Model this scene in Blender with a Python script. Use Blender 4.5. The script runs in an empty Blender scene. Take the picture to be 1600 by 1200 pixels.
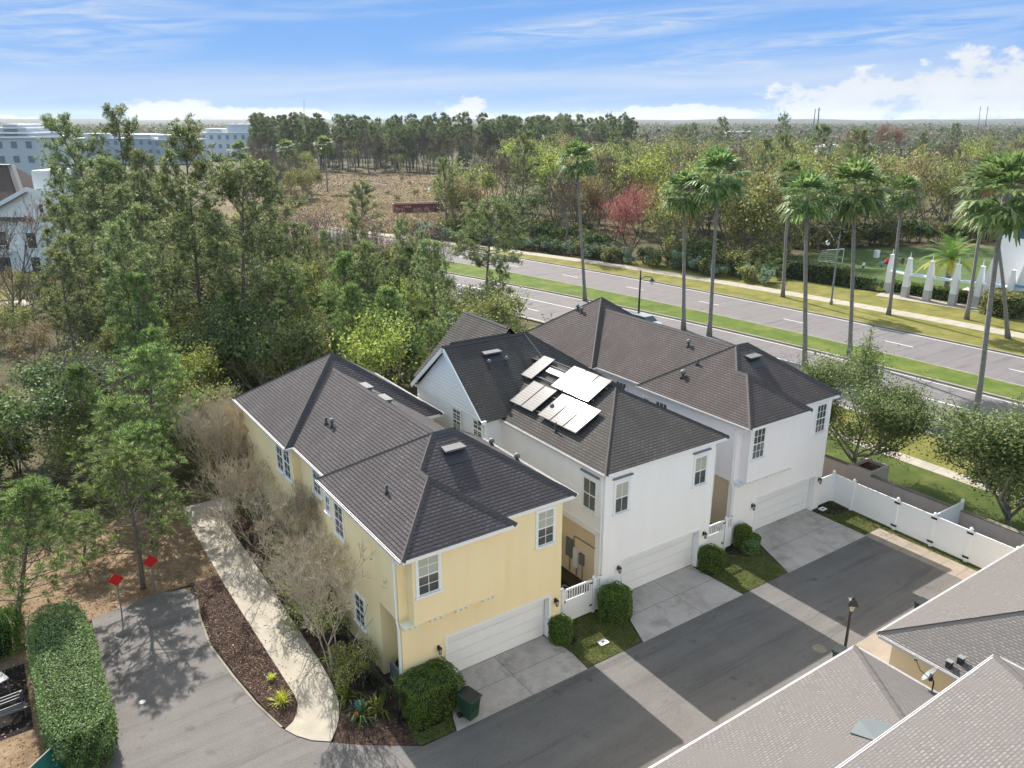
HAZE = 0.00007
SKY_STRENGTH = .15
EXPOSURE = 1.63
SUN = 2.9
LEAF = 1.85
HIGH = (1.36, 1.10, .74)
LOWSKY = [(0.0, (.90, 1.28, 1.88)), (.22, (.72, 1.20, 2.0)), (.5, (.50, 1.03, 2.0)), (1.0, (.38, .88, 1.88))]
CIRRUS = (1.45, 1.65, 1.95)
CLOUD_A = (1.4, 1.55, 1.78)
CLOUD_B = (2.12, 2.14, 2.16)
import bpy, math, random
import numpy as np
from mathutils import Vector, Matrix
R = math.radians
sc = bpy.context.scene
COL = sc.collection
rnd = random.Random(7)

# ---------------------------------------------------------------- camera (measured from the photograph)
F, PITCH, HEAD, CH = 1232.5, R(18.512), R(34.2), 21.71
CX, CY = -12.813, -23.595
cp, sp, chd, shd = math.cos(PITCH), math.sin(PITCH), math.cos(HEAD), math.sin(HEAD)


def ray(px, py):
    a = (px - 800) / F
    b = (600 - py) / F
    x, y, z = a, cp + b * sp, -sp + b * cp
    return (x * chd + y * shd, -x * shd + y * chd, z)


def G(px, py, z=0.0):
    """ground point seen at a place of the 1600x1200 photograph"""
    d = ray(px, py)
    t = (z - CH) / d[2]
    return (CX + d[0] * t, CY + d[1] * t)


def HZ(px, py, base):
    """height of the point seen at (px,py) that stands straight over (about) base"""
    d = ray(px, py)
    fwd = (base[0] - CX) * shd + (base[1] - CY) * chd
    t = fwd / (d[0] * shd + d[1] * chd)
    return CH + d[2] * t


def SIDE(px, py, base):
    """plan point at the same distance as base, seen at (px,py)"""
    d = ray(px, py)
    fwd = (base[0] - CX) * shd + (base[1] - CY) * chd
    t = fwd / (d[0] * shd + d[1] * chd)
    return (CX + d[0] * t, CY + d[1] * t)


cam_d = bpy.data.cameras.new("camera")
cam = bpy.data.objects.new("camera", cam_d)
COL.objects.link(cam)
cam_d.sensor_width = 36.0
cam_d.lens = F / 1600 * 36.0
cam_d.clip_end = 20000
cam_d.clip_start = 0.5
cam.location = (CX, CY, CH)
cam.rotation_euler = (R(90) - PITCH, 0, -HEAD)
sc.camera = cam
sc.render.resolution_x, sc.render.resolution_y = 1024, 768


# ---------------------------------------------------------------- mesh builder
class MB:
    def __init__(s):
        s.v, s.f, s.m, s.uv = [], [], [], []

    def face(s, pts, mat=0, uv=None):
        n = len(s.v)
        s.v += [tuple(p) for p in pts]
        s.f.append(tuple(range(n, n + len(pts))))
        s.m.append(mat)
        s.uv.append(uv)

    def roof(s, pts, mat=0):
        """planar roof face with UV in metres: along the eave, up the slope"""
        P = [Vector(p) for p in pts]
        n = Vector((0, 0, 0))
        for i in range(len(P)):
            a, b = P[i], P[(i + 1) % len(P)]
            n += Vector(((a.y - b.y) * (a.z + b.z), (a.z - b.z) * (a.x + b.x), (a.x - b.x) * (a.y + b.y)))
        n.normalize()
        if n.z < 0:
            P.reverse()
            n = -n
        h = Vector((0, 0, 1)).cross(n)
        h = h.normalized() if h.length > 1e-4 else Vector((1, 0, 0))
        up = n.cross(h)
        s.face(P, mat, [(p.dot(h), p.dot(up)) for p in P])

    def box(s, x0, x1, y0, y1, z0, z1, mat=0):
        n = len(s.v)
        s.v += [(x0, y0, z0), (x1, y0, z0), (x1, y1, z0), (x0, y1, z0), (x0, y0, z1), (x1, y0, z1), (x1, y1, z1), (x0, y1, z1)]
        for q in ((0, 3, 2, 1), (4, 5, 6, 7), (0, 1, 5, 4), (1, 2, 6, 5), (2, 3, 7, 6), (3, 0, 4, 7)):
            s.f.append(tuple(n + i for i in q))
            s.m.append(mat)
            s.uv.append(None)

    def obox(s, p, ax, ay, az, mat=0):
        """box from centre p and three half-axis vectors"""
        p, ax, ay, az = Vector(p), Vector(ax), Vector(ay), Vector(az)
        n = len(s.v)
        for sz in (-1, 1):
            for sx, sy in ((-1, -1), (1, -1), (1, 1), (-1, 1)):
                s.v.append(tuple(p + ax * sx + ay * sy + az * sz))
        for q in ((0, 3, 2, 1), (4, 5, 6, 7), (0, 1, 5, 4), (1, 2, 6, 5), (2, 3, 7, 6), (3, 0, 4, 7)):
            s.f.append(tuple(n + i for i in q))
            s.m.append(mat)
            s.uv.append(None)

    def prism(s, poly, z0, z1, mat=0, side=None):
        side = mat if side is None else side
        k = len(poly)
        a = sum(poly[i][0] * poly[(i + 1) % k][1] - poly[(i + 1) % k][0] * poly[i][1] for i in range(k))
        if a < 0:
            poly = poly[::-1]
        s.face([(p[0], p[1], z1) for p in poly], mat)
        s.face([(p[0], p[1], z0) for p in poly[::-1]], side)
        for i in range(k):
            a, b = poly[i], poly[(i + 1) % k]
            s.face([(a[0], a[1], z0), (b[0], b[1], z0), (b[0], b[1], z1), (a[0], a[1], z1)], side)

    def path(s, pts, rad, n=6, mat=0, cap=True):
        pts = [Vector(p) for p in pts]
        base = len(s.v)
        ref = Vector((0.31, 0.77, 0.55))
        for i, p in enumerate(pts):
            d = (pts[min(i + 1, len(pts) - 1)] - pts[max(i - 1, 0)])
            d = d.normalized() if d.length > 1e-6 else Vector((0, 0, 1))
            a = d.cross(Vector((1, 0, 0)) if abs(d.z) > .8 else Vector((0, 0, 1))).normalized()
            b = d.cross(a)
            r = rad[i] if hasattr(rad, '__len__') else rad
            for k in range(n):
                t = 2 * math.pi * k / n
                s.v.append(tuple(p + (a * math.cos(t) + b * math.sin(t)) * r))
        for i in range(len(pts) - 1):
            for k in range(n):
                q = (base + i * n + k, base + i * n + (k + 1) % n, base + (i + 1) * n + (k + 1) % n, base + (i + 1) * n + k)
                s.f.append(q)
                s.m.append(mat)
                s.uv.append(None)
        if cap:
            s.f.append(tuple(base + k for k in range(n))[::-1])
            s.f.append(tuple(base + (len(pts) - 1) * n + k for k in range(n)))
            s.m += [mat, mat]
            s.uv += [None, None]

    def lathe(s, prof, n=12, mat=0, c=(0, 0, 0)):
        base = len(s.v)
        for r, z in prof:
            for k in range(n):
                t = 2 * math.pi * k / n
                s.v.append((c[0] + r * math.cos(t), c[1] + r * math.sin(t), c[2] + z))
        for i in range(len(prof) - 1):
            for k in range(n):
                s.f.append((base + i * n + k, base + i * n + (k + 1) % n, base + (i + 1) * n + (k + 1) % n, base + (i + 1) * n + k))
                s.m.append(mat)
                s.uv.append(None)
        s.f.append(tuple(base + k for k in range(n))[::-1])
        s.f.append(tuple(base + (len(prof) - 1) * n + k for k in range(n)))
        s.m += [mat, mat]
        s.uv += [None, None]

    def mesh(s, name, mats, smooth=False):
        me = bpy.data.meshes.new(name)
        me.from_pydata(s.v, [], s.f)
        for m in (mats if isinstance(mats, (list, tuple)) else [mats]):
            me.materials.append(m)
        me.polygons.foreach_set('material_index', s.m)
        if any(u is not None for u in s.uv):
            lay = me.uv_layers.new(name='UVMap')
            flat = []
            for f, u in zip(s.f, s.uv):
                for i in range(len(f)):
                    flat += list(u[i]) if u else [0.0, 0.0]
            lay.data.foreach_set('uv', flat)
        if smooth:
            me.polygons.foreach_set('use_smooth', [True] * len(s.f))
        me.update()
        return me

    def build(s, name, mats, parent=None, loc=None, smooth=False):
        return obj(name, s.mesh(name, mats, smooth), parent, loc)


def obj(name, me, parent=None, loc=None):
    o = bpy.data.objects.new(name, me)
    COL.objects.link(o)
    if parent is not None:
        o.parent = parent
    if loc is not None:
        o.location = loc
    return o


def tag(o, label=None, cat=None, group=None, kind=None):
    for k, val in (('label', label), ('category', cat), ('group', group), ('kind', kind)):
        if val:
            o[k] = val
    return o


def empty(name, loc=(0, 0, 0), rz=0.0):
    o = bpy.data.objects.new(name, None)
    COL.objects.link(o)
    o.empty_display_size = .2
    o.location = loc
    o.rotation_euler = (0, 0, rz)
    return o


def copy_tree(o, parent=None):
    c = o.copy()
    COL.objects.link(c)
    if parent is not None:
        c.parent = parent
        c.matrix_parent_inverse = o.matrix_parent_inverse
    for ch in list(o.children):
        copy_tree(ch, c)
    return c


# ---------------------------------------------------------------- materials
class NT:
    def __init__(s, name):
        s.m = bpy.data.materials.new(name)
        s.m.use_nodes = True
        s.t = s.m.node_tree
        s.n, s.l = s.t.nodes, s.t.links
        s.b = s.n['Principled BSDF']
        s.b.inputs['Roughness'].default_value = .85

    def node(s, typ, **kw):
        nd = s.n.new(typ)
        for k, val in kw.items():
            if k.startswith('i_'):
                key = k[2:]
                key = int(key) if key.isdigit() else key.replace('_', ' ')
                if isinstance(val, bpy.types.NodeSocket):
                    s.l.new(val, nd.inputs[key])
                else:
                    nd.inputs[key].default_value = val
            else:
                setattr(nd, k, val)
        return nd

    def coord(s, which='Object'):
        return s.node('ShaderNodeTexCoord').outputs[which]

    def wpos(s):
        return s.node('ShaderNodeNewGeometry').outputs['Position']

    def noise(s, vec, scale, detail=5, rough=.6):
        n = s.node('ShaderNodeTexNoise', i_Scale=scale, i_Detail=detail, i_Roughness=rough)
        s.l.new(vec, n.inputs['Vector'])
        return n.outputs['Fac']

    def ramp(s, fac, stops):
        r = s.node('ShaderNodeValToRGB')
        e = r.color_ramp.elements
        while len(e) < len(stops):
            e.new(.5)
        for el, (p, c) in zip(e, stops):
            el.position = p
            el.color = (*c, 1) if len(c) == 3 else c
        s.l.new(fac, r.inputs[0])
        return r.outputs[0]

    def mix(s, fac, a, b, mode='MIX'):
        m = s.node('ShaderNodeMix', data_type='RGBA', blend_type=mode)
        for idx, val in ((0, fac), (6, a), (7, b)):
            if isinstance(val, bpy.types.NodeSocket):
                s.l.new(val, m.inputs[idx])
            else:
                m.inputs[idx].default_value = val if idx == 0 else (*val, 1)
        return m.outputs[2]

    def math(s, op, a, b=0.0, c=None, clamp=False):
        m = s.node('ShaderNodeMath', operation=op, use_clamp=clamp)
        for i, val in enumerate((a, b, c)):
            if val is None:
                continue
            if isinstance(val, bpy.types.NodeSocket):
                s.l.new(val, m.inputs[i])
            else:
                m.inputs[i].default_value = val
        return m.outputs[0]

    def mapping(s, vec, scale=(1, 1, 1), rot=(0, 0, 0)):
        m = s.node('ShaderNodeMapping')
        m.inputs['Scale'].default_value = scale
        m.inputs['Rotation'].default_value = rot
        s.l.new(vec, m.inputs['Vector'])
        return m.outputs[0]

    def bump(s, h, strength=.3, dist=.02):
        b = s.node('ShaderNodeBump', i_Strength=strength, i_Distance=dist)
        s.l.new(h, b.inputs['Height'])
        s.l.new(b.outputs[0], s.b.inputs['Normal'])

    def color(s, c):
        if isinstance(c, bpy.types.NodeSocket):
            s.l.new(c, s.b.inputs['Base Color'])
        else:
            s.b.inputs['Base Color'].default_value = (*c, 1)

    def set(s, **kw):
        for k, val in kw.items():
            s.b.inputs[k.replace('_', ' ')].default_value = val


def C(r, g, b):
    f = lambda x: (x / 255 / 12.92) if x / 255 <= .04045 else ((x / 255 + .055) / 1.055) ** 2.4
    return (f(r), f(g), f(b))


def plain(name, c, rough=.6, metal=0.0, var=.12, scale=1.5):
    t = NT(name)
    n = t.noise(t.coord(), scale, 4)
    t.color(t.mix(t.math('MULTIPLY', n, var * 2, clamp=True), c, tuple(x * .6 for x in c)))
    t.set(Roughness=rough, Metallic=metal)
    return t.m


def stucco(name, c, stain=.25):
    t = NT(name)
    o = t.wpos()
    big = t.noise(o, .35, 5, .65)
    streak = t.noise(t.mapping(o, (2.2, 2.2, .25)), 1.0, 4)
    f = t.math('MULTIPLY', t.math('SUBTRACT', t.math('ADD', big, streak), .85, clamp=True), stain * 2, clamp=True)
    t.color(t.mix(f, c, tuple(x * q for x, q in zip(c, (.72, .70, .68)))))
    t.bump(t.noise(o, 22, 3), .12, .01)
    t.set(Roughness=.9)
    return t.m


def shingle(name, c1, c2, stain, rowh=.155, lines=.45, bw=.26, rowdark=.8):
    t = NT(name)
    uv = t.node('ShaderNodeUVMap').outputs[0]
    b = t.node('ShaderNodeTexBrick', offset=.5, i_Color1=(*c1, 1), i_Color2=(*c2, 1), i_Mortar=(*[x * lines for x in c1], 1),
               i_Scale=1.0, i_Mortar_Size=.03, i_Mortar_Smooth=.3, i_Bias=-.1, i_Brick_Width=bw, i_Row_Height=rowh)
    # slightly wandering courses
    w = t.noise(uv, 1.3, 3)
    off = t.node('ShaderNodeVectorMath', operation='MULTIPLY_ADD', i_1=(.05, .05, 0), i_2=(0, 0, 0))
    t.l.new(t.node('ShaderNodeCombineXYZ', i_0=w, i_1=w).outputs[0], off.inputs[0])
    add = t.node('ShaderNodeVectorMath', operation='ADD')
    t.l.new(uv, add.inputs[0])
    t.l.new(off.outputs[0], add.inputs[1])
    t.l.new(add.outputs[0], b.inputs['Vector'])
    sy = t.node('ShaderNodeSeparateXYZ')
    t.l.new(add.outputs[0], sy.inputs[0])
    row = t.math('FRACT', t.math('DIVIDE', sy.outputs[1], rowh))
    edge_ = t.math('MULTIPLY', t.math('SUBTRACT', .34, row, clamp=True), 4.2, clamp=True)
    sp_ = t.noise(t.mapping(uv, (.5, .12, 1)), 2.0, 5, .7)
    blot = t.noise(uv, .45, 5, .7)
    f = t.math('MULTIPLY', t.math('SUBTRACT', t.math('ADD', sp_, blot), .90, clamp=True), 4.2, clamp=True)
    gr = t.noise(uv, 38, 2, .7)
    c = t.mix(f, b.outputs['Color'], stain)
    c = t.mix(t.math('MULTIPLY', edge_, rowdark), c, tuple(x * .25 for x in stain))  # shadow line along each course painted into the colour
    c = t.mix(t.math('MULTIPLY', gr, .55), c, tuple(x * 1.55 for x in c2))
    t.color(c)
    t.bump(t.math('SUBTRACT', 1.0, t.math('MAXIMUM', edge_, b.outputs['Fac'])), .9, .04)
    t.set(Roughness=.92)
    t.b.inputs['Specular IOR Level'].default_value = .25
    return t.m


def leafmat(name, cols, trans=.28, vary=.35, rough=.55):
    """foliage: every leaf its own tone, every plant a slightly different one"""
    t = NT(name)
    g = t.node('ShaderNodeNewGeometry')
    k = len(cols) - 1
    cols = [tuple(min(.8, x * LEAF) for x in c_) for c_ in cols]
    trans = min(.5, trans + .1)
    c = t.ramp(g.outputs['Random Per Island'], [(i / k if k else 0, c_) for i, c_ in enumerate(cols)])
    oi = t.node('ShaderNodeObjectInfo').outputs['Random']
    h = t.node('ShaderNodeHueSaturation', i_Saturation=1.0)
    t.l.new(t.math('MULTIPLY_ADD', oi, .03, .485), h.inputs['Hue'])
    t.l.new(t.math('MULTIPLY_ADD', oi, vary, 1 - vary / 2), h.inputs['Value'])
    t.l.new(c, h.inputs['Color'])
    t.color(h.outputs[0])
    t.set(Roughness=rough)
    t.b.inputs['Specular IOR Level'].default_value = .3
    tr = t.node('ShaderNodeBsdfTranslucent')
    t.l.new(h.outputs[0], tr.inputs[0])
    mx = t.node('ShaderNodeMixShader', i_0=trans)
    t.l.new(t.b.outputs[0], mx.inputs[1])
    t.l.new(tr.outputs[0], mx.inputs[2])
    t.l.new(mx.outputs[0], t.n['Material Output'].inputs['Surface'])
    return t.m


def ground(name, stops, scale, rough=.95, fine=14, bump=.4, bdist=.04, fineamt=.35, detail=7):
    t = NT(name)
    o = t.wpos()
    n = t.noise(o, scale, detail, .65)
    c = t.ramp(n, stops)
    f = t.noise(o, fine, 4, .7)
    c = t.mix(t.math('MULTIPLY', t.math('SUBTRACT', f, .35, clamp=True), fineamt * 4, clamp=True), c, tuple(x * .45 for x in stops[0][1]))
    t.color(c)
    t.bump(f, bump, bdist)
    t.set(Roughness=rough)
    t.b.inputs['Specular IOR Level'].default_value = .2
    return t


M = {}
M['stucco_yellow'] = stucco('yellow_stucco', (.90, .74, .45), .2)
M['stucco_tan'] = stucco('tan_stucco', (.80, .67, .46))
M['stucco_beige'] = stucco('beige_stucco', (.86, .72, .52))
M['stucco_white'] = stucco('white_stucco', (.90, .88, .88), .16)
M['stucco_pale'] = stucco('pale_stucco', (.88, .84, .85), .16)
M['stucco_pink'] = stucco('pinkish_stucco', (.58, .47, .42), .5)
M['gutter'] = plain('white_gutter', (.62, .60, .60), .6, 0, .35, 3)
M['trim'] = plain('white_trim', (.84, .84, .84), .5, 0, .06)
M['vinyl'] = plain('white_vinyl', (.86, .86, .88), .4, 0, .05)
M['door'] = plain('garage_door_white', (.84, .83, .84), .45, 0, .06)
M['siding'] = plain('white_siding', (.84, .85, .87), .6, 0, .08)
M['roof_grey'] = shingle('grey_shingle', (.060, .052, .056), (.108, .095, .10), (.036, .030, .032))
M['roof_brown'] = shingle('brown_grey_shingle', (.070, .058, .058), (.115, .097, .095), (.042, .032, .031))
M['roof_dark'] = shingle('weathered_shingle', (.060, .053, .050), (.108, .096, .09), (.034, .029, .026))
M['roof_light'] = shingle('light_shingle', (.095, .087, .086), (.19, .175, .17), (.085, .075, .074), .115, .55, .19, .35)
M['cap'] = plain('ridge_cap_shingle', (.09, .081, .08), .9, 0, .4, 4)
M['cap_dark'] = plain('ridge_cap_dark', (.07, .063, .06), .9, 0, .4, 4)
M['metal_dark'] = plain('dark_metal', (.03, .03, .032), .5, .3)
M['metal_grey'] = plain('grey_metal', (.20, .205, .21), .6, .1)
M['vent'] = plain('dark_vent_metal', (.035, .037, .042), .5, .2)
M['ventcap'] = plain('vent_cap_metal', (.13, .13, .132), .7, 0)
M['black'] = plain('black_iron', (.012, .012, .013), .5)
M['rust'] = plain('weathered_panel', (.11, .115, .12), .5, .1)
M['corbel'] = plain('cream_corbel', (.80, .76, .62), .7)


def glassmat(name, c, stripe=None):
    t = NT(name)
    if stripe:
        w = t.node('ShaderNodeTexWave', wave_type='BANDS', bands_direction='Z', i_Scale=5.0, i_Distortion=.4)
        t.l.new(t.wpos(), w.inputs['Vector'])
        t.color(t.mix(w.outputs['Fac'], c, stripe))
    else:
        n = t.noise(t.wpos(), 1.3, 2)
        t.color(t.mix(n, c, tuple(x * .4 for x in c)))
    t.set(Roughness=.08)
    t.b.inputs['Coat Weight'].default_value = .6
    t.b.inputs['Coat Roughness'].default_value = .03
    return t.m


M['pane_dark'] = glassmat('dark_pane', (.10, .115, .11))
M['pane_blind'] = glassmat('pane_with_blind', (.42, .45, .38), (.34, .37, .31))
M['pane_far'] = glassmat('far_pane', (.05, .07, .09))
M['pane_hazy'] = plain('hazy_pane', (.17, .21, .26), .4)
M['far_wall'] = plain('hazy_far_wall', (.50, .55, .61), .8)  # white wall with distance haze put into its colour
M['far_wall_blue'] = plain('hazy_blue_grey_wall', (.38, .44, .51), .8)  # distance haze and front shade put into the wall colour
M['pane_blue'] = glassmat('blue_pane', (.10, .17, .27))

t = NT('solar_glass')
w = t.node('ShaderNodeTexBrick', offset=0, i_Color1=(.03, .032, .042, 1), i_Color2=(.036, .038, .05, 1), i_Mortar=(.19, .19, .20, 1), i_Scale=1.0,
           i_Mortar_Size=.011, i_Brick_Width=.165, i_Row_Height=.165)
t.l.new(t.coord(), w.inputs['Vector'])
t.color(w.outputs['Color'])
t.set(Roughness=.6)
t.b.inputs['Specular IOR Level'].default_value = .25
t.b.inputs['Coat Weight'].default_value = .3
t.b.inputs['Coat Roughness'].default_value = .06
M['solar'] = t.m
M['solar_frame'] = plain('solar_frame_metal', (.10, .10, .105), .8)

# ground sheets
M['forest_floor'] = ground('forest_floor', [(.3, (.045, .050, .022)), (.5, (.085, .075, .035)), (.7, (.16, .125, .07))], .35, fine=5, bump=.8, bdist=.1).m
M['litter'] = ground('pine_litter', [(.3, (.13, .085, .05)), (.5, (.24, .165, .10)), (.7, (.34, .25, .16))], .8, fine=9, bump=.8, bdist=.06).m
M['mulch'] = ground('brown_mulch', [(.3, (.04, .024, .019)), (.5, (.085, .050, .038)), (.68, (.18, .115, .085))], 3.5, fine=9, bump=1, bdist=.12, fineamt=.6).m
M['dark_mulch'] = ground('dark_mulch', [(.3, (.012, .010, .011)), (.7, (.04, .03, .03))], 3, fine=26, bump=1, bdist=.05).m
M['lawn'] = ground('lawn_grass', [(.3, (.045, .075, .014)), (.5, (.085, .115, .022)), (.7, (.17, .165, .05))], .45, fine=17, bump=.9, bdist=.06, fineamt=.4).m
M['lawn_dry'] = ground('dry_verge_grass', [(.3, (.10, .115, .022)), (.5, (.18, .17, .04)), (.7, (.27, .22, .075))], .4, fine=15, bump=.9, bdist=.06, fineamt=.3).m
M['lawn_green'] = ground('median_grass', [(.3, (.06, .10, .016)), (.5, (.10, .145, .022)), (.72, (.20, .205, .05))], .35, fine=15, bump=.9, bdist=.06, fineamt=.35).m
M['patch_lawn'] = ground('patchy_lawn', [(.3, (.035, .055, .014)), (.5, (.09, .105, .028)), (.68, (.20, .145, .07))], 1.6, fine=8, bump=1, bdist=.08, fineamt=.5).m
M['turf'] = ground('sports_turf', [(.3, (.055, .09, .026)), (.7, (.10, .145, .045))], .2, fine=8, bump=.4).m
M['field_grass'] = ground('dry_field_grass', [(.25, (.07, .052, .036)), (.42, (.125, .085, .052)), (.55, (.18, .13, .068)), (.65, (.225, .165, .06)), (.78, (.21, .165, .11))], .05, fine=1.2, bump=1, bdist=.3, fineamt=.35, detail=9).m
tc_ = ground('drive_concrete', [(.3, (.36, .30, .27)), (.5, (.48, .42, .385)), (.7, (.55, .495, .455))], .6, fine=12, bump=.2, bdist=.01, fineamt=.16, rough=.85)
o_ = tc_.wpos()
stn = tc_.noise(o_, .55, 6, .72)
cc_ = tc_.b.inputs['Base Color'].links[0].from_socket
tc_.color(tc_.mix(tc_.math('MULTIPLY', tc_.math('SUBTRACT', stn, .53, clamp=True), 4.0, clamp=True), cc_, (.20, .165, .15)))
M['concrete'] = tc_.m
M['joint'] = plain('dark_joint', (.12, .10, .095), .9)
M['sidewalk'] = ground('sidewalk_concrete', [(.3, (.30, .265, .215)), (.7, (.40, .36, .30))], 1.2, fine=30, bump=.2, bdist=.01, fineamt=.12, rough=.85).m
M['kerb'] = ground('kerb_concrete', [(.3, (.20, .18, .14)), (.7, (.31, .285, .235))], .6, fine=20, bump=.2, bdist=.01).m
M['paint'] = plain('road_paint', (.78, .78, .76), .7, 0, .3, 3)


def asphalt(name, a, b, spots):
    t = NT(name)
    o = t.wpos()
    n = t.noise(o, .45, 7, .72)
    lane = t.noise(t.mapping(o, (.05, 1.1, 1)), 1.0, 4, .6)
    c = t.ramp(t.math('MULTIPLY', t.math('ADD', n, lane), .5), [(.36, a), (.62, b)])
    g = t.noise(o, 15, 3, .85)
    c = t.mix(t.math('MULTIPLY', t.math('SUBTRACT', g, .52, clamp=True), 2.2, clamp=True), c, spots)
    c = t.mix(t.math('MULTIPLY', t.math('SUBTRACT', .46, g, clamp=True), 2.5, clamp=True), c, tuple(x * .6 for x in a))
    spot = t.noise(o, 1.15, 2, .5)
    c = t.mix(t.math('MULTIPLY', t.math('SUBTRACT', spot, .66, clamp=True), 7.0, clamp=True), c, tuple(x * .55 for x in a))
    st = t.noise(t.mapping(o, (.12, 1.6, 1)), .8, 5, .7)
    c = t.mix(t.math('MULTIPLY', t.math('SUBTRACT', st, .53, clamp=True), 5.0, clamp=True), c, tuple(x * .62 for x in a))
    t.color(c)
    t.bump(g, .15, .006)
    t.set(Roughness=.9)
    return t.m


M['asphalt'] = asphalt('alley_asphalt', (.075, .07, .07), (.11, .102, .10), (.30, .28, .27))
M['asphalt_pale'] = asphalt('sunbleached_asphalt', (.10, .091, .087), (.145, .133, .127), (.25, .23, .215))
M['asphalt_road'] = asphalt('road_asphalt', (.115, .104, .106), (.155, .142, .144), (.22, .205, .205))

# foliage
M['needle'] = leafmat('pine_needles', [(.02, .036, .014), (.055, .078, .03), (.12, .15, .058), (.26, .28, .14)], .36)  # palest stop puts the lit tuft edges into the colour
M['needle_young'] = leafmat('young_pine_needles', [(.018, .040, .012), (.048, .085, .024), (.11, .155, .045), (.24, .28, .11)], .36)
M['needle_far'] = leafmat('distant_pine_needles', [(.040, .055, .026), (.075, .10, .044), (.125, .15, .065), (.16, .17, .085)], .2)
M['leaf_olive'] = leafmat('olive_leaves', [(.04, .055, .016), (.085, .10, .03), (.155, .165, .05), (.24, .22, .085)], .3)
M['leaf_dark'] = leafmat('dark_green_leaves', [(.016, .030, .011), (.035, .06, .02), (.07, .10, .033), (.12, .145, .055)], .25)
M['leaf_bright'] = leafmat('bright_green_leaves', [(.05, .075, .014), (.10, .135, .024), (.18, .21, .045), (.28, .28, .08)], .35)
M['leaf_oak'] = leafmat('oak_leaves', [(.022, .050, .015), (.055, .098, .028), (.115, .165, .05), (.22, .215, .10)], .3)
M['leaf_brown'] = leafmat('tan_winter_leaves', [(.07, .05, .026), (.115, .085, .042), (.155, .125, .06), (.14, .135, .05)], .3)
M['leaf_rust'] = leafmat('rusty_winter_leaves', [(.075, .03, .022), (.12, .052, .034), (.15, .08, .05)], .3)
M['leaf_red'] = leafmat('red_maple_buds', [(.09, .022, .025), (.17, .045, .048), (.26, .105, .10)], .3, .1)
M['leaf_pink'] = leafmat('pinkish_buds', [(.24, .13, .12), (.34, .21, .19), (.40, .28, .22)], .3)
M['leaf_grey'] = leafmat('silvery_saltbush_leaves', [(.07, .11, .07), (.12, .165, .11), (.19, .23, .17)], .25)
M['hedge'] = leafmat('hedge_leaves', [(.014, .034, .006), (.04, .08, .011), (.085, .14, .02), (.15, .20, .04)], .2)
M['hedge_pale'] = leafmat('pale_hedge_leaves', [(.022, .042, .012), (.055, .088, .024), (.10, .14, .045), (.19, .22, .10)], .2)  # paler leaf tones than the other hedges
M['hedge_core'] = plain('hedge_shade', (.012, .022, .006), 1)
M['palm'] = leafmat('palm_fan_leaves', [(.03, .06, .018), (.075, .115, .035), (.17, .20, .08)], .35, .25, .48)
M['palm_dead'] = leafmat('dry_palm_leaves', [(.22, .14, .06), (.34, .24, .12)], .3)
M['palm_date'] = leafmat('date_palm_leaflets', [(.03, .07, .012), (.07, .12, .02), (.14, .18, .035)], .3)
M['palm_yellow'] = leafmat('yellowing_leaflets', [(.20, .17, .015), (.30, .25, .02)], .3)
M['tuft'] = leafmat('yellow_grass_blades', [(.22, .25, .03), (.42, .40, .06)], .3)


def bark(name, a, b, m=(4, 4, .8)):
    t = NT(name)
    n = t.noise(t.mapping(t.coord(), m), 2, 5)
    t.color(t.mix(n, a, b))
    t.bump(n, .6, .03)
    return t.m


M['bark_pine'] = bark('pine_bark', (.10, .075, .062), (.21, .165, .14))
M['bark_grey'] = bark('grey_bark', (.095, .082, .07), (.22, .195, .17))
M['bark_dark'] = bark('dark_bark', (.05, .042, .036), (.12, .10, .085))
M['bark_tan'] = bark('tan_twigs', (.30, .25, .185), (.50, .43, .33))
M['bark_palm'] = bark('palm_trunk', (.11, .095, .085), (.33, .30, .27), (1.2, 1.2, 2.6))
# ---------------------------------------------------------------- plants: meshes
def rvec(r):
    while True:
        v = Vector((r.uniform(-1, 1), r.uniform(-1, 1), r.uniform(-1, 1)))
        if .05 < v.length < 1:
            return v.normalized()


def leaf(mb, r, p, size, mat=0, up=.35, asp=.6):
    """one folded leaf: a small four-cornered face"""
    n = rvec(r)
    n.z = abs(n.z) + up
    n.normalize()
    a = n.cross(rvec(r))
    if a.length < .05:
        a = n.orthogonal()
    a.normalize()
    b = n.cross(a)
    a *= size * r.uniform(.7, 1.2)
    b *= size * asp * r.uniform(.7, 1.2)
    p = Vector(p)
    mb.face([p - a, p - b * .9 + n * size * .12, p + a, p + b * .9 + n * size * .12], mat)


def tuft(mb, r, p, d, length, width, n, mat=0, spread=1.0):
    """brush of pine needles at the end of a twig"""
    d = Vector(d).normalized()
    p = Vector(p)
    for _ in range(n):
        q = (d + rvec(r) * spread).normalized()
        L = length * r.uniform(.65, 1.1)
        s = q.cross(rvec(r))
        if s.length < .05:
            continue
        s = s.normalized() * width
        b = p + q * L * .08
        m = p + q * L * .6
        e = p + q * L + Vector((0, 0, -L * .12))
        mb.face([b, m + s, e, m - s], mat)


def bend(r, p, d, L, n, jit, lift):
    pts = [Vector(p)]
    d = Vector(d).normalized()
    for i in range(n):
        d = (d + rvec(r) * jit + Vector((0, 0, lift))).normalized()
        pts.append(pts[-1] + d * (L / n))
    return pts, d


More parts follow.
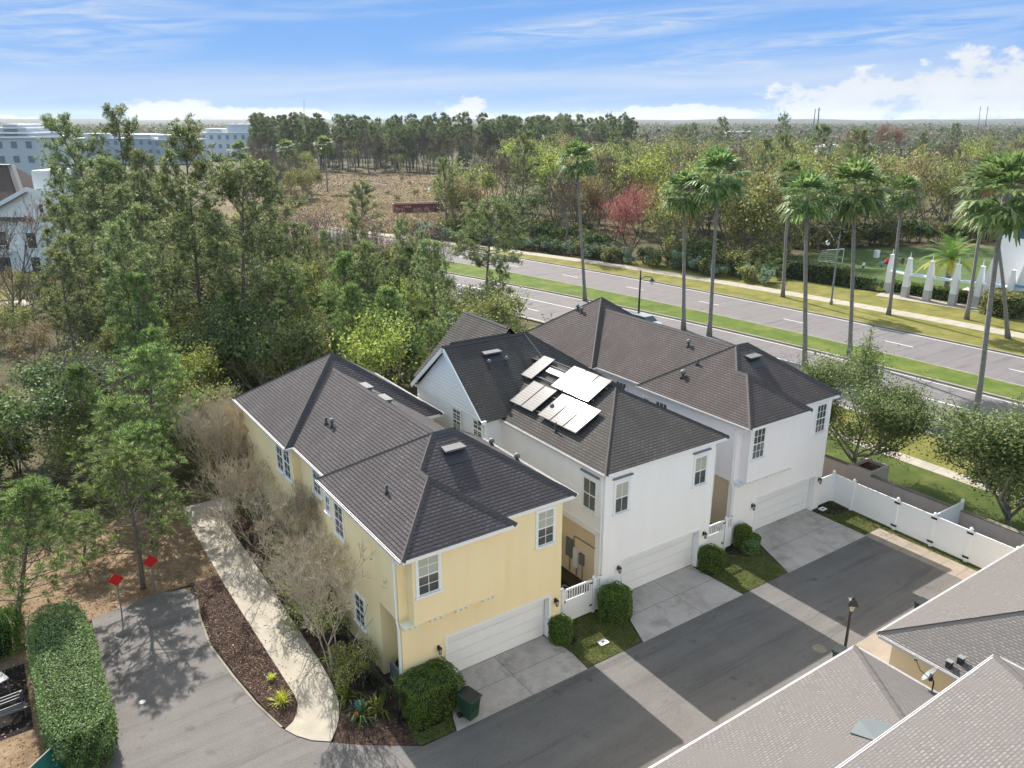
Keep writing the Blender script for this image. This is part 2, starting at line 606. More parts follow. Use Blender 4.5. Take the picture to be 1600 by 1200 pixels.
def pine_mature(seed, h=18, cr=4.2, start=.5, nl=24, tl=.5, nt=20, tw=.026, sub=7):
    r = random.Random(seed)
    T, N = MB(), MB()
    lean = Vector((r.uniform(-.04, .04), r.uniform(-.04, .04), 1))
    tp, _ = bend(r, (0, 0, -.3), lean, h * .97, 9, .035, .05)
    T.path(tp, [.24 * (1 - .8 * i / 9) for i in range(10)], 8)
    az = r.uniform(0, 6)
    for k in range(nl):
        t = start + (1 - start) * ((k + r.random() * .6) / nl)
        i = t * 9
        a = tp[min(int(i), 8)].lerp(tp[min(int(i) + 1, 9)], i - int(i))
        q = (t - start) / (1 - start)
        prof = max(.16, math.sqrt(max(0, 1 - ((q - .38) / .66) ** 2)))
        L = cr * prof * r.uniform(.65, 1.12)
        az += 2.4 + r.uniform(-.5, .5)
        d = Vector((math.cos(az), math.sin(az), .12 + .75 * q * q + r.uniform(-.1, .2)))
        pts, de = bend(r, a, d, L, 5, .12, .05)
        T.path(pts, [.075 * (1 - .75 * j / 5) * (1 - .4 * q) for j in range(6)], 5)
        tuft(N, r, pts[-1], de + Vector((0, 0, .4)), tl, tw, nt)
        for s in range(sub + int(L)):
            f = r.uniform(.38, 1)
            j = f * 5
            b = pts[min(int(j), 4)].lerp(pts[min(int(j) + 1, 5)], j - int(j))
            sd = (de + rvec(r) * 1.1 + Vector((0, 0, .35))).normalized()
            SL = r.uniform(.5, 1.3) * (.45 + .12 * cr)
            sp2, se = bend(r, b, sd, SL, 2, .15, .12)
            T.path(sp2, [.028, .02, .012], 3, cap=False)
            tuft(N, r, sp2[-1], se + Vector((0, 0, .5)), tl, tw, nt)
            tuft(N, r, sp2[1] + rvec(r) * .12, se + rvec(r) * .5, tl * .9, tw, nt - 3)
            if nt > 13:
                tuft(N, r, sp2[-1] + rvec(r) * tl * .6, Vector((0, 0, 1)) + rvec(r) * .5, tl * .9, tw, nt - 2)
    for k in range(5):   # dead stubs under the crown
        t = r.uniform(.25, start)
        i = t * 9
        a = tp[int(i)].lerp(tp[int(i) + 1], i - int(i))
        az = r.uniform(0, 6.28)
        pts, _ = bend(r, a, (math.cos(az), math.sin(az), .1), r.uniform(.6, 2.0), 3, .15, 0)
        T.path(pts, [.035, .025, .018, .01], 4)
    return T.mesh('pine_trunk', M['bark_pine'], True), N


def pine_young(seed, h=9, cr=2.3, tl=.46, nt=34, tw=.015, start=.12):
    r = random.Random(seed)
    T, N = MB(), MB()
    tp, _ = bend(r, (0, 0, -.2), (r.uniform(-.05, .05), r.uniform(-.05, .05), 1), h * .95, 8, .03, .05)
    T.path(tp, [.13 * (1 - .85 * i / 8) for i in range(9)], 6)
    z = start
    while z < .98:
        i = z * 8
        a = tp[min(int(i), 7)].lerp(tp[min(int(i) + 1, 8)], i - int(i))
        q = (z - start) / (1 - start)
        L0 = cr * (1 - q) ** .75 * (1 if q > .12 else .7) + .25
        k = r.choice((4, 5, 5, 6))
        o = r.uniform(0, 6)
        for j in range(k):
            az = o + j * 6.283 / k + r.uniform(-.25, .25)
            L = L0 * r.uniform(.75, 1.15)
            pts, de = bend(r, a, (math.cos(az), math.sin(az), .25 + .5 * q), L, 4, .08, .13)
            T.path(pts, [.04, .032, .025, .018, .01], 4, cap=False)
            tuft(N, r, pts[-1], de + Vector((0, 0, .9)), tl, tw, nt, spread=.8)
            for f in (1, 2, 3, 3, 4):
                if L > .8 or f > 1:
                    sd = (de + rvec(r) * .9 + Vector((0, 0, .5))).normalized()
                    e = pts[f] + sd * r.uniform(.3, .75) * min(1, L * .6)
                    T.path([pts[f], e], [.015, .01], 3, cap=False)
                    tuft(N, r, e, sd + Vector((0, 0, .7)), tl, tw, nt, spread=.85)
        z += r.uniform(.055, .085)
    tuft(N, r, tp[-1], (0, 0, 1), tl * 1.1, tw, nt, spread=.6)
    return T.mesh('pine_trunk', M['bark_pine'], True), N


def grow(T, r, p, d, L, rad, depth, tips, nch=(2, 3), jit=.16, lift=.06, fall=.72, spread=.75, minr=.012, sides=5, dens=None):
    pts, de = bend(r, p, d, L, 3, jit, lift)
    T.path(pts, [max(minr, rad * (1 - .12 * i)) for i in range(4)], max(3, sides), cap=False)
    if dens is not None:
        dens += pts[1:]
    if depth == 0:
        tips.append((pts[-1], de))
        return
    for k in range(r.choice(nch)):
        nd = (de + rvec(r) * spread + Vector((0, 0, .12))).normalized()
        grow(T, r, pts[-1] if k < 2 else pts[2], nd, L * fall * r.uniform(.8, 1.15), rad * .62, depth - 1, tips, nch, jit, lift, fall, spread, minr, sides - 1, dens)


def broadleaf(seed, h=10, cr=3.4, n=3200, size=.17, clump=.75, trunk=.28, sprigs=0, flat=.85, bark='bark_grey', low=.25):
    r = random.Random(seed)
    T, N = MB(), MB()
    tips, mids = [], []
    th = h * trunk
    pts, de = bend(r, (0, 0, -.2), (r.uniform(-.1, .1), r.uniform(-.1, .1), 1), th, 3, .06, .1)
    T.path(pts, [.02 * h, .017 * h, .015 * h, .013 * h], 7, cap=False)
    k0 = r.choice((4, 5, 6))
    for k in range(k0):
        az = 6.283 * k / k0 + r.uniform(-.4, .4)
        e = r.uniform(.35, 1.5)
        grow(T, r, pts[-1 - (k % 2)], (math.cos(az), math.sin(az), e), (h - th) * .42 * r.uniform(.85, 1.15), .010 * h, 2, tips, (2, 3, 3), .14, .08, .74, .8, .012, 5, mids)
    # keep the crown inside an uneven egg
    cz = th + (h - th) * .5
    blobs = []
    for p, d in tips:
        v = Vector((p.x / cr, p.y / cr, (p.z - cz) / ((h - th) * .55)))
        if v.length > 1:
            v = v.normalized() * r.uniform(.82, 1.0)
        q = Vector((v.x * cr, v.y * cr, cz + v.z * (h - th) * .55))
        blobs.append((q, r.uniform(.7, 1.3)))
    for p in r.sample(mids, min(len(mids), 16)):
        blobs.append((Vector((p.x * .8, p.y * .8, max(p.z, h * low))), r.uniform(.5, 1)))
    tot = sum(w for _, w in blobs)
    for q, w in blobs:
        for _ in range(int(n * w / tot)):
            g = Vector((r.gauss(0, 1), r.gauss(0, 1), r.gauss(0, .75) * flat)) * clump * (.55 + .5 * w)
            leaf(N, r, q + g, size)
    for _ in range(sprigs):      # long shoots standing out of the crown
        q, w = r.choice(blobs)
        d = ((q - Vector((0, 0, cz))).normalized() + Vector((0, 0, r.uniform(.3, 1.2)))).normalized()
        pts, _ = bend(r, q, d, r.uniform(.9, 1.9), 4, .1, .05)
        T.path(pts, [.014, .012, .01, .008, .006], 3, cap=False)
        for p in pts[1:]:
            for _ in range(7):
                leaf(N, r, p + rvec(r) * .14, size * .85)
    return T.mesh('tree_trunk', M[bark], False), N


def bare(seed, h=11, depth=4, spread=.75, leaves=0, size=.12, bark='bark_grey', rad=.014, lift=.07, nch=(2, 3, 3), minr=.014, trunk=.3, stems=1, tw=8, twl=.6, trw=.012):
    r = random.Random(seed)
    T, N = MB(), MB()
    tips, mids = [], []
    for s in range(stems):
        az = 6.283 * s / stems + r.uniform(-.5, .5)
        tilt = .0 if stems == 1 else r.uniform(.12, .4)
        d = Vector((math.cos(az) * tilt, math.sin(az) * tilt, 1))
        grow(T, r, (math.cos(az) * .15 * (stems > 1), math.sin(az) * .15 * (stems > 1), -.2), d, h * trunk, rad * h / (1 + .35 * (stems > 1)), depth, tips, nch, .1, lift, .74, spread, minr, 6, mids)
    W = MB()
    for p, d in tips:
        for _ in range(tw):
            q = (d + rvec(r) * .8 + Vector((0, 0, .25))).normalized()
            L = twl * r.uniform(.5, 1.2)
            s = q.cross(rvec(r)).normalized() * trw
            m = p + q * L * .5 + rvec(r) * L * .08
            W.face([p - s, p + s, m + s * .7, m - s * .7])
            e = m + (q + rvec(r) * .5).normalized() * L * .5
            W.face([m - s * .7, m + s * .7, e])
    if leaves:
        for _ in range(leaves):
            p, d = r.choice(tips)
            leaf(N, r, p + rvec(r) * r.uniform(.1, .75), size)
    n0 = len(T.v)
    T.v += W.v
    T.f += [tuple(i + n0 for i in f) for f in W.f]
    T.m += W.m
    T.uv += W.uv
    return T.mesh('tree_trunk', M[bark], False), N


def bush(seed, h=2.2, cr=1.5, n=900, size=.14, lobes=9, sprig=10):
    r = random.Random(seed)
    N, T = MB(), MB()
    for k in range(lobes):
        az, rr = r.uniform(0, 6.28), cr * math.sqrt(r.random()) * .75
        c = Vector((math.cos(az) * rr, math.sin(az) * rr, h * r.uniform(.25, .78)))
        s = r.uniform(.55, 1.1) * cr * .42
        T.path([(c.x * .2, c.y * .2, -.1), c * .7, c], [.03, .02, .012], 4, cap=False)
        for _ in range(n // lobes):
            g = rvec(r) * s * r.uniform(.4, 1.0) ** .5
            g.z *= h / cr * .55
            leaf(N, r, c + g, size)
    for _ in range(sprig):
        az = r.uniform(0, 6.28)
        p = Vector((math.cos(az) * cr * .6, math.sin(az) * cr * .6, h * .6))
        e = p + Vector((math.cos(az) * .5, math.sin(az) * .5, r.uniform(.4, 1.0)))
        T.path([p, e], [.012, .006], 3, cap=False)
        for f in range(8):
            leaf(N, r, p.lerp(e, f / 7) + rvec(r) * .1, size * .8)
    return T.mesh('bush_stems', M['bark_dark'], False), N


def fan_palm(seed, h=17, nleaf=34, reach=2.75, dead=0):
    r = random.Random(seed)
    T, N, D = MB(), MB(), MB()
    pts, _ = bend(r, (0, 0, -.2), (0, 0, 1), h, 10, .012, .05)
    rad = [.32, .22, .195, .18, .17, .165, .16, .155, .155, .165, .20]
    T.path(pts, rad, 10)
    top = pts[-1] - Vector((0, 0, .15))

    def fan(MBx, az, el, pet, bl, droop):
        d = Vector((math.cos(az) * math.cos(el), math.sin(az) * math.cos(el), math.sin(el)))
        p1 = top + d * pet * .55
        d2 = (d + Vector((0, 0, -.28 * droop))).normalized()
        hub = p1 + d2 * pet * .45
        side = d2.cross(Vector((0, 0, 1)))
        side = side.normalized() if side.length > .1 else Vector((math.sin(az), -math.cos(az), 0))
        nrm = side.cross(d2).normalized()
        w = side * .035
        MBx.face([top - w, top + w, p1 + w, p1 - w])
        MBx.face([p1 - w, p1 + w, hub + w, hub - w])
        ns = 19
        prev = None
        for k in range(ns):
            a = (k / (ns - 1) - .5) * R(215)
            q = (d2 * math.cos(a) + side * math.sin(a) + nrm * (.22 if k % 2 else .05)).normalized()
            L = bl * (1 - .22 * abs(a) / 1.9) * r.uniform(.9, 1.08)
            wd = q.cross(nrm).normalized() * L * .088
            m = hub + q * L * .62 + Vector((0, 0, -.07 * droop * L))
            e = hub + q * L * .95 + Vector((0, 0, -.36 * droop * L * r.uniform(.7, 1.25)))
            MBx.face([hub, m + wd, m - wd])
            MBx.face([m - wd, m + wd, e + wd * .2, e - wd * .2])
    for k in range(nleaf):
        f = k / (nleaf - 1)
        el = R(82) - f * R(118) + r.uniform(-.12, .12)
        fan(N, k * 2.399 + r.uniform(-.2, .2), el, reach * (.36 + .18 * (1 - abs(f - .5))), reach * r.uniform(.42, .52), .35 + .75 * f)
    for k in range(dead):
        fan(D, k * 2.399 + 1, R(-62) + r.uniform(-.15, .15), reach * .38, reach * .4, 1.2)
    return T.mesh('palm_trunk', M['bark_palm'], True), N, D


def date_palm(seed, h=4.2, nfr=46, reach=3.6):
    r = random.Random(seed)
    T, N = MB(), MB()
    T.path([(0, 0, -.2), (0, 0, h * .5), (0, 0, h)], [.3, .26, .34], 9)
    for k in range(nfr):
        f = k / (nfr - 1)
        az = k * 2.399 + r.uniform(-.15, .15)
        el = R(80) - f * R(95)
        hd = Vector((math.cos(az), math.sin(az), 0))
        p = Vector((0, 0, h))
        L = reach * r.uniform(.85, 1.08)
        mat = 1 if (f > .72 and math.cos(az - 2.6) > .25) else 0
        prev = p
        for s in range(12):
            e = el - (s / 11) ** 1.4 * R(62)
            d = hd * math.cos(e) + Vector((0, 0, math.sin(e)))
            nx = prev + d * L / 12
            side = Vector((-math.sin(az), math.cos(az), 0))
            w = side * .03
            N.face([prev - w, prev + w, nx + w, nx - w], mat)
            ll = .62 * math.sin(math.pi * (.12 + .86 * s / 11)) + .1
            for q in (.25, .75):
                b = prev.lerp(nx, q)
                for sg in (-1, 1):
                    t_ = b + (side * sg * .8 + d * .55 + Vector((0, 0, .12))).normalized() * ll
                    t_.z -= .12 * ll
                    N.face([b - d * .05, b + d * .05, t_], mat)
            prev = nx
    return T.mesh('palm_trunk', M['bark_palm'], True), N


# ---------------------------------------------------------------- plants: placing
HT = {}


def variants(fn, seeds, mat, crown='crown', **kw):
    out = []
    for s in seeds:
        res = fn(s, **kw)
        N = res[1]
        zs = sorted([v_[2] for v_ in N.v] if len(N.v) > 3000 else [v_.co.z for v_ in res[0].vertices])
        HT[res[0].name] = zs[int(len(zs) * .995) - 1]
        out.append((res[0], N.mesh(crown, M[mat] if isinstance(mat, str) else [M[x] for x in mat]) if N.f else None))
    return out


def plant(name, var, base, s=1.0, sz=None, rz=None, label=None, cat='tree', group=None, crown='crown', trunk='trunk', tilt=None):
    e = empty(name, (base[0], base[1], base[2] if len(base) > 2 else 0), rnd.uniform(0, 6.28) if rz is None else rz)
    e.scale = (s, s, sz if sz else s)
    if tilt:
        e.rotation_mode = 'QUATERNION'
        e.rotation_quaternion = Vector((0, 0, 1)).rotation_difference(Vector(tilt)) @ Matrix.Rotation(rnd.uniform(0, 6.28), 3, 'Z').to_quaternion()
    tag(e, label, cat, group)
    obj(trunk, var[0], e)
    if var[1]:
        obj(crown, var[1], e)
    return e


V = {}
V['pine'] = variants(pine_mature, (1, 2, 3), 'needle', cr=4.2, nl=30)
V['pine_big'] = variants(pine_mature, (31, 32), 'needle', cr=5.0, nl=36, sub=11, start=.47)
V['pine_tall'] = variants(pine_mature, (11, 12, 13), 'needle', cr=3.0, nl=26, sub=7, start=.48)
V['pine_thin'] = variants(pine_mature, (21, 22, 23, 24, 25), 'needle_far', cr=2.6, nl=17, sub=3, start=.56, nt=13, tl=.95, tw=.11)
V['pine_cone'] = variants(pine_mature, (26, 27), 'needle', cr=3.3, nl=40, sub=8, start=.22)
V['young'] = variants(pine_young, (1, 2, 3), 'needle_young', cr=2.9)
V['young_wide'] = variants(pine_young, (4, 5), 'needle_young', cr=3.6, nt=38, start=.3)
V['olive'] = variants(broadleaf, (1, 2, 3, 4), 'leaf_olive', n=3600, size=.20, clump=.75, trunk=.1, low=.08)
V['darkleaf'] = variants(broadleaf, (5, 6, 7), 'leaf_dark', n=3600, size=.20, clump=.75, trunk=.08, low=.06)
V['bright'] = variants(broadleaf, (8, 9), 'leaf_bright', n=2800, size=.19, clump=.7, trunk=.12, low=.1)
V['tan'] = variants(broadleaf, (12, 13, 14), 'leaf_brown', n=2400, size=.19, clump=.75, trunk=.12, low=.1)
V['rust'] = variants(broadleaf, (15, 16), 'leaf_rust', n=2600, size=.19, clump=.75, trunk=.14, low=.1)
V['bare'] = variants(bare, (1, 2, 3, 4), 'leaf_brown', leaves=160, h=11, depth=5, nch=(2, 3), minr=.016, tw=7)
V['baredense'] = variants(bare, (17, 18, 19), 'leaf_brown', leaves=500, h=11, depth=5, nch=(2, 3, 3), minr=.02, tw=9, twl=.8, trw=.02, size=.12, trunk=.2)
V['barepink'] = variants(bare, (7, 8, 9), 'leaf_pink', leaves=420, h=11, depth=5, nch=(2, 3), minr=.014, size=.09, tw=6)
V['bush'] = variants(bush, (1, 2, 3, 4), 'leaf_olive', 'foliage')
V['bushdark'] = variants(bush, (5, 6, 7), 'leaf_dark', 'foliage')
V['bushbright'] = variants(bush, (8, 9), 'leaf_bright', 'foliage', n=700)
V['bushtan'] = variants(bush, (10, 11), 'leaf_brown', 'foliage', n=500)
V['bushgrey'] = variants(bush, (12, 13), 'leaf_grey', 'foliage', n=800, sprig=4)
# ---------------------------------------------------------------- ground, roads, paths
M['apron'] = ground('sandy_concrete', [(.3, (.25, .205, .165)), (.7, (.34, .285, .235))], .9, fine=12, bump=.2, bdist=.01, fineamt=.2, rough=.85).m


def sheet(name, poly, mat, z, label=None):
    mb = MB()
    a = sum(poly[i][0] * poly[(i + 1) % len(poly)][1] - poly[(i + 1) % len(poly)][0] * poly[i][1] for i in range(len(poly)))
    mb.face([(p[0], p[1], z) for p in (poly if a > 0 else poly[::-1])])
    o = mb.build(name, M[mat])
    tag(o, label, None, None, 'structure')
    return o


def strip(name, fl, fr, v0, v1, mat, z, n=40, thick=0.0):
    mb = MB()
    vs = [v0 + (v1 - v0) * i / n for i in range(n + 1)]
    for a, b in zip(vs, vs[1:]):
        mb.face([(fl(a), a, z), (fr(a), a, z), (fr(b), b, z), (fl(b), b, z)])
        if thick:
            mb.face([(fl(b), b, z), (fl(b), b, z - thick), (fl(a), a, z - thick), (fl(a), a, z)])
            mb.face([(fr(a), a, z), (fr(a), a, z - thick), (fr(b), b, z - thick), (fr(b), b, z)])
    o = mb.build(name, M[mat])
    tag(o, None, None, None, 'structure')
    return o


mb = MB()
RG = 6000
mb.face([(RG * math.cos(2 * math.pi * k / 48), RG * math.sin(2 * math.pi * k / 48), -.06) for k in range(48)])
tag(mb.build('ground', M['forest_floor']), kind='structure')

near_c = lambda v: 42.2 - .0016 * v * v
med_a = lambda v: 54.9 - .0016 * v * v
med_b = lambda v: 59.4 - .0012 * v * v
far_c = lambda v: 69.0 - .0011 * v * v
sw_a = lambda v: max(far_c(v) + 1.1, 76.0 - .0016 * v * v)
sw_b = lambda v: sw_a(v) + 2.5
off = lambda f, d: (lambda v: f(v) + d)

strip('road', near_c, med_a, -60, 170, 'asphalt_road', 0.0)
strip('road', med_b, far_c, -60, 170, 'asphalt_road', 0.0)
strip('lawn', off(med_a, .3), off(med_b, -.3), -60, 170, 'lawn_green', .15, thick=.3)
strip('kerb', off(med_a, -.12), off(med_a, .3), -60, 170, 'kerb', .13, thick=.2)
strip('kerb', off(med_b, -.3), off(med_b, .12), -60, 170, 'kerb', .13, thick=.2)
strip('kerb', far_c, off(far_c, .35), -60, 170, 'kerb', .12, thick=.2)
strip('kerb', off(near_c, -.35), near_c, -60, 170, 'kerb', .12, thick=.2)
strip('lawn', off(far_c, .35), sw_a, -60, 170, 'lawn_dry', .10)
strip('pavement', sw_a, sw_b, -60, 170, 'sidewalk', .11)
strip('lawn', sw_b, lambda v: 86.5 - .0014 * v * v, -60, 70, 'lawn_dry', .08)
strip('lawn', lambda v: 29.8, lambda v: 36.0, -60, 24, 'lawn', .05)
strip('pavement', lambda v: 36.0, lambda v: 37.2, -60, 26, 'sidewalk', .07)
strip('lawn', lambda v: 37.2, off(near_c, -.35), -60, 26, 'lawn_dry', .05)


def dashes(f, v0, v1, on, offl, w=.13):
    mb = MB()
    v = v0
    while v < v1:
        b = v + on
        mb.face([(f(v) - w / 2, v, .006), (f(v) + w / 2, v, .006), (f(b) + w / 2, b, .006), (f(b) - w / 2, b, .006)])
        v += on + offl
    o = mb.build('road_marking', M['paint'])
    tag(o, kind='structure')


dashes(off(near_c, 3.7), -57, 150, 3, 9)
dashes(off(near_c, 7.7), -60, 150, 3, 0)
dashes(off(med_b, 4.6), -55, 150, 3, 9)
dashes(off(far_c, -.35), -60, 150, 3, 0, .12)
dashes(off(med_a, -.5), -60, 150, 3, 0, .10)
dashes(off(near_c, .4), -60, 150, 3, 0, .10)

# alley behind the houses and the turning head
sheet('road', [(-16, -8.0), (24.9, -8.0), (24.9, -2.65), (-1.1, -2.65), (-2.5, -2.62), (-4.2, -1.4), (-5.2, -.55), (-5.9, .1), (-6.5, 1.2), (-6.9, 3.0), (-7.2, 5.2),
               (-7.45, 7.7), (-7.3, 10.2), (-7.0, 12.0), (-7.3, 13.0), (-8.6, 13.3), (-11.4, 12.8), (-11.75, 5.2), (-12.1, 2.6), (-16, 0)], 'asphalt_pale', .0)
mb = MB()
pts = [(-7.0, 12.0), (-7.3, 10.2), (-7.45, 7.7), (-7.2, 5.2), (-6.9, 3.0), (-6.5, 1.2)]
for a, b in zip(pts, pts[1:]):
    mb.face([(a[0], a[1], .02), (a[0] + .09, a[1], .02), (b[0] + .09, b[1], .02), (b[0], b[1], .02)])
tag(mb.build('kerb', M['kerb']), kind='structure')
for nm, poly in (('driveway', [(-.1, .28), (5.15, .28), (5.15, -.1), (5.3, -1.6), (5.2, -2.7), (-1.1, -2.7), (-.2, -.1)]),
                 ('driveway', [(9.65, .68), (14.85, .68), (14.7, .3), (14.85, -2.7), (8.35, -2.7), (9.4, -.1)]),
                 ('driveway', [(19.8, 1.3), (25.0, 1.3), (24.95, -2.7), (18.3, -2.7), (19.6, .5)])):
    sheet(nm, poly, 'concrete', .012)
sheet('driveway', [(-14, -8.0), (24.9, -8.0), (24.9, -16), (-14, -16)], 'apron', .006)
sheet('driveway', [(24.9, -2.6), (26.35, -2.6), (26.3, -8.6), (24.9, -8.6)], 'apron', .008)
sheet('lawn', [(24.9, -8.6), (27.2, -8.6), (27.2, -16), (24.9, -16)], 'patch_lawn', .007)
sheet('lawn', [(26.35, -2.6), (27.0, -2.6), (27.0, -8.6), (26.3, -8.6)], 'patch_lawn', .006)
sheet('lawn', [(5.15, .6), (5.3, -1.6), (5.2, -2.64), (8.35, -2.64), (9.3, .3), (9.0, .7)], 'patch_lawn', .02)
sheet('lawn', [(14.8, .6), (14.85, -2.64), (18.3, -2.64), (19.5, .6), (19.0, 1.2)], 'patch_lawn', .02)
sheet('lawn', [(24.95, 1.6), (24.95, -2.6), (26.9, -2.6), (27.1, 1.6)], 'patch_lawn', .02)
sheet('lawn', [(-2.6, -2.58), (-1.15, -2.64), (-.4, -1.0), (-1.2, -.7), (-2.6, -1.9)], 'patch_lawn', .024)
sheet('mulch_bed', [(-7.0, 13.3), (-5.55, 13.3), (-5.5, 8), (-5.4, 2.5), (-5.7, 1.6), (-6.35, 1.0), (-6.75, 3.0), (-7.05, 5.2), (-7.3, 7.7), (-7.15, 10.2), (-6.85, 12.0)], 'mulch', .015)
sheet('mulch_bed', [(-3.9, 20), (-3.8, 4.2), (-4.0, 1.7), (-4.5, .4), (-5.15, -.6), (-4.2, -1.4), (-2.5, -2.6), (-2.5, -1.9), (-.9, -.5), (-.2, .3), (-1.9, .4), (-1.9, 20)], 'mulch', .012)
sheet('mulch_bed', [(-2.6, -.9), (-2.3, -2.0), (-1.2, -2.0), (-.35, -.9), (-.2, .1), (-2, .2)], 'dark_mulch', .03)
sheet('mulch_bed', [(4.95, .2), (5.15, -.7), (5.7, -1.15), (6.2, -.9), (6.2, .4)], 'dark_mulch', .03)
sheet('mulch_bed', [(8.2, .4), (7.7, -.5), (8.2, -1.1), (9.1, -1.1), (9.4, -.2), (9.5, .4)], 'dark_mulch', .03)
sheet('mulch_bed', [(14.75, .4), (14.75, -.6), (15.3, -.9), (15.8, -.6), (16.4, .5)], 'dark_mulch', .03)
sheet('mulch_bed', [(17.4, 1.0), (17.2, .2), (17.9, -.6), (18.8, -.6), (19.3, .3), (19.6, 1.0)], 'dark_mulch', .03)
sheet('mulch_bed', [(25.0, 1.4), (25.0, .4), (25.8, -.35), (26.9, -.4), (26.9, 1.4)], 'dark_mulch', .03)
sheet('pavement', [(-5.5, 21.9), (-5.6, 11.8), (-5.45, 2.6), (-5.52, 2.05), (-5.72, 1.6), (-6.02, 1.22), (-6.4, 1.0), (-6.15, .45), (-5.75, -.1), (-5.2, -.55), (-4.75, .0), (-4.4, .6), (-4.15, 1.3), (-3.95, 2.4), (-3.86, 4.2), (-3.8, 9.9), (-3.75, 14.9), (-3.8, 20.2), (-1.4, 20.3), (9, 20.3), (9, 21.9)], 'sidewalk', .03)
sheet('leaf_litter_ground', [(-30, 22), (-5.4, 23), (-5.5, 13.2), (-7.0, 13.2), (-8.6, 13.25), (-11.4, 12.75), (-12, 12), (-13.9, 11.8), (-30, 10)], 'litter', -.01)
sheet('leaf_litter_ground', [(-24, 11.8), (-13.4, 11.8), (-11.8, 4), (-12.1, 2.6), (-16, .2), (-24, -2)], 'litter', -.012)
sheet('terrace', [(-18, 10.9), (-14.2, 10.9), (-14.2, 6.4), (-18, 6.4)], 'dark_mulch', .004)
sheet('soil', [(5.7, .6), (8.45, .75), (8.4, 20), (5.7, 20)], 'dark_mulch', .001)
sheet('soil', [(15.5, .9), (18.0, 1.3), (18, 20), (15.5, 20)], 'dark_mulch', .001)
sheet('soil', [(26.95, -9), (29.6, -9), (29.6, 12), (26.95, 12)], 'dark_mulch', .001)

# beyond the road
sheet('field', [G(430, 290), G(500, 271), G(600, 270), G(748, 272), G(800, 290), (70, 120), (56, 124), (38, 152), (25, 170), (40, 200)], 'field_grass', .02)
sheet('sports_pitch', [G(1262, 436), G(1262, 398), G(1330, 388), G(1560, 385), G(1600, 400), G(1600, 440), G(1500, 452), G(1400, 446)], 'turf', .06)
sheet('leaf_litter_ground', [G(1400, 392), G(1600, 388), G(1600, 374), G(1440, 380)], 'litter', .05)
sheet('pavement', [G(1367, 463), G(1384, 455), G(1540, 474), G(1600, 492), G(1600, 500), G(1500, 484)], 'sidewalk', .12)
sheet('pavement', [G(1493, 478), G(1496, 456), G(1512, 450), G(1524, 460), G(1516, 480)], 'concrete', .125)
# the road seen through the trees far out in the west, and its verge
sheet('road', [G(-40, 478), G(38, 468), G(52, 474), G(-40, 500)], 'sidewalk', .01)
sheet('lawn', [G(-60, 462), G(40, 448), G(45, 466), G(-60, 474)], 'lawn_dry', .01)

mb = MB()
for x0, x1, y in ((-.6, 5.2, -1.25), (9.0, 14.75, -.95), (19.0, 24.95, -.75)):
    mb.face([(x0, y, .016), (x1, y, .016), (x1, y + .022, .016), (x0, y + .022, .016)])
for x, y0, y1 in ((2.4, -2.7, .1), (12.1, -2.7, .5), (22.3, -2.7, 1.0)):
    mb.face([(x, y0, .0165), (x + .022, y0, .0165), (x + .022, y1, .0165), (x, y1, .0165)])
for k in range(7):
    y = -8.6 + k * 1.0
    mb.face([(24.9, y, .012), (26.35, y, .012), (26.35, y + .02, .012), (24.9, y + .02, .012)])
tag(mb.build('pavement_joints', M['joint']), kind='structure')
mb = MB()
for k in range(50):
    y = -58 + k * 1.7
    if y < 25.5:
        mb.face([(36.02, y, .074), (37.18, y, .074), (37.18, y + .03, .074), (36.02, y + .03, .074)])
for k in range(120):
    y = -58 + k * 1.8
    mb.face([(sw_a(y) + .02, y, .114), (sw_b(y) - .02, y, .114), (sw_b(y) - .02, y + .04, .114), (sw_a(y) + .02, y + .04, .114)])
tag(mb.build('pavement_joints', M['joint']), kind='structure')
# ---------------------------------------------------------------- houses
class Face:
    """local frame on a wall: a along the wall, d outward, z up"""
    def __init__(s, p, along, out):
        s.p, s.al, s.out = Vector(p), Vector(along), Vector(out)

    def pt(s, a, d, z):
        q = s.p + s.al * a + s.out * d
        return (q.x, q.y, z)

    def bx(s, mb, a0, a1, d0, d1, z0, z1, mat=0):
        c = s.pt((a0 + a1) / 2, (d0 + d1) / 2, (z0 + z1) / 2)
        mb.obox(c, s.al * (a1 - a0) / 2, s.out * (d1 - d0) / 2, (0, 0, (z1 - z0) / 2), mat)


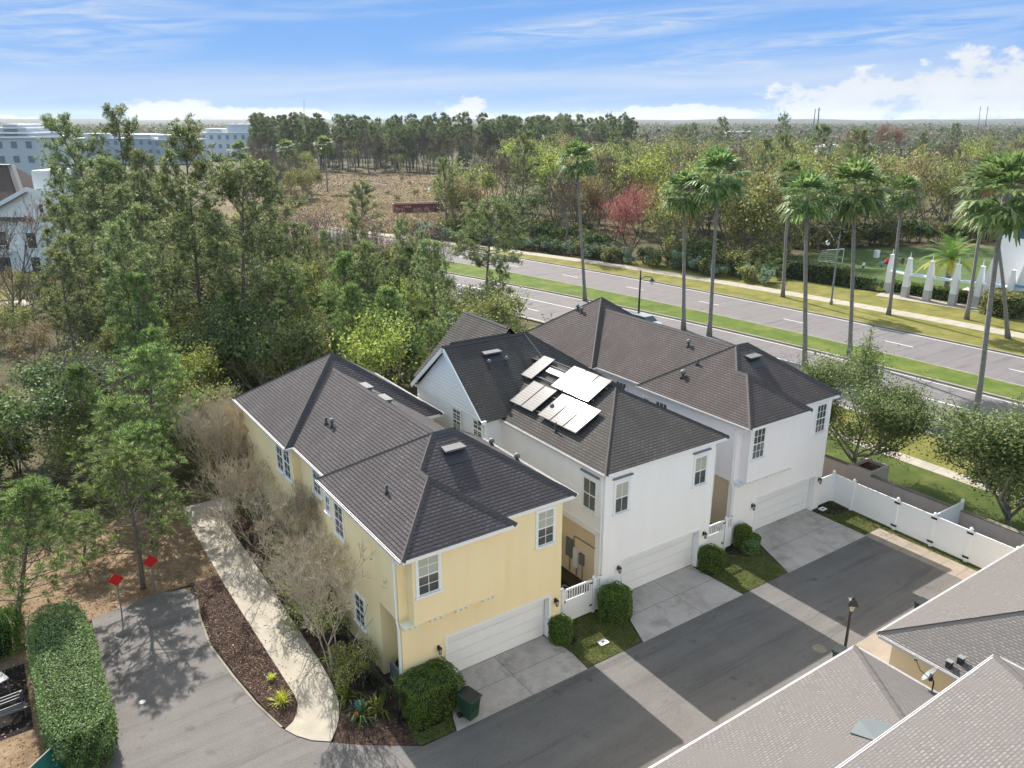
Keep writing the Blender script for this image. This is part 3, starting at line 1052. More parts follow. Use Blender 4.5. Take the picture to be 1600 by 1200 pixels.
def window(par, fc, a0, a1, z0, z1, cols=2, rows=2, blind=True, head_strip=False, trim=.10, name='window', frame='trim', head=None):
    mb = MB()
    t = trim
    fc.bx(mb, a0 - t, a0, .0, .045, z0 - .02, z1 + t)
    fc.bx(mb, a1, a1 + t, .0, .045, z0 - .02, z1 + t)
    fc.bx(mb, a0, a1, .0, .042, z1, z1 + t)
    if head_strip:
        fc.bx(mb, a0 - t, a1 + t, .0, .05, z1 + t, z1 + t + .12)
    zm = (z0 + z1) / 2
    fc.bx(mb, a0, a1, .0, .035, zm - .025, zm + .025)
    for z_, e in ((z0, .03), (z1 - .035, .035)):
        fc.bx(mb, a0, a1, .0, .03, z_, z_ + e)
    for sx in (a0, a1 - .03):
        fc.bx(mb, sx, sx + .03, .0, .031, z0 + .03, z1 - .036)
    for i in range(1, cols):
        x = a0 + (a1 - a0) * i / cols
        fc.bx(mb, x - .011, x + .011, .0, .026, z0 + .03, z1 - .036)
    for h0, h1 in ((z0, zm), (zm, z1)):
        for i in range(1, rows):
            z = h0 + (h1 - h0) * i / rows
            fc.bx(mb, a0 + .03, a1 - .03, .0, .024, z - .011, z + .011)
    w = mb.build(name, M[frame], par)
    for nm, h0, h1, m in (('pane', z0, zm, 'pane_dark'), ('pane', zm, z1, 'pane_blind' if blind else 'pane_dark')):
        pb = MB()
        fc.bx(pb, a0, a1, -.002, .012, h0, h1)
        pb.build(nm, M[m], w)
    sb = MB()
    fc.bx(sb, a0 - t - .05, a1 + t + .05, .0, .10, z0 - .09, z0 - .021)
    sb.build('sill', M[frame], w)
    if head:
        hb = MB()
        fc.bx(hb, a0 - t - .1, a1 + t + .1, .0, .09, z1 + t + .14, z1 + t + .22)
        hb.build('head_strip', M[head], w)  # grey strip stands in for the shade at the head trim
    return w


def garage_door(par, x0, x1, y, ztop, mat='door'):
    mb = MB()
    h = ztop / 4
    mb.box(x0, x1, y + .03, y + .06, 0, ztop)
    for i in range(4):
        mb.box(x0, x1, y, y + .03, i * h + (.008 if i else .02), (i + 1) * h - .008)
        n = 8
        w = (x1 - x0) / n
        for k in range(n):
            mb.box(x0 + k * w + .09, x0 + (k + 1) * w - .09, y - .006, y, i * h + .11, (i + 1) * h - .11)
    d = mb.build('garage_door', M[mat], par)
    s = MB()
    s.box(x0, x1, y - .012, y + .02, 0.001, .022)
    s.build('bottom_seal', M['black'], d)
    return d


def garage_frame(par, x0, x1, yf, ztop, mat='trim', depth=.33):
    mb = MB()
    mb.box(x0 - .11, x0 + .004, yf - .03, yf + depth, .014, ztop + .11)
    mb.box(x1 - .004, x1 + .11, yf - .03, yf + depth, .014, ztop + .11)
    mb.box(x0 + .005, x1 - .005, yf - .028, yf + depth, ztop - .004, ztop + .11)
    mb.build('door_frame', M[mat], par)


def wall_lamp(par, p, out=(0, -1, 0)):
    p, o = Vector(p), Vector(out)
    mb = MB()
    mb.obox(p + o * .015, (.05, 0, 0), o * .015, (0, 0, .11))
    mb.path([p + o * .02 + Vector((0, 0, .07)), p + o * .12 + Vector((0, 0, .16)), p + o * .16 + Vector((0, 0, .12))], .012, 5)
    c = p + o * .16
    mb.lathe([(.02, .14), (.085, .06), (.09, .05), (.02, .05)], 8, 0, c)
    for k in range(4):
        a = R(45 + 90 * k)
        d = Vector((math.cos(a), math.sin(a), 0))
        mb.path([c + d * .075 + Vector((0, 0, .05)), c + d * .055 + Vector((0, 0, -.17))], .009, 4)
    mb.lathe([(.06, -.20), (.06, -.17), (.02, -.17)], 8, 0, c)
    l = mb.build('wall_lamp', M['black'], par)
    g = MB()
    g.lathe([(.045, -.165), (.062, .045)], 8, 0, c)
    g.build('lamp_glass', M['pane_blind'], l)


def corbels(par, xs, y0, depth, z, mat='corbel', slab=True):
    for x in xs:
        mb = MB()
        for i in range(3):
            a = x + i * .23
            mb.box(a - .065, a + .065, y0 - depth, y0, z - .11, z)
            mb.box(a - .05, a + .05, y0 - depth * .6, y0, z - .2, z - .111)
        if slab:
            mb.box(x - .1, x + .56, y0 - depth - .02, y0, z + .001, z + .05)
        mb.build('corbel', M[mat], par)


def ridge_strip(mb, a, b, w=.11, t=.022):
    a, b = Vector(a), Vector(b)
    d = (b - a)
    L = d.length
    d.normalize()
    s = d.cross(Vector((0, 0, 1)))
    s = s.normalized() if s.length > .05 else Vector((1, 0, 0))
    n = s.cross(d)
    k = max(1, int(L / .3))
    for i in range(k):
        p = a + d * (L * (i + .5) / k) + n * (.012 + .005 * (i % 2))
        mb.obox(p + s * w * .48 - n * .028, d * (L / k * .52), s * w * .55 - n * .06, n * t * .5)
        mb.obox(p - s * w * .48 - n * .028, d * (L / k * .52), s * w * .55 + n * .06, n * t * .5)


def hood_vent(par, p, h, s, n, w, l, mats=('ventcap', 'vent')):
    """slant-back roof vent: pan, sides, cap that is open to the eave side"""
    p, h, s, n = Vector(p), Vector(h), Vector(s), Vector(n)
    mb = MB()
    mb.obox(p + n * .012, h * w * .5, s * l * .5, n * .012, 1)
    a = p + s * l * .5
    k = [a - h * w * .42 + n * .03, a + h * w * .42 + n * .03, a + h * w * .46 - s * l * .42 + n * .24, a - h * w * .46 - s * l * .42 + n * .24]
    mb.face(k, 0)
    mb.face([q - n * .02 for q in k[::-1]], 1)
    mb.face([k[3], k[2], k[2] - n * .07 - s * .04, k[3] - n * .07 - s * .04], 0)
    for q0, q1 in ((k[0], k[3]), (k[1], k[2])):
        mb.face([q0, q1, q1 - n * .23 + s * .05, q0 - n * .02], 1)
    mb.build('roof_vent', [M[m] for m in mats], par)


def pipe_vent(par, p, r=.06, h=.32, hood=True):
    mb = MB()
    mb.lathe([(r * 2.2, -.12), (r * 1.5, .05), (r, .08), (r, h)], 10, 0, p)
    if hood:
        mb.lathe([(r * 1.9, h - .08), (r * 2.0, h + .02), (r * 1.2, h + .1), (.01, h + .12)], 10, 1, p)
    mb.build('vent_pipe', [M['vent'], M['metal_grey']], par, smooth=True)


def gutter(par, a, b, out, w=.09, h=.105, mat='gutter'):
    a, b, o = Vector(a), Vector(b), Vector(out)
    d = (b - a).normalized()
    mb = MB()
    L = (b - a).length / 2
    c = (a + b) / 2
    up = Vector((0, 0, 1))
    mb.obox(c + o * .012 - up * h * .5, d * L, o * .012, up * h * .5)
    mb.obox(c + o * w - up * h * .46, d * L, o * .011, up * h * .46)
    mb.obox(c + o * w * .52 - up * h, d * L, o * w * .52, up * .011)
    for e in (a + d * .012, b - d * .012):
        mb.obox(e + o * w * .52 - up * h * .5, d * .01, o * w * .4, up * h * .46)
    k = int(2 * L / .8)
    for i in range(k):
        mb.obox(a + d * (2 * L * (i + .5) / k) + o * w * .5 - up * .01, d * .012, o * w * .46, up * .006)
    mb.build('gutter', M[mat], par)


def downspout(par, pts, w=.05):
    mb = MB()
    mb.path(pts, w, 4)
    mb.build('downpipe', M['trim'], par)


def ac_unit(base, label, rz=0):
    e = empty('air_conditioner', (base[0], base[1], 0), rz)
    tag(e, label, 'air conditioner', 'air conditioners beside the houses')
    mb = MB()
    mb.box(-.4, .4, -.4, .4, 0, .06, 1)
    mb.box(-.36, .36, -.36, .36, .06, .1)
    mb.box(-.36, .36, -.36, .36, .74, .8)
    for k in range(9):
        z = .12 + k * .07
        mb.box(-.345, .345, -.345, .345, z, z + .035)
    for sx in (-1, 1):
        for sy in (-1, 1):
            mb.box(sx * .36 - .02, sx * .36 + .02, sy * .36 - .02, sy * .36 + .02, .1, .74)
    mb.build('casing', [M['metal_grey'], M['concrete']], e)
    g = MB()
    for r_ in (.12, .2, .28):
        g.lathe([(r_ - .012, .805), (r_ - .012, .822), (r_, .822), (r_, .805)], 20)
    for k in range(10):
        a = k * math.pi / 5
        g.path([(0, 0, .815), (.3 * math.cos(a), .3 * math.sin(a), .812)], .008, 3)
    g.build('fan_grille', M['black'], e)


def house_a(name, label, ox, oy, zs, wall, low, roofm, cols, rows, group=None, niche=1.7, lamps=True, capm='cap'):
    e = empty(name, (ox, oy, 0))
    e.scale = (1, 1, zs)
    tag(e, label, 'house', 'houses along the alley')
    E, s1, s2, s3 = 6.69, .68, .67, .70
    top = E - .17
    w = MB()
    n = niche
    # ground floor
    w.box(-1.97, -.9, -.15, .25, 0, 3.5)
    w.box(-.9, 0, -.15, n, 0, 3.5)
    w.box(0, 5.05, -.15, n, 2.14, 3.5)
    w.box(5.05, 5.69, -.15, n, 0, 3.5)
    w.box(-1.97, 5.69, n, 7.1, 0, 3.5)
    w.box(-.905, -.9, .252, n - .002, .02, 3.48, 1)
    w.box(-1.96, -.907, n - .006, n, .02, 3.48, 1)
    # upper floor
    w.box(-1.97, 2.5, .0, 7.1, 3.5, top)
    w.box(2.5, 5.69, -.15, 7.1, 3.5, top)
    w.box(-1.6, 2.5, -.55, 0, 3.56, top)
    w.box(-1.99, -1.6, -.17, 0, 3.5, 3.57)
    # middle and rear
    w.box(-1.4, 5.4, 7.1, 11.8, 0, top)
    w.box(-1.78, 6.1, 11.8, 19.9, 0, top)
    w.build('wall', [M[wall], M[low]], e)
    # roof
    r = MB()
    A, B_ = (-2.15, -.2, E), (6.4, -.2, E)
    Cc, D = (6.4, 7.4, E), (-2.15, 7.4, E)
    zr = E + 3.8 * s1
    P, Q = (1.65, 3.6, zr), (2.6, 3.6, zr)
    r.roof([A, B_, Q, P])
    r.roof([B_, Cc, Q])
    r.roof([Cc, D, P, Q])
    r.roof([D, A, P])
    zb = E + 2.5 * s1
    b1, b2, k1, k2 = (-2.15, -.9, E), (2.85, -.9, E), (.35, 1.6, zb), (.35, 2.3, zb)
    r.roof([b1, b2, k1])
    r.roof([b2, (2.85, -.2, E), k2, k1])
    r.roof([A, b1, k1, k2])
    zm = E + 3.65 * s2
    r.roof([(-1.75, 7.3, E), (1.9, 3.7, zm), (1.9, 15.0, zm), (-1.75, 11.5, E)])
    r.roof([(5.55, 7.3, E), (1.9, 3.7, zm), (1.9, 15.0, zm), (5.55, 11.5, E)])
    za = E + 4.35 * s3
    ap = (2.175, 15.85, za)
    q1, q2, q3, q4 = (-2.15, 11.5, E), (6.5, 11.5, E), (6.5, 20.2, E), (-2.15, 20.2, E)
    r.roof([q1, q2, ap])
    r.roof([q2, q3, ap])
    r.roof([q3, q4, ap])
    r.roof([q4, q1, ap])
    rf = r.build('roof', M[roofm], e)
    f = MB()
    f.box(-2.14, 6.39, -.19, 7.39, E - .165, E - .012)
    f.box(-2.13, 2.84, -.89, -.19, E - .162, E - .010)
    f.box(-1.74, 5.54, 7.39, 11.51, E - .160, E - .014)
    f.box(-2.14, 6.49, 11.51, 20.19, E - .166, E - .012)
    f.build('fascia', M['trim'], e)
    c = MB()
    for a, b in ((b1, k1), (b2, k1), (k1, k2), (B_, Q), (P, Q), (D, P), (Cc, Q), ((1.9, 3.9, zm), (1.9, 15, zm)), (q1, ap), (q2, ap), (q3, ap), (q4, ap), ((.35, 2.3, zb), P)):
        ridge_strip(c, a, b)
    c.build('ridge_cap', M[capm], rf)
    gutter(e, (-2.15, 7.4, E), (-2.15, -.9, E), (-1, 0, 0))
    gutter(e, (-1.75, 11.4, E), (-1.75, 7.5, E), (-1, 0, 0))
    gutter(e, (-2.15, 20.2, E), (-2.15, 11.5, E), (-1, 0, 0))
    gutter(e, (6.4, 7.3, E), (6.4, -.2, E), (1, 0, 0))
    gutter(e, (6.5, 20.2, E), (6.5, 11.5, E), (1, 0, 0))
    gutter(e, (-2.15, 11.5, E - .003), (-1.85, 11.5, E - .003), (0, -1, 0))
    downspout(e, [(-2.24, -.72, E - .1), (-2.2, -.6, E - .25), (-2.05, .06, E - .45), (-2.04, .06, 3.6), (-2.04, -.1, 3.3), (-2.04, -.1, .1)])
    gd = garage_door(e, .02, 5.03, .17, 2.12)
    garage_frame(e, 0, 5.05, -.15, 2.14, depth=.3)
    fr, up = Face((0, -.55, 0), (1, 0, 0), (0, -1, 0)), Face((0, -.15, 0), (1, 0, 0), (0, -1, 0))
    window(e, fr, -1.38, -.5, 4.8, 6.38, cols, rows, name == 'yellow_house')
    window(e, up, 4.4, 5.22, 4.82, 6.4, cols, rows, name == 'yellow_house')
    lf, lm, lb = Face((-1.97, 0, 0), (0, 1, 0), (-1, 0, 0)), Face((-1.4, 0, 0), (0, 1, 0), (-1, 0, 0)), Face((-1.78, 0, 0), (0, 1, 0), (-1, 0, 0))
    window(e, lf, 5.05, 5.95, 4.7, 6.2, cols, rows, False)
    window(e, lf, 6.5, 6.95, 5.3, 6.1, 2, 1, False)
    window(e, lm, 9.1, 10.0, 4.9, 6.2, cols, rows, False)
    window(e, lb, 12.2, 13.1, 4.6, 6.3, cols, rows, False)
    window(e, lb, 13.3, 14.2, 4.6, 6.3, cols, rows, False)
    window(e, lb, 13.0, 14.2, 1.2, 2.8, cols, rows, False)
    window(e, lf, 3.4, 4.3, 1.2, 2.6, cols, rows, False)
    corbels(e, (-1.93, -.85, .3, 1.55) if name == 'yellow_house' else (-1.9, -1.2, -.5, .2, .9, 1.6), -.15, .40, 3.55, *(() if name == 'yellow_house' else ('trim', False)))
    if lamps:
        wall_lamp(e, (-.42, -.15, 1.85))
        wall_lamp(e, (5.38, -.15, 1.85))
    # things on the roof
    nf = Vector((0, -s1, 1)).normalized()
    sf = Vector((0, 1, s1)).normalized()
    hood_vent(rf, (2.15, 2.6, E + 2.8 * s1), (1, 0, 0), sf, nf, 1.1, .95)
    nr, sr = Vector((s2, 0, 1)).normalized(), Vector((-1, 0, s2)).normalized()
    if name == 'yellow_house':
        for y in (11.8, 9.6):
            hood_vent(rf, (2.45, y, zm - .55 * s2), (0, 1, 0), sr, nr, 1.1, .8, ('ventcap', 'ventcap'))
        for x, y, hd in ((-.2, 11.0, False), (-.15, 10.4, True)):
            pipe_vent(rf, (x, y, E + (x + 1.75) * s2), hood=hd)
        pipe_vent(rf, (-.9, 2.85, E + (1.25) * s1), .05, .35, False)
        for y in (5.2, 3.1):
            pipe_vent(rf, (5.6, y, E + .8 * s1), .07, .25)
    else:
        for x, y, k in ((.95, 16.9, 3.1 * s3), (.85, 16.3, 3.0 * s3), (1.15, 6.7, 2.9 * s2), (-.85, 5.1, 1.3 * s1), (.05, 4.9, 2.2 * s1)):
            pipe_vent(rf, (x, y, E + k), .08 if x < 0 else .06, .3, x != .05)
    return e, rf


hA, _ = house_a('yellow_house', 'yellow stucco house with grey hip roof and white garage door, beside the curved path', 0, 0, 1, 'stucco_yellow', 'stucco_yellow', 'roof_grey', 2, 2, niche=1.75)
hC, _ = house_a('pale_house', 'pale pinkish white house with brown hip roof beside the white fence', 19.9, 1.0, 1.045, 'stucco_pale', 'stucco_beige', 'roof_brown', 3, 2, niche=3.6, capm='cap')


def house_b():
    e = empty('white_house', (9.738, .4, 0))
    tag(e, 'white middle house with solar panels on its weathered hip roof', 'house', 'houses along the alley')
    E, m = 6.93, .545
    top = E - .17
    w = MB()
    w.box(-1.31, -.5, -.1, .45, 0, 3.7)
    w.box(-.5, 0, -.1, 7, 0, 3.7)
    w.box(0, 5.05, -.1, 7, 2.14, 3.7)
    w.box(5.05, 5.77, -.1, 7, 0, 3.7)
    w.box(-1.31, 5.77, -.1, 8.2, 3.7, top)
    w.box(-.506, -.5, .452, 6.9, .02, 3.69, 1)
    w.box(-2.5, 6.3, 8.15, 15.4, 0, 6.9, 2)
    w.box(-1.35, -1.31, -.1, 7.9, 3.64, 3.92, 3)
    w.box(-2.51, -2.2, 8.05, 8.15, 0, 6.9, 3)
    zr = 7.05 + 3.85 * .80
    # gable of the wing, as a thin wall with siding courses
    w.face([(-2.52, 8.15, 6.9), (-2.52, 11.75, zr - .12), (-2.52, 15.4, 6.9)][::-1], 2)
    w.face([(-2.48, 8.15, 6.9), (-2.48, 11.75, zr - .12), (-2.48, 15.4, 6.9)], 2)
    for k in range(30):
        z = 3.6 + k * .2
        half = 3.6 if z < 6.9 else max(0, 3.6 * (1 - (z - 6.9) / (zr - 7.02)))
        if half > .15:
            w.box(-2.54, -2.52, 11.77 - half, 11.77 + half, z, z + .03, 3)
    w.build('wall', [M['stucco_white'], M['stucco_beige'], M['siding'], M['trim']], e)
    r = MB()
    f1, f2 = (-1.44, -.25, E), (6.5, -.25, E)
    zt = E + 3.97 * m
    k1, k2 = (2.53, 3.72, zt), (2.53, 11.0, zt)
    r.roof([f1, f2, k1])
    r.roof([(-1.44, 8.4, E), f1, k1, k2, (2.53, 10.9, zt)])
    r.roof([f2, (6.5, 8.4, E), k2, k1])
    ze, s = 7.05, .80
    zq = ze + 3.9 * s
    g1, g2, g3, g4 = (-2.8, 7.85, ze), (6.9, 7.85, ze), (6.9, 15.65, ze), (-2.8, 15.65, ze)
    p1, p2 = (-2.8, 11.75, zq), (2.7, 11.75, zq)
    r.roof([g1, g2, p2, p1])
    r.roof([g2, g3, p2])
    r.roof([g3, g4, p1, p2])
    z2 = 10.55
    r.roof([(1.7, 11.9, z2), (1.7, 16.9, z2), (-2.0, 16.9, z2 - 3.7 * .95), (-2.0, 11.9, z2 - 3.7 * .95)])
    r.roof([(1.7, 11.9, z2), (1.7, 16.9, z2), (5.4, 16.9, z2 - 3.7 * .95), (5.4, 11.9, z2 - 3.7 * .95)])
    rf = r.build('roof', M['roof_dark'], e)
    f = MB()
    f.box(-1.43, 6.49, -.24, 8.3, E - .165, E - .012)
    f.box(-2.62, 6.89, 15.35, 15.64, ze - .165, ze - .012)
    f.box(6.3, 6.89, 7.86, 15.64, ze - .162, ze - .014)
    # barge boards on the gable
    for (a, b) in ((g1, p1), (g4, p1)):
        a, b = Vector(a), Vector(b)
        d = (b - a).normalized()
        f.obox((a + b) / 2 + Vector((.03, 0, -.12)), (.03, 0, 0), d * (b - a).length / 2, d.cross(Vector((1, 0, 0))) * .11)
    f.obox((-2.65, 8.0, ze - .02), (.15, 0, 0), (0, .18, 0), (0, 0, .09))
    f.build('fascia', M['trim'], e)
    sb = MB()
    for (a, b) in ((g1, p1), (g4, p1)):
        a, b = Vector(a), Vector(b)
        d = (b - a).normalized()
        sb.obox((a + b) / 2 + Vector((.14, 0, -.05)), (.13, 0, 0), d * (b - a).length / 2, d.cross(Vector((1, 0, 0))) * .03)
    sb.build('soffit', M['trim'], e)
    c = MB()
    for grp in (((f1, k1), (f2, k1), (k1, k2)), ((p1, p2), (g2, p2), (g3, p2)), (((1.7, 12.1, z2), (1.7, 16.9, z2)),)):
        c = MB()
        for a, b in grp:
            ridge_strip(c, a, b)
        c.build('ridge_cap', M['cap_dark'], rf)
    rv = MB()
    rv.obox((-.2, 12.0, zq + .03), (1.9, 0, 0), (0, .1, -.05), (0, .02, .04))
    rv.build('ridge_vent', M['vent'], rf)
    gutter(e, (-1.44, 7.95, E), (-1.44, -.25, E), (-1, 0, 0))
    gutter(e, (6.5, 7.4, E), (6.5, -.25, E), (1, 0, 0))
    gutter(e, (6.9, 15.6, ze), (6.9, 7.85, ze), (1, 0, 0))
    downspout(e, [(-1.5, -.05, E - .1), (-1.40, .0, E - .3), (-1.37, .0, 3.0), (-1.37, .0, .1)])
    downspout(e, [(6.5, -.1, E - .1), (5.9, -.02, E - .5), (5.84, -.02, .1)])
    garage_door(e, .02, 5.03, .22, 2.12)
    garage_frame(e, 0, 5.05, -.1, 2.14, depth=.3)
    fr = Face((0, -.1, 0), (1, 0, 0), (0, -1, 0))
    window(e, fr, -.7, .08, 4.78, 6.25, 2, 1, head='metal_grey')
    window(e, fr, 4.38, 5.18, 4.78, 6.25, 2, 1, head='metal_grey')
    lf = Face((-1.31, 0, 0), (0, 1, 0), (-1, 0, 0))
    window(e, lf, .5, 1.38, 4.75, 6.25, 2, 1, False, head='metal_grey')
    lw = Face((-2.52, 0, 0), (0, 1, 0), (-1, 0, 0))
    window(e, lw, 10.4, 11.2, 5.6, 6.9, 2, 2, False, trim=.12)
    window(e, lw, 8.25, 9.05, 5.8, 6.9, 2, 2, False, trim=.12)
    wall_lamp(e, (-.34, -.1, 1.85))
    wall_lamp(e, (5.4, -.1, 1.85))
    # meters and pipes in the side passage
    mm = MB()
    mm.box(-.64, -.51, 3.9, 4.25, 1.15, 1.85)
    mm.lathe([(.13, -.06), (.13, .06)], 12, 1, (-.66, 4.08, 1.62))
    mm.box(-.60, -.51, 3.0, 3.5, .9, 1.9, 1)
    mm.box(-.66, -.51, 2.5, 2.85, .6, 1.6, 2)
    mm.box(-.62, -.51, 2.1, 2.42, .9, 1.5, 1)
    for y, z0, z1 in ((4.05, .1, 1.15), (3.2, .1, .9), (2.65, .1, .6), (2.2, .1, .9), (2.9, 1.6, 2.2)):
        mm.path([(-.56, y, z0), (-.56, y, z1)], .025, 6, 1)
    mm.path([(-.56, 2.9, 2.2), (-.56, 1.2, 2.25)], .02, 6, 1)
    mm.build('utility_meter', [M['metal_dark'], M['metal_grey'], M['trim']], e)
    # roof things
    nf, sf = Vector((0, -s, 1)).normalized(), Vector((0, 1, s)).normalized()
    hood_vent(rf, (-.15, 10.85, ze + 3.0 * s), (1, 0, 0), sf, nf, 1.25, .8)
    for x in (-.72, .4):
        pipe_vent(rf, (x, 10.3, ze + 2.45 * s), .05, .38)
    hood_vent(rf, (2.15, 10.15, E + 3.55 * m), (0, -1, 0), Vector((1, 0, m)).normalized(), Vector((-m, 0, 1)).normalized(), .8, .7, ('vent', 'vent'))
    pipe_vent(rf, (.1, 5.75, E + 1.54 * m), .06, .3)
    pipe_vent(rf, (-.75, 4.3, E + .69 * m), .045, .5, False)
    cd = MB()
    cd.path([(2.5, 11.6, zq - .02), (2.56, 10.6, zt + .45), (2.6, 10.0, zt + .09), (2.6, 5, zt + .09)], .022, 5)
    cd.build('conduit', M['metal_grey'], rf)
    sw = MB()
    sw.obox((1.9, 7.9, E + 3.34 * m + .16), (.14, 0, .14 * m), (0, .62, 0), (-.02, 0, .035))
    sw.build('junction_box', M['trim'], rf)
    # solar panels: on rails, tilt shaped to send the sun's glare to the camera
    mt = .515
    ax = Vector((1, 0, mt)).normalized()
    ay = Vector((0, 1, -.018)).normalized()
    n = ax.cross(ay)

    def panel(x, y, w=1.75, h=1.0):
        c = Vector((x, y, E + (x + 1.44) * m + .27))
        pm = MB()
        pm.obox((0, 0, 0), (w / 2 - .025, 0, 0), (0, h / 2 - .025, 0), (0, 0, .014))
        mat = Matrix(((ax.x, ay.x, n.x), (ax.y, ay.y, n.y), (ax.z, ay.z, n.z))).to_4x4()
        o = pm.build('solar_panel', M['solar'], rf)
        o.matrix_local = Matrix.Translation(c) @ mat
        q = MB()
        for sx in (-1, 1):
            q.box(sx * (w / 2) - .02, sx * (w / 2) + .02, -h / 2 - .0, h / 2 + .0, -.03, .018)
        for sy in (-1, 1):
            q.box(-w / 2 + .021, w / 2 - .021, sy * (h / 2 - .01) - .012, sy * (h / 2 - .01) + .012, -.028, .0175)
        f_ = q.build('panel_frame', M['solar_frame'], rf)
        f_.parent = o
    for y in (4.02, 5.05, 6.08):
        panel(.16, y - .6)
        panel(1.80, y + .55)
    for y in (6.95, 7.98):
        panel(.16, y)
    panel(1.72, 9.2)
    rl = MB()
    for x in (-.35, .65):
        rl.obox((x, 5.9, E + (x + 1.44) * m + .13), (.025, 0, 0), (0, 2.8, 0), (0, 0, .03))
    for x in (1.35, 2.2):
        rl.obox((x, 6.9, E + (x + 1.44) * m + .13), (.025, 0, 0), (0, 2.9, 0), (0, 0, .03))
    rl.build('mounting_rail', M['metal_grey'], rf)
    return e


hB = house_b()


# ---- the three roofs close under the camera
def fg_house(name, label, x0, x1, y0, y1, E, m, hipL, hipR, body=None):
    e = empty(name, ((x0 + x1) / 2, (y0 + y1) / 2, 0))
    tag(e, label, 'house', 'houses with light shingle roofs')
    cx, cy = (x0 + x1) / 2, (y0 + y1) / 2
    X0, X1, Y0, Y1 = x0 - cx, x1 - cx, y0 - cy, y1 - cy
    h = (Y1 - Y0) / 2
    z = E + h * m
    a = (X0 + (h if hipL else 0), (Y0 + Y1) / 2, z)
    b = (X1 - (h if hipR else 0), (Y0 + Y1) / 2, z)
    r = MB()
    r.roof([(X0, Y1, E), (X1, Y1, E), b, a])
    r.roof([(X0, Y0, E), (X1, Y0, E), b, a])
    if hipL:
        r.roof([(X0, Y0, E), (X0, Y1, E), a])
    if hipR:
        r.roof([(X1, Y0, E), (X1, Y1, E), b])
    rf = r.build('roof', M['roof_light'], e)
    c = MB()
    for p, q, on in (((X0, Y1, E), a, hipL), ((X0, Y0, E), a, hipL), ((X1, Y1, E), b, hipR), ((X1, Y0, E), b, hipR), (a, b, True)):
        if on:
            ridge_strip(c, p, q, .16)
    c.build('ridge_cap', M['cap'], rf)
    w = MB()
    w.box(X0 + .4, X1 - .4, Y0 + .4, Y1 - .4, 0, E - .15)
    if not hipR:
        w.prism([(X1 - .42, Y0 + .5), (X1 - .41, Y0 + .5), (X1 - .41, Y1 - .5), (X1 - .42, Y1 - .5)], E - .15, E + .02)
    w.build('wall', M['stucco_tan'], e)
    f = MB()
    f.box(X0 + .01, X1 - .01, Y0 + .01, Y1 - .01, E - .16, E - .012)
    f.build('fascia', M['trim'], e)
    gutter(e, (X0, Y1, E), (X1, Y1, E), (0, 1, 0), .06, .08)
    if hipR:
        gutter(e, (X1, Y1 - .1, E), (X1, Y0, E), (1, 0, 0), .07, .08)
    if hipL:
        gutter(e, (X0, Y0, E), (X0, Y1 - .1, E), (-1, 0, 0), .1, .11)
    return e, rf, (cx, cy)


d1, d1r, o1 = fg_house('garage', 'tan garage with light shingle roof and satellite dish beside the alley lamp', -6, 11.05, -19.5, -10.65, 3.6, .40, False, True)
d2, d2r, o2 = fg_house('garage', 'tan garage with light shingle roof and two small roof vents, nearest the white fence', 12.45, 27, -19.5, -10.65, 3.6, .46, True, False)
d3, d3r, o3 = fg_house('corner_house', 'house with light shingle roof overlapping the garage roofs in the corner', -8, 10.0, -27.5, -15.45, 6.7, .42, False, True)
nf, sf = Vector((0, .40, 1)).normalized(), Vector((0, -1, .40)).normalized()


M['lead'] = plain('dull_lead', (.115, .135, .145), .75, 0, .3, 2)


def skylight_vent(par, p, m, col):
    p = Vector(p)
    n_, s_ = Vector((0, m, 1)).normalized(), Vector((0, -1, m)).normalized()
    mb = MB()
    h = Vector((1, 0, 0))
    a, b = p + s_ * .45, p - s_ * .45
    pts = [a - h * .5, a + h * .5, b + h * .5, b - h * .5]
    lo = [q + n_ * .01 for q in pts]
    hi = [pts[0] + n_ * .03, pts[1] + n_ * .03, b + h * .5 + n_ * .06, b - h * .5 + n_ * .06]
    md = (p - s_ * .42 + n_ * .24)
    mb.face([hi[0], hi[1], md + h * .05, md - h * .05], 0)
    mb.face([hi[1], hi[2], md + h * .05], 0)
    mb.face([hi[3], hi[0], md - h * .05], 0)
    mb.face([hi[2], hi[3], md - h * .05, md + h * .05], 1)
    mb.face(lo, 1)
    for i in range(4):
        mb.face([lo[i], lo[(i + 1) % 4], hi[(i + 1) % 4], hi[i]], 0)
    mb.build('roof_vent', [M['lead'], M['vent']], par)


skylight_vent(d1r, (6.1 - o1[0], -14.3 - o1[1], 3.6 + 3.65 * .40), .40, 'metal_grey')
for x, y in ((12.62, -13.2), (12.95, -13.4)):
    mb = MB()
    z = 3.6 + (x - 12.45) * .46
    mb.box(-.09, .09, -.09, .09, -.1, .22)
    mb.box(-.11, .11, -.11, .11, .22, .25, 1)
    mb.build('roof_vent', [M['vent'], M['metal_grey']], d2r, (x - o2[0], y - o2[1], z))
pipe_vent(d3r, (8.35 - o3[0], -17.0 - o3[1], 6.7 + 1.55 * .42), .08, .25)

ac_unit((-1.45, 1.05), 'air conditioner in the niche under the yellow house overhang')
ac_unit((7.2, 1.5), 'air conditioner behind the gate between the yellow and white houses', .1)
ac_unit((16.7, 1.9), 'air conditioner behind the gate between the white and pale houses', .1)
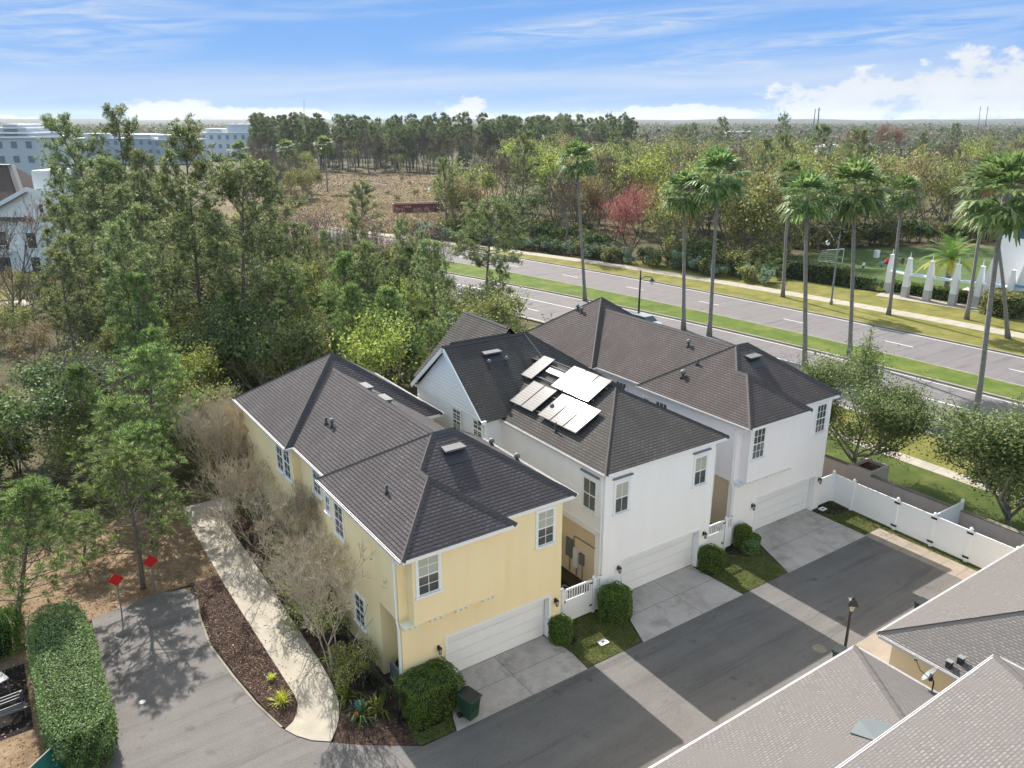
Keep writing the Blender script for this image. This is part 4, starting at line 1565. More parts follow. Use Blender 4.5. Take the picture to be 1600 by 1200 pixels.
# ---------------------------------------------------------------- things around the houses
def gate(name, label, x0, x1, y, posts, leaf, left_stub=None, right_stub=None, h=1.8):
    e = empty(name, ((x0 + x1) / 2, y, 0))
    tag(e, label, 'gate', 'white gates between the houses')
    cx = (x0 + x1) / 2
    for x in posts:
        p = MB()
        p.box(x - cx - .065, x - cx + .065, -.065, .065, 0, h + .05)
        p.lathe([(.10, h + .05), (.10, h + .075), (.07, h + .10), (.01, h + .17)], 4, 0, (x - cx, 0, 0))
        p.build('post', M['vinyl'], e)

    def pan(nm, a, b):
        g = MB()
        a, b = a - cx, b - cx
        g.box(a, b, -.028, .028, h - .09, h)
        g.box(a, b, -.028, .028, 1.12, 1.22)
        g.box(a, b, -.028, .028, .08, .2)
        g.box(a, b, -.012, .012, .2, 1.12)
        g.box(a, a + .09, -.03, .03, .08, h)
        g.box(b - .09, b, -.03, .03, .08, h)
        n = max(1, int((b - a - .2) / .13))
        w = (b - a - .18) / n
        for k in range(n):
            x = a + .09 + w * (k + .5)
            g.box(x - .022, x + .022, -.02, .02, 1.22, h - .09)
        return g.build(nm, M['vinyl'], e)
    l = pan('gate_leaf', *leaf)
    hw = MB()
    for z in (.45, 1.62):
        hw.box(leaf[1] - cx - .14, leaf[1] - cx + .03, -.045, -.029, z - .035, z + .035)
    hw.box(leaf[0] - cx - .02, leaf[0] - cx + .05, -.05, -.029, 1.13, 1.22)
    hw.build('hinge', M['black'], l)
    for s in (left_stub, right_stub):
        if s:
            pan('fence_panel', *s)


gate('picket_top_gate', 'white gate with picket top between the yellow house and the white house', 5.7, 8.4, .3, (6.15, 7.95), (6.26, 7.86), (5.7, 6.08), (8.02, 8.42))
gate('picket_top_gate', 'white gate with picket top between the white house and the pale house', 15.5, 17.9, .75, (17.35,), (15.72, 17.25), None, (17.42, 17.88))

# white privacy fence: a run along the alley end, with one double gate
e = empty('privacy_fence', (26.85, -3, 0))
tag(e, 'long white vinyl privacy fence closing the end of the alley', 'fence')


def fpanel(par, x0, y0, x1, y1, h, nm='fence_panel'):
    a, b = Vector((x0, y0, 0)), Vector((x1, y1, 0))
    d = (b - a).normalized()
    s = Vector((-d.y, d.x, 0))
    m = MB()
    L = (b - a).length
    c = (a + b) / 2 - Vector((26.85, -3, 0)) if par is e else (a + b) / 2
    m.obox(c + Vector((0, 0, h / 2 + .04)), d * (L / 2 - .06), s * .012, (0, 0, h / 2 - .06))
    for z in (h - .05, .12):
        m.obox(c + Vector((0, 0, z)), d * (L / 2 - .055), s * .03, (0, 0, .055))
    n = int(L / .17)
    for k in range(n):
        m.obox(c - d * (L / 2 - .06) + d * ((L - .12) * (k + .5) / n) + Vector((0, 0, h / 2 + .03)), d * .004, s * .0135, (0, 0, h / 2 - .12))
    return m.build(nm, M['vinyl'], par)


fp = [(25.55, 1.0), (27.05, 1.0), (26.95, -.4), (26.85, -3.15), (26.8, -5.25), (26.75, -7.15), (26.7, -9.4), (26.65, -11.6)]
for i in range(len(fp) - 1):
    nm = 'gate_leaf' if i in (3, 4) else 'fence_panel'
    fpanel(e, *fp[i], *fp[i + 1], 1.8, nm)
for i, (x, y) in enumerate(fp[1:]):
    m = MB()
    X, Y = x - 26.85, y + 3
    m.box(X - .07, X + .07, Y - .07, Y + .07, 0, 1.9)
    m.lathe([(.11, 1.9), (.11, 1.93), (.08, 1.95), (.01, 2.03)], 4, 0, (X, Y, 0))
    o = m.build('post', M['vinyl'], e)
    if i in (2, 3, 4):
        k = MB()
        for z in (.3, 1.68):
            k.box(X - .10, X - .071, Y - .16, Y + .16, z - .05, z + .05)
        k.build('hinge', M['black'], o)
e2 = empty('fence_panel_run', (28.3, -5.2, 0))
tag(e2, 'short white fence running from the privacy fence back to the low wall', 'fence')
e2.name = 'cross_fence'
m = MB()
m.box(-1.3, 1.3, -.02, .02, .1, 1.75)
m.box(-1.3, 1.3, -.035, .035, 1.70, 1.82)
m.build('fence_panel', M['vinyl'], e2)
m = MB()
m.box(1.3, 1.44, -.07, .07, 0, 1.95)
m.build('post', M['vinyl'], e2)

# low stucco wall behind the fence with a raised planter
e = empty('garden_wall', (29.7, 0, 0))
tag(e, 'low pinkish stucco wall between the white fence and the lawn', 'wall')
m = MB()
m.box(-.12, .12, -16, .2, -.05, 1.25)
m.box(-.12, .12, .2, 1.7, -.05, 1.5)
m.box(-.12, .12, 1.7, 9, -.05, 1.4)
m.build('wall', M['stucco_pink'], e)
m = MB()
m.box(-.16, .16, -16, .17, 1.25, 1.31)
m.box(-.16, .16, 1.73, 9, 1.4, 1.46)
m.build('coping', M['kerb'], e)
m = MB()
m.box(.12, 1.9, .2, .35, -.05, 1.46)
m.box(.12, 1.9, 1.55, 1.7, -.05, 1.46)
m.box(1.75, 1.9, .35, 1.55, -.05, 1.46)
m.box(.12, 1.75, .35, 1.55, .2, 1.25, 1)
m.build('planter', [M['stucco_pink'], M['mulch']], e)


def wheelie(loc, rz, label, body=(.012, .045, .022), openlid=0):
    e = empty('wheeled_bin', (loc[0], loc[1], .0), rz)
    tag(e, label, 'trash bin', 'wheeled trash bins in the alley')
    b = MB()

    def ring(w, d, z, dy=0):
        return [(-w, -d + dy, z), (w, -d + dy, z), (w, d + dy, z), (-w, d + dy, z)]
    rs = [ring(.22, .24, .06), ring(.25, .28, .45), ring(.285, .33, .92), ring(.31, .355, .93), ring(.31, .355, 1.0)]
    for p, q in zip(rs, rs[1:]):
        for i in range(4):
            b.face([p[i], p[(i + 1) % 4], q[(i + 1) % 4], q[i]])
    b.face(rs[0][::-1])
    b.face(rs[-1])
    b.box(-.28, .28, .36, .44, .93, .97)
    b.box(-.15, .15, -.36, -.33, .5, .62)
    b.build('body', M['bin'], e)
    l = MB()
    a = [(-.33, -.40, 1.005), (.33, -.40, 1.005), (.33, .36, 1.03), (-.33, .36, 1.03)]
    t_ = [(-.30, -.36, 1.05), (.30, -.36, 1.05), (.28, .30, 1.09), (-.28, .30, 1.09)]
    for i in range(4):
        l.face([a[i], a[(i + 1) % 4], t_[(i + 1) % 4], t_[i]])
    l.face(t_)
    l.face(a[::-1])
    l.box(-.30, .30, .34, .40, .99, 1.06)
    l.build('lid', M['bin_lid'], e)
    h = MB()
    h.path([(-.28, .42, .96), (-.28, .48, .98), (.28, .48, .98), (.28, .42, .96)], .016, 6)
    h.build('handle', M['bin_lid'], e)
    for sx in (-1, 1):
        w = MB()
        w.path([(sx * .24, .27, .12), (sx * .32, .27, .12)], .12, 14)
        w.build('wheel', M['black'], e)


M['bin'] = plain('green_bin_plastic', (.012, .050, .026), .5, 0, .2, 6)
M['bin_lid'] = plain('dark_bin_lid', (.018, .022, .020), .45, 0, .2, 6)
M['bin_grey'] = plain('grey_bin_lid', (.10, .12, .13), .5)
wheelie((-.3, -2.3), R(15), 'dark green wheeled bin standing alone on the yellow house driveway')
wheelie((13.75, -8.75), R(182), 'dark green wheeled bin beside the alley lamp post')
wheelie((19.85, -8.75), R(175), 'dark green wheeled bin at the alley edge, farthest from the lamp post')

# lantern on a post
e = empty('lamp_post', (14.5, -8.35, 0))
tag(e, 'short black post lantern at the edge of the alley', 'street lamp')
m = MB()
m.lathe([(.13, 0), (.13, .12), (.08, .2), (.065, .4), (.055, 2.35), (.07, 2.38), (.07, 2.45)], 10)
m.build('post', M['metal_dark'], e, smooth=False)
m = MB()
m.lathe([(.07, 2.45), (.11, 2.5), (.19, 2.78)], 4)
m.build('lamp_glass', M['pane_blind'], e)
m = MB()
m.lathe([(.30, 2.78), (.31, 2.81), (.20, 2.98), (.07, 3.03), (.06, 3.1), (.01, 3.12)], 4)
for k in range(4):
    a = R(90 * k)
    m.path([(.1 * math.cos(a), .1 * math.sin(a), 2.48), (.2 * math.cos(a), .2 * math.sin(a), 2.8)], .014, 4)
m.build('lamp_cap', M['metal_dark'], e)

# satellite dish on the garage eave
e = empty('satellite_dish', (11.0, -13.4, 3.6), R(200))
tag(e, 'grey satellite dish on an arm at the eave of the garage roof', 'satellite dish')
m = MB()
prof = [(.30 * k / 6, .10 * (k / 6) ** 2) for k in range(7)]
base = len(m.v)
for i in range(6):
    for k in range(20):
        a0, a1 = R(18 * k), R(18 * k + 18)
        (r0, z0), (r1, z1) = prof[i], prof[i + 1]
        m.face([(r0 * math.cos(a0), r0 * math.sin(a0) * 1.1, z0), (r1 * math.cos(a0), r1 * math.sin(a0) * 1.1, z1), (r1 * math.cos(a1), r1 * math.sin(a1) * 1.1, z1), (r0 * math.cos(a1), r0 * math.sin(a1) * 1.1, z0)])
d = m.build('reflector', M['metal_grey'], e, (0, 0, .55))
d.rotation_euler = (R(55), 0, 0)
m = MB()
m.path([(0, .1, -.1), (0, .1, .35), (0, .02, .52)], .025, 6)
m.path([(0, -.0, .42), (0, -.35, .62), (0, -.52, .95)], .014, 5)
m.box(-.09, .09, -.06, .05, .40, .58)
m.build('arm', M['metal_dark'], e)
m = MB()
m.box(-.035, .035, -.58, -.48, .92, 1.02)
m.build('receiver', M['ventcap'], e)

# utility covers
for (x, y, lb) in ((6.85, -1.75, 'white utility cover in the grass by the first gate'), (25.65, .55, 'white utility cover in dark mulch by the white fence corner')):
    m = MB()
    m.box(-.22, .22, -.16, .16, 0, .05)
    m.box(-.08, .08, -.05, .05, .05, .056, 1)
    o = m.build('utility_cover', [M['trim'], M['black']], None, (x, y, .02))
    tag(o, lb, 'utility cover')
m = MB()
m.lathe([(.3, 0), (.3, .012), (.27, .016)], 20)
tag(m.build('manhole_cover', M['kerb'], None, (14.35, -7.3, .002)), 'round manhole cover in the pale strip by the lamp post', 'manhole cover')
m = MB()
m.lathe([(.13, 0), (.12, .012), (.02, .016)], 14)
tag(m.build('survey_marker', M['paint'], None, (*G(222, 1097), .002)), 'white round spot on the sunlit turning pavement', 'marker')

# two red diamond markers at the road end
M['red_sign'] = plain('red_reflective_sheet', (.62, .012, .010), .4, 0, .1)
for (px, py, bx, by, lb) in ((178, 898, 190, 955, 'red diamond marker at the pavement end, nearer the tall hedge'), (236, 881, 243, 925, 'red diamond marker at the pavement end, nearer the pine trunk')):
    b = G(bx, by)
    e = empty('end_of_road_marker', (b[0], b[1], 0), R(-6))
    tag(e, lb, 'road sign', 'red diamond markers')
    m = MB()
    m.box(-.03, .03, 0, .035, -.1, 1.9)
    m.build('post', M['metal_grey'], e)
    m = MB()
    q = .34
    m.face([(0, -.012, 1.35), (q, -.012, 1.35 + q), (0, -.012, 1.35 + 2 * q), (-q, -.012, 1.35 + q)])
    m.face([(0, -.002, 1.35), (-q, -.002, 1.35 + q), (0, -.002, 1.35 + 2 * q), (q, -.002, 1.35 + q)])
    p = [(0, 1.35), (q, 1.35 + q), (0, 1.35 + 2 * q), (-q, 1.35 + q)]
    for i in range(4):
        a, c = p[i], p[(i + 1) % 4]
        m.face([(a[0], -.012, a[1]), (a[0], -.002, a[1]), (c[0], -.002, c[1]), (c[0], -.012, c[1])])
    m.build('sign_panel', M['red_sign'], e)

# black iron side fence by the yellow house
e = empty('iron_fence', (-2.75, 3, 0))
tag(e, 'black iron picket fence along the side of the yellow house', 'fence')
m = MB()
y = -4.1
for z in (.2, 1.15, 1.3):
    m.box(-.015, .015, -4.1, 4.0, z - .015, z + .015)
m.build('rail', M['black'], e)
m = MB()
for k in range(68):
    y = -4.1 + k * .12
    m.box(-.008, .008, y - .008, y + .008, .05, 1.38)
m.build('picket', M['black'], e)['kind'] = 'stuff'
m = MB()
m.box(-.03, .03, -4.15, -4.09, 0, 1.5)
m.build('post', M['black'], e)
m = MB()
for z in (.2, 1.15, 1.3):
    m.box(0, .75, -4.12, -4.09, z - .015, z + .015)
for k in range(7):
    m.box(.05 + k * .11, .066 + k * .11, -4.115, -4.1, .05, 1.38)
m.build('gate_leaf', M['black'], e)


# ---------------------------------------------------------------- clipped hedges and shrubs
def clipped(name, label, base, sx, sy, h, dens, size, mat, rnd_=.25, rz=0, group=None, cat='hedge', seed=1, core=.84):
    r = random.Random(seed)
    e = empty(name, (base[0], base[1], 0), rz)
    tag(e, label, cat, group)
    k = MB()
    p = 9 if rnd_ < .22 else 4 if rnd_ < .5 else 2.2

    def perim(t_):        # even steps round the section
        q = t_ * 4
        k_, f_ = int(q) % 4, (q % 1) * 2 - 1
        a_, b_ = ((1, f_), (-f_, 1), (-1, -f_), (f_, -1))[k_]
        g_ = (abs(a_) ** p + abs(b_) ** p) ** (-1 / p)
        return a_ * g_ * sx, b_ * g_ * sy
    n = 40
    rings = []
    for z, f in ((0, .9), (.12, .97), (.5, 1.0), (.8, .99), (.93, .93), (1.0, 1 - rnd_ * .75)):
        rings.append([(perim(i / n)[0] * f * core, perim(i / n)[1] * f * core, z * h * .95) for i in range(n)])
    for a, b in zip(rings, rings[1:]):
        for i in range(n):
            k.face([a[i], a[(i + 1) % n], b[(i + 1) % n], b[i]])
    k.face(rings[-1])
    k.build('stems', M['hedge_core'], e)  # solid dark core, inner shade of the hedge put into its colour
    L = MB()
    area_s = 2 * (sx + sy) * 2 * h
    area_t = 4 * sx * sy
    for _ in range(int(area_s * dens)):
        x, yy = perim(r.random())
        az = math.atan2(yy / sy, x / sx)
        z = r.random() ** .9
        f = 1.0 if z < .8 else 1 - rnd_ * .75 * ((z - .8) / .2) ** 2
        d = r.gauss(0, .03) - .02
        bump_ = 1 + .05 * math.sin(az * 5 + z * 5 + seed) + .04 * math.sin(az * 11 - z * 9) + (r.uniform(.02, .10) if r.random() < .04 else 0)
        leaf(L, r, (x * f * (.97 + d) * bump_, yy * f * (.97 + d) * bump_, z * h), size, 0, .15)
    f = 1 - rnd_ * .55
    cnt = 0
    while cnt < area_t * dens:
        x, yy = r.uniform(-1, 1), r.uniform(-1, 1)
        if abs(x) ** p + abs(yy) ** p > 1:
            continue
        cnt += 1
        edge = max(abs(x), abs(yy))
        z = h * (1 - rnd_ * .22 * max(0, edge - .55) ** 1.5 * 3) * (1 + .025 * math.sin(x * 9 + yy * 4) + r.gauss(0, .012))
        leaf(L, r, (x * sx, yy * sy, z), size, 0, .5)
    for _ in range(int((area_s + area_t) * 2.2)):      # stray shoots
        x, yy = perim(r.random())
        f_ = r.uniform(.55, 1.0)
        z = h * (1.0 if f_ < .93 else r.uniform(.4, 1))
        for q_ in range(5):
            leaf(L, r, (x * f_ + r.gauss(0, .012), yy * f_ + r.gauss(0, .012), z + .018 * q_), size * .8, 0, .1)
    L.build('foliage', M[mat], e)
    return e


clipped('box_hedge', 'square clipped green hedge at the front corner of the yellow house', (-1.35, -1.05), 1.15, .85, 1.5, 900, .034, 'hedge', .2, R(3), seed=2)
clipped('boxwood_shrub', 'small round shrub between yellow house driveway and gate', (5.45, -.5), .52, .52, 1.05, 1000, .034, 'hedge', .75, 0, 'clipped shrubs by the garages', 'shrub', 3)
clipped('boxwood_shrub', 'large round shrub at the front corner of the white house', (8.55, -.55), .78, .72, 1.45, 950, .034, 'hedge', .6, 0, 'clipped shrubs by the garages', 'shrub', 4)
clipped('boxwood_shrub', 'round shrub on the far side of the white house garage door', (15.25, -.25), .62, .6, 1.2, 950, .034, 'hedge', .7, 0, 'clipped shrubs by the garages', 'shrub', 5)
clipped('boxwood_shrub', 'small upright shrub against the pale house wall', (18.35, .35), .45, .42, 1.25, 1000, .034, 'hedge', .75, 0, 'clipped shrubs by the garages', 'shrub', 6)
clipped('boxwood_shrub', 'low loose yellow-green shrub in mulch before the pale house', (18.3, -.25), .5, .42, .6, 560, .05, 'hedge_pale', .85, 0, 'clipped shrubs by the garages', 'shrub', 7, .7)
clipped('boxwood_shrub', 'low dark shrub beside the pale house driveway', (18.95, .2), .42, .42, .6, 560, .05, 'hedge', .85, 0, 'clipped shrubs by the garages', 'shrub', 8, .7)
clipped('privacy_hedge', 'tall thick clipped hedge along the turning pavement', (-12.75, 7.2), 1.15, 4.6, 2.0, 560, .044, 'hedge_pale', .25, R(0), seed=9)
clipped('privacy_hedge', 'dark hedge returning behind the shady terrace', (-16.3, 12.4), 2.2, .8, 1.8, 420, .046, 'hedge', .25, 0, seed=10)

# teal screen fence and what stands on the shady terrace
M['teal'] = plain('teal_mesh_screen', (.02, .17, .14), .6, 0, .2)
e = empty('mesh_fence', (-14.1, 2.6, 0), R(42))
tag(e, 'green mesh screen fence with grey top rail beside the tall hedge', 'fence')
m = MB()
m.box(-2.2, 1.0, -.01, .01, .05, 1.45)
m.build('mesh_screen', M['teal'], e)
m = MB()
m.path([(-2.2, 0, 1.48), (1.0, 0, 1.48)], .03, 7)
m.build('rail', M['metal_grey'], e)
for x in (-2.1, .95):
    m = MB()
    m.path([(x, 0, 0), (x, 0, 1.5)], .03, 7)
    m.build('post', M['metal_grey'], e)
e = empty('garden_table', (-15.3, 9.2, 0), R(20))
tag(e, 'small grey table on the shady terrace behind the hedge', 'table')
m = MB()
m.box(-.5, .5, -.35, .35, .70, .74)
m.build('tabletop', M['metal_grey'], e)
for sx in (-1, 1):
    for sy in (-1, 1):
        m = MB()
        m.box(sx * .44 - .025, sx * .44 + .025, sy * .29 - .025, sy * .29 + .025, 0, .70)
        m.build('leg', M['metal_grey'], e)
e = empty('bench', (-15.0, 7.4, 0), R(5))
tag(e, 'pale slatted bench on the shady terrace behind the hedge', 'bench')
for nm, z, y0, y1 in (('seat', .43, -.25, .2),):
    m = MB()
    for k in range(4):
        m.box(-.7, .7, y0 + k * .115, y0 + k * .115 + .09, z - .02, z + .02)
    m.build(nm, M['rust'], e)
m = MB()
for k in range(3):
    m.box(-.7, .7, .24, .27, .55 + k * .13, .65 + k * .13)
m.build('backrest', M['rust'], e)
for sx in (-1, 1):
    m = MB()
    m.box(sx * .62 - .03, sx * .62 + .03, -.22, -.16, 0, .41)
    m.box(sx * .62 - .03, sx * .62 + .03, .2, .24, 0, .9)
    m.build('leg', M['rust'], e)

# garden plants at the path side of the yellow house
tv = {}


def blades(seed, n, L, w, spread, mat, droop=.5):
    r = random.Random(seed)
    m = MB()
    for _ in range(n):
        az = r.uniform(0, 6.28)
        el = r.uniform(.5, 1.5) if spread < 1 else r.uniform(.25, 1.4)
        d = Vector((math.cos(az) * math.cos(el), math.sin(az) * math.cos(el), math.sin(el)))
        s = Vector((-math.sin(az), math.cos(az), 0)) * w
        l_ = L * r.uniform(.6, 1.1)
        a = Vector((r.gauss(0, .05), r.gauss(0, .05), 0))
        b = a + d * l_ * .55
        c = a + d * l_ + Vector((0, 0, -droop * l_ * math.cos(el)))
        m.face([a - s * .6, a + s * .6, b + s, b - s])
        m.face([b - s, b + s, c])
    return m.mesh('blades', M[mat])


def blade_plant(name, label, loc, me, s=1, cat='plant', group=None):
    o = obj(name, me, None, (loc[0], loc[1], .02))
    o.scale = (s, s, s)
    o.rotation_euler = (0, 0, rnd.uniform(0, 6))
    tag(o, label, cat, group)


b1 = blades(1, 90, .75, .014, .6, 'tuft', .35)
blade_plant('ornamental_grass', 'yellow-green grass clump alone in the mulch beside the path end', G(441, 1100), b1, 1.0, 'grass clump')
blade_plant('ornamental_grass', 'small dull grass tuft in the mulch higher up the path', G(424, 1062), b1, .5, 'grass clump')
b2 = blades(2, 46, 1.15, .035, 1.2, 'leaf_bright', .6)
b3 = blades(3, 46, 1.0, .03, 1.2, 'leaf_dark', .6)
for px, py, me, s, lb in ((540, 1090, b2, 1, 'strappy pale green plant by the path bend'), (566, 1120, b3, 1.0, 'dark strappy plant below the iron fence post'), (590, 1110, b2, .95, 'yellowish strappy plant in front of the iron gate'),
                          (572, 1065, b3, 1.1, 'dark spiky plant against the iron fence'), (604, 1085, b2, .6, 'short pale plant between iron gate and clipped hedge'), (520, 1030, b2, .8, 'pale strappy plant at the foot of the bare crape myrtle')):
    blade_plant('strap_leaf_plant', lb, G(px, py), me, s, 'plant', 'strappy plants in the bed')
m = MB()
m.lathe([(.13, 0), (.19, .06), (.2, .28), (.17, .36), (.18, .4)], 12)
tag(m.build('glazed_pot', plain('teal_glaze', (.03, .16, .17), .25), None, (*G(562, 1112), .01)), 'teal glazed pot in the bed at the path bend', 'flower pot')
m = MB()
m.lathe([(.07, 0), (.1, .05), (.11, .16), (.09, .2)], 10)
tag(m.build('clay_pot', plain('orange_clay', (.6, .14, .04), .6), None, (*G(557, 1121), .01)), 'small orange clay pot beside the teal pot', 'flower pot')

# bare shrubs against the yellow house
V['myrtle'] = variants(bare, (41, 42), 'leaf_brown', h=6.2, depth=5, stems=5, bark='bark_tan', rad=.0085, minr=.011, nch=(2, 3), leaves=60, size=.07, trunk=.33, spread=.62, tw=7, twl=.5, trw=.008)
V['thicket'] = variants(bare, (43, 44, 45), 'leaf_brown', h=5.2, depth=4, stems=7, bark='bark_tan', rad=.007, minr=.010, nch=(2, 3), leaves=120, size=.06, trunk=.36, spread=.5, tw=8, twl=.6, trw=.008)
plant('crape_myrtle', V['myrtle'][0], G(524, 1052), .95, .92, 1, 'leafless many-stemmed crape myrtle by the yellow house corner', 'tree')
plant('crape_myrtle', V['myrtle'][1], (-3.3, 6.4), .82, .78, 1, 'leafless crape myrtle leaning over the path midway along the yellow house', 'tree')
plant('crape_myrtle', V['myrtle'][0], (-3.35, 11.2), .8, .72, 4, 'leafless crape myrtle leaning over the path below the lone middle windows', 'tree')
plant('crape_myrtle', V['myrtle'][1], (-3.2, 15.4), .8, .75, 5, 'leafless crape myrtle near the rear corner of the yellow house', 'tree')
plant('crape_myrtle', V['myrtle'][1], G(485, 905), .75, .8, 2, 'leafless crape myrtle against the yellow house side wall, behind the corner one', 'tree')
for i, (px, py, s, lb) in enumerate(((372, 790, 1.1, 'tall tan leafless shrub at the rear corner of the yellow house'), (350, 772, 1.0, 'tan leafless shrub where the path turns behind the yellow house'),
                                     (400, 785, .9, 'tan leafless shrub below the paired side windows'), (322, 742, .9, 'tan leafless shrub on the litter beyond the path turn'))):
    plant('leafless_shrub', V['thicket'][i % 3], G(px, py), s, s * 1.05, None, lb, 'shrub', 'tan leafless shrubs behind the yellow house')
V['sidebush'] = variants(bush, (21, 22, 23), 'leaf_olive', 'foliage', h=2.3, cr=1.35, n=2600, size=.055, lobes=13)
V['sidebush2'] = variants(bush, (24, 25), 'leaf_brown', 'foliage', h=2.0, cr=1.3, n=1500, size=.06, lobes=12)
pos = [(395, 815), (425, 850), (455, 880), (440, 905), (470, 930), (490, 965), (505, 1005), (548, 1052), (420, 815), (560, 1075), (455, 850), (480, 900)]
words = ['farthest up the path', 'second up the path', 'under the side windows', 'at the path edge', 'halfway along the side wall', 'before the iron fence', 'beside the myrtle stems', 'against the iron fence', 'under the paired windows', 'at the fence end', 'under the gutter jog', 'behind the myrtle']
for i, ((px, py), w_) in enumerate(zip(pos, words)):
    v = V['sidebush2'][i % 2] if i in (1, 3, 10) else V['sidebush'][i % 3]
    plant('side_shrub', v, G(px, py), rnd.uniform(.9, 1.25) * (.7 if i in (7, 9, 11) else 1), None, None, 'twiggy half-bare shrub %s beside the yellow house' % w_, 'shrub', 'shrubs along the yellow house', 'foliage', 'stems')

# the two street trees behind the fence
V['oak'] = variants(broadleaf, (51, 52), 'leaf_oak', h=7.2, cr=3.0, n=42000, size=.07, clump=.46, trunk=.2, sprigs=70, low=.3)
plant('street_tree', V['oak'][0], (31.3, 2.2, 0), 1.2, HZ(1355, 552, (31.3, 2.2)) / HT[V['oak'][0][0].name], .5, 'leafy round street tree on the lawn behind the pale house', 'tree', 'street trees on the lawn')
plant('street_tree', V['oak'][1], (31.6, -7.0, 0), 1.4, HZ(1560, 640, (31.6, -7.0)) / HT[V['oak'][1][0].name], 2.5, 'leafy street tree behind the white fence, with a slanting palm trunk behind it', 'tree', 'street trees on the lawn')

# ---------------------------------------------------------------- avenue
palms = [fan_palm(s, 17, 33 + 3 * (s % 3), 2.95 + .12 * s, d) for s, d in ((1, 0), (2, 2), (3, 0), (4, 3))]
PV = [(T, N.mesh('crown', M['palm']), D.mesh('skirt', M['palm_dead']) if D.f else None) for T, N, D in palms]
for i, (bx, by, tx, ty, s, lb) in enumerate((
        (914, 470, 905, 248, 1.0, 'tall fan palm on the median rising behind the pale house roof peak'),
        (1068, 515, 1069, 300, .95, 'fan palm on the median, shorter of the pair before the bare grey wood'),
        (1108, 525, 1122, 272, 1.12, 'tall broad fan palm on the median, taller of the pair'),
        (1223, 465, 1236, 272, .72, 'slim fan palm on the far verge behind the pair of lower crowns'),
        (1257, 585, 1266, 305, .95, 'fan palm at the near roadside just beyond the pale house roof'),
        (1327, 560, 1336, 290, 1.12, 'broad fan palm on the median behind the leafy street tree'),
        (1388, 493, 1414, 300, .82, 'fan palm on the far verge before the white pylons'),
        (1510, 500, 1546, 272, .8, 'fan palm on the far verge beside the last white pylon'),
        (1522, 672, 1572, 300, 1.2, 'big leaning fan palm at the near roadside with its trunk over the second street tree'),
        (1575, 530, 1555, 330, .8, 'fan palm on the far verge close to the white building'))):
    b = G(bx, by)
    tp = SIDE(tx, ty, b)
    h = HZ(tx, ty, b)
    T, N, D = PV[i % 4]
    e = empty('fan_palm', (b[0], b[1], 0))
    e.rotation_mode = 'QUATERNION'
    e.rotation_quaternion = Vector((0, 0, 1)).rotation_difference(Vector((tp[0] - b[0], tp[1] - b[1], h))) @ Matrix.Rotation(i * 1.3, 3, 'Z').to_quaternion()
    hs = h / 16.9
    tag(e, lb, 'palm tree', 'fan palms along the avenue')
    o = obj('trunk', T, e)
    o.scale = (1.05, 1.05, hs)
    c = obj('crown', N, e)
    c.scale = (s, s, s)
    c.location = (0, 0, h - 16.9 * s)
    if D:
        d = obj('skirt', D, e)
        d.scale, d.location = c.scale, c.location

DT, DN = date_palm(3)
e = empty('date_palm', (*G(1476, 466), 0), .4)
e.scale = (1.25, 1.25, 1.2)
tag(e, 'feathery green date palm with yellow lower fronds behind the white pylons', 'palm tree')
obj('trunk', DT, e)
obj('crown', DN.mesh('crown', [M['palm_date'], M['palm_yellow']]), e)


def road_lamp(bx, by, tx, ty, arm, label):
    b = G(bx, by)
    h = HZ(tx, ty, b)
    e = empty('street_lamp', (b[0], b[1], 0))
    tag(e, label, 'street lamp', 'street lamps along the avenue')
    m = MB()
    m.lathe([(.22, 0), (.22, .5), (.12, .7), (.09, h - .9), (.05, h)], 8)
    m.build('post', M['metal_grey'] if arm < 0 else M['metal_dark'], e)
    ra = Vector((chd, -shd, 0)) * arm
    m = MB()
    z = Vector((0, 0, h - 1.0))
    m.path([z, z + ra * .5 + Vector((0, 0, .3)), z + ra * 1.1 + Vector((0, 0, .25)), z + ra * 1.3 + Vector((0, 0, .05))], .045, 6)
    m.build('arm', M['metal_dark'], e)
    c = z + ra * 1.3
    m = MB()
    m.lathe([(.05, .1), (.12, 0), (.34, -.22), (.30, -.24)], 10, 0, c)
    m.build('lamp_shade', M['metal_dark'], e)
    m = MB()
    m.lathe([(.26, -.24), (.24, -.42), (.12, -.6), (.02, -.66)], 10, 0, c)
    m.build('lamp_glass', M['trim'], e)


road_lamp(997, 505, 1003, 422, 1, 'dark street lamp on the median behind the pale house roof')
road_lamp(1298, 477, 1310, 362, -1, 'grey street lamp on the far verge near the sports pitch')

# white car on the avenue, half hidden by the pale house roof
M['car_paint'] = plain('white_car_paint', (.78, .79, .8), .3)
cb = G(1006, 513)
e = empty('car', (cb[0], cb[1], .005), 0)
tag(e, 'white car on the avenue just showing above the pale house roof', 'car')
m = MB()
sec = [(-2.2, .45, .75, .70), (-2.1, .35, .88, .82), (-1.2, .3, .98, .88), (-.55, .3, 1.0, .9), (.6, .3, 1.0, .9), (1.5, .3, .98, .9), (2.1, .35, .92, .85), (2.25, .45, .75, .78)]
pr_ = None
for y, z0, z1, w in sec:
    q = [(-w, y, z0), (w, y, z0), (w, y, z1 * .8), (w * .9, y, z1), (-w * .9, y, z1), (-w, y, z1 * .8)]
    if pr_:
        for i in range(6):
            m.face([pr_[i], pr_[(i + 1) % 6], q[(i + 1) % 6], q[i]])
    else:
        m.face(q[::-1])
    pr_ = q
m.face(pr_)
m.face([(-.62, -.65, 1.47), (.62, -.65, 1.47), (.6, 1.0, 1.45), (-.6, 1.0, 1.45)])
m.build('body', M['car_paint'], e)
m = MB()
lo = [(-.8, -1.25, .97), (.8, -1.25, .97), (.8, 1.75, .96), (-.8, 1.75, .96)]
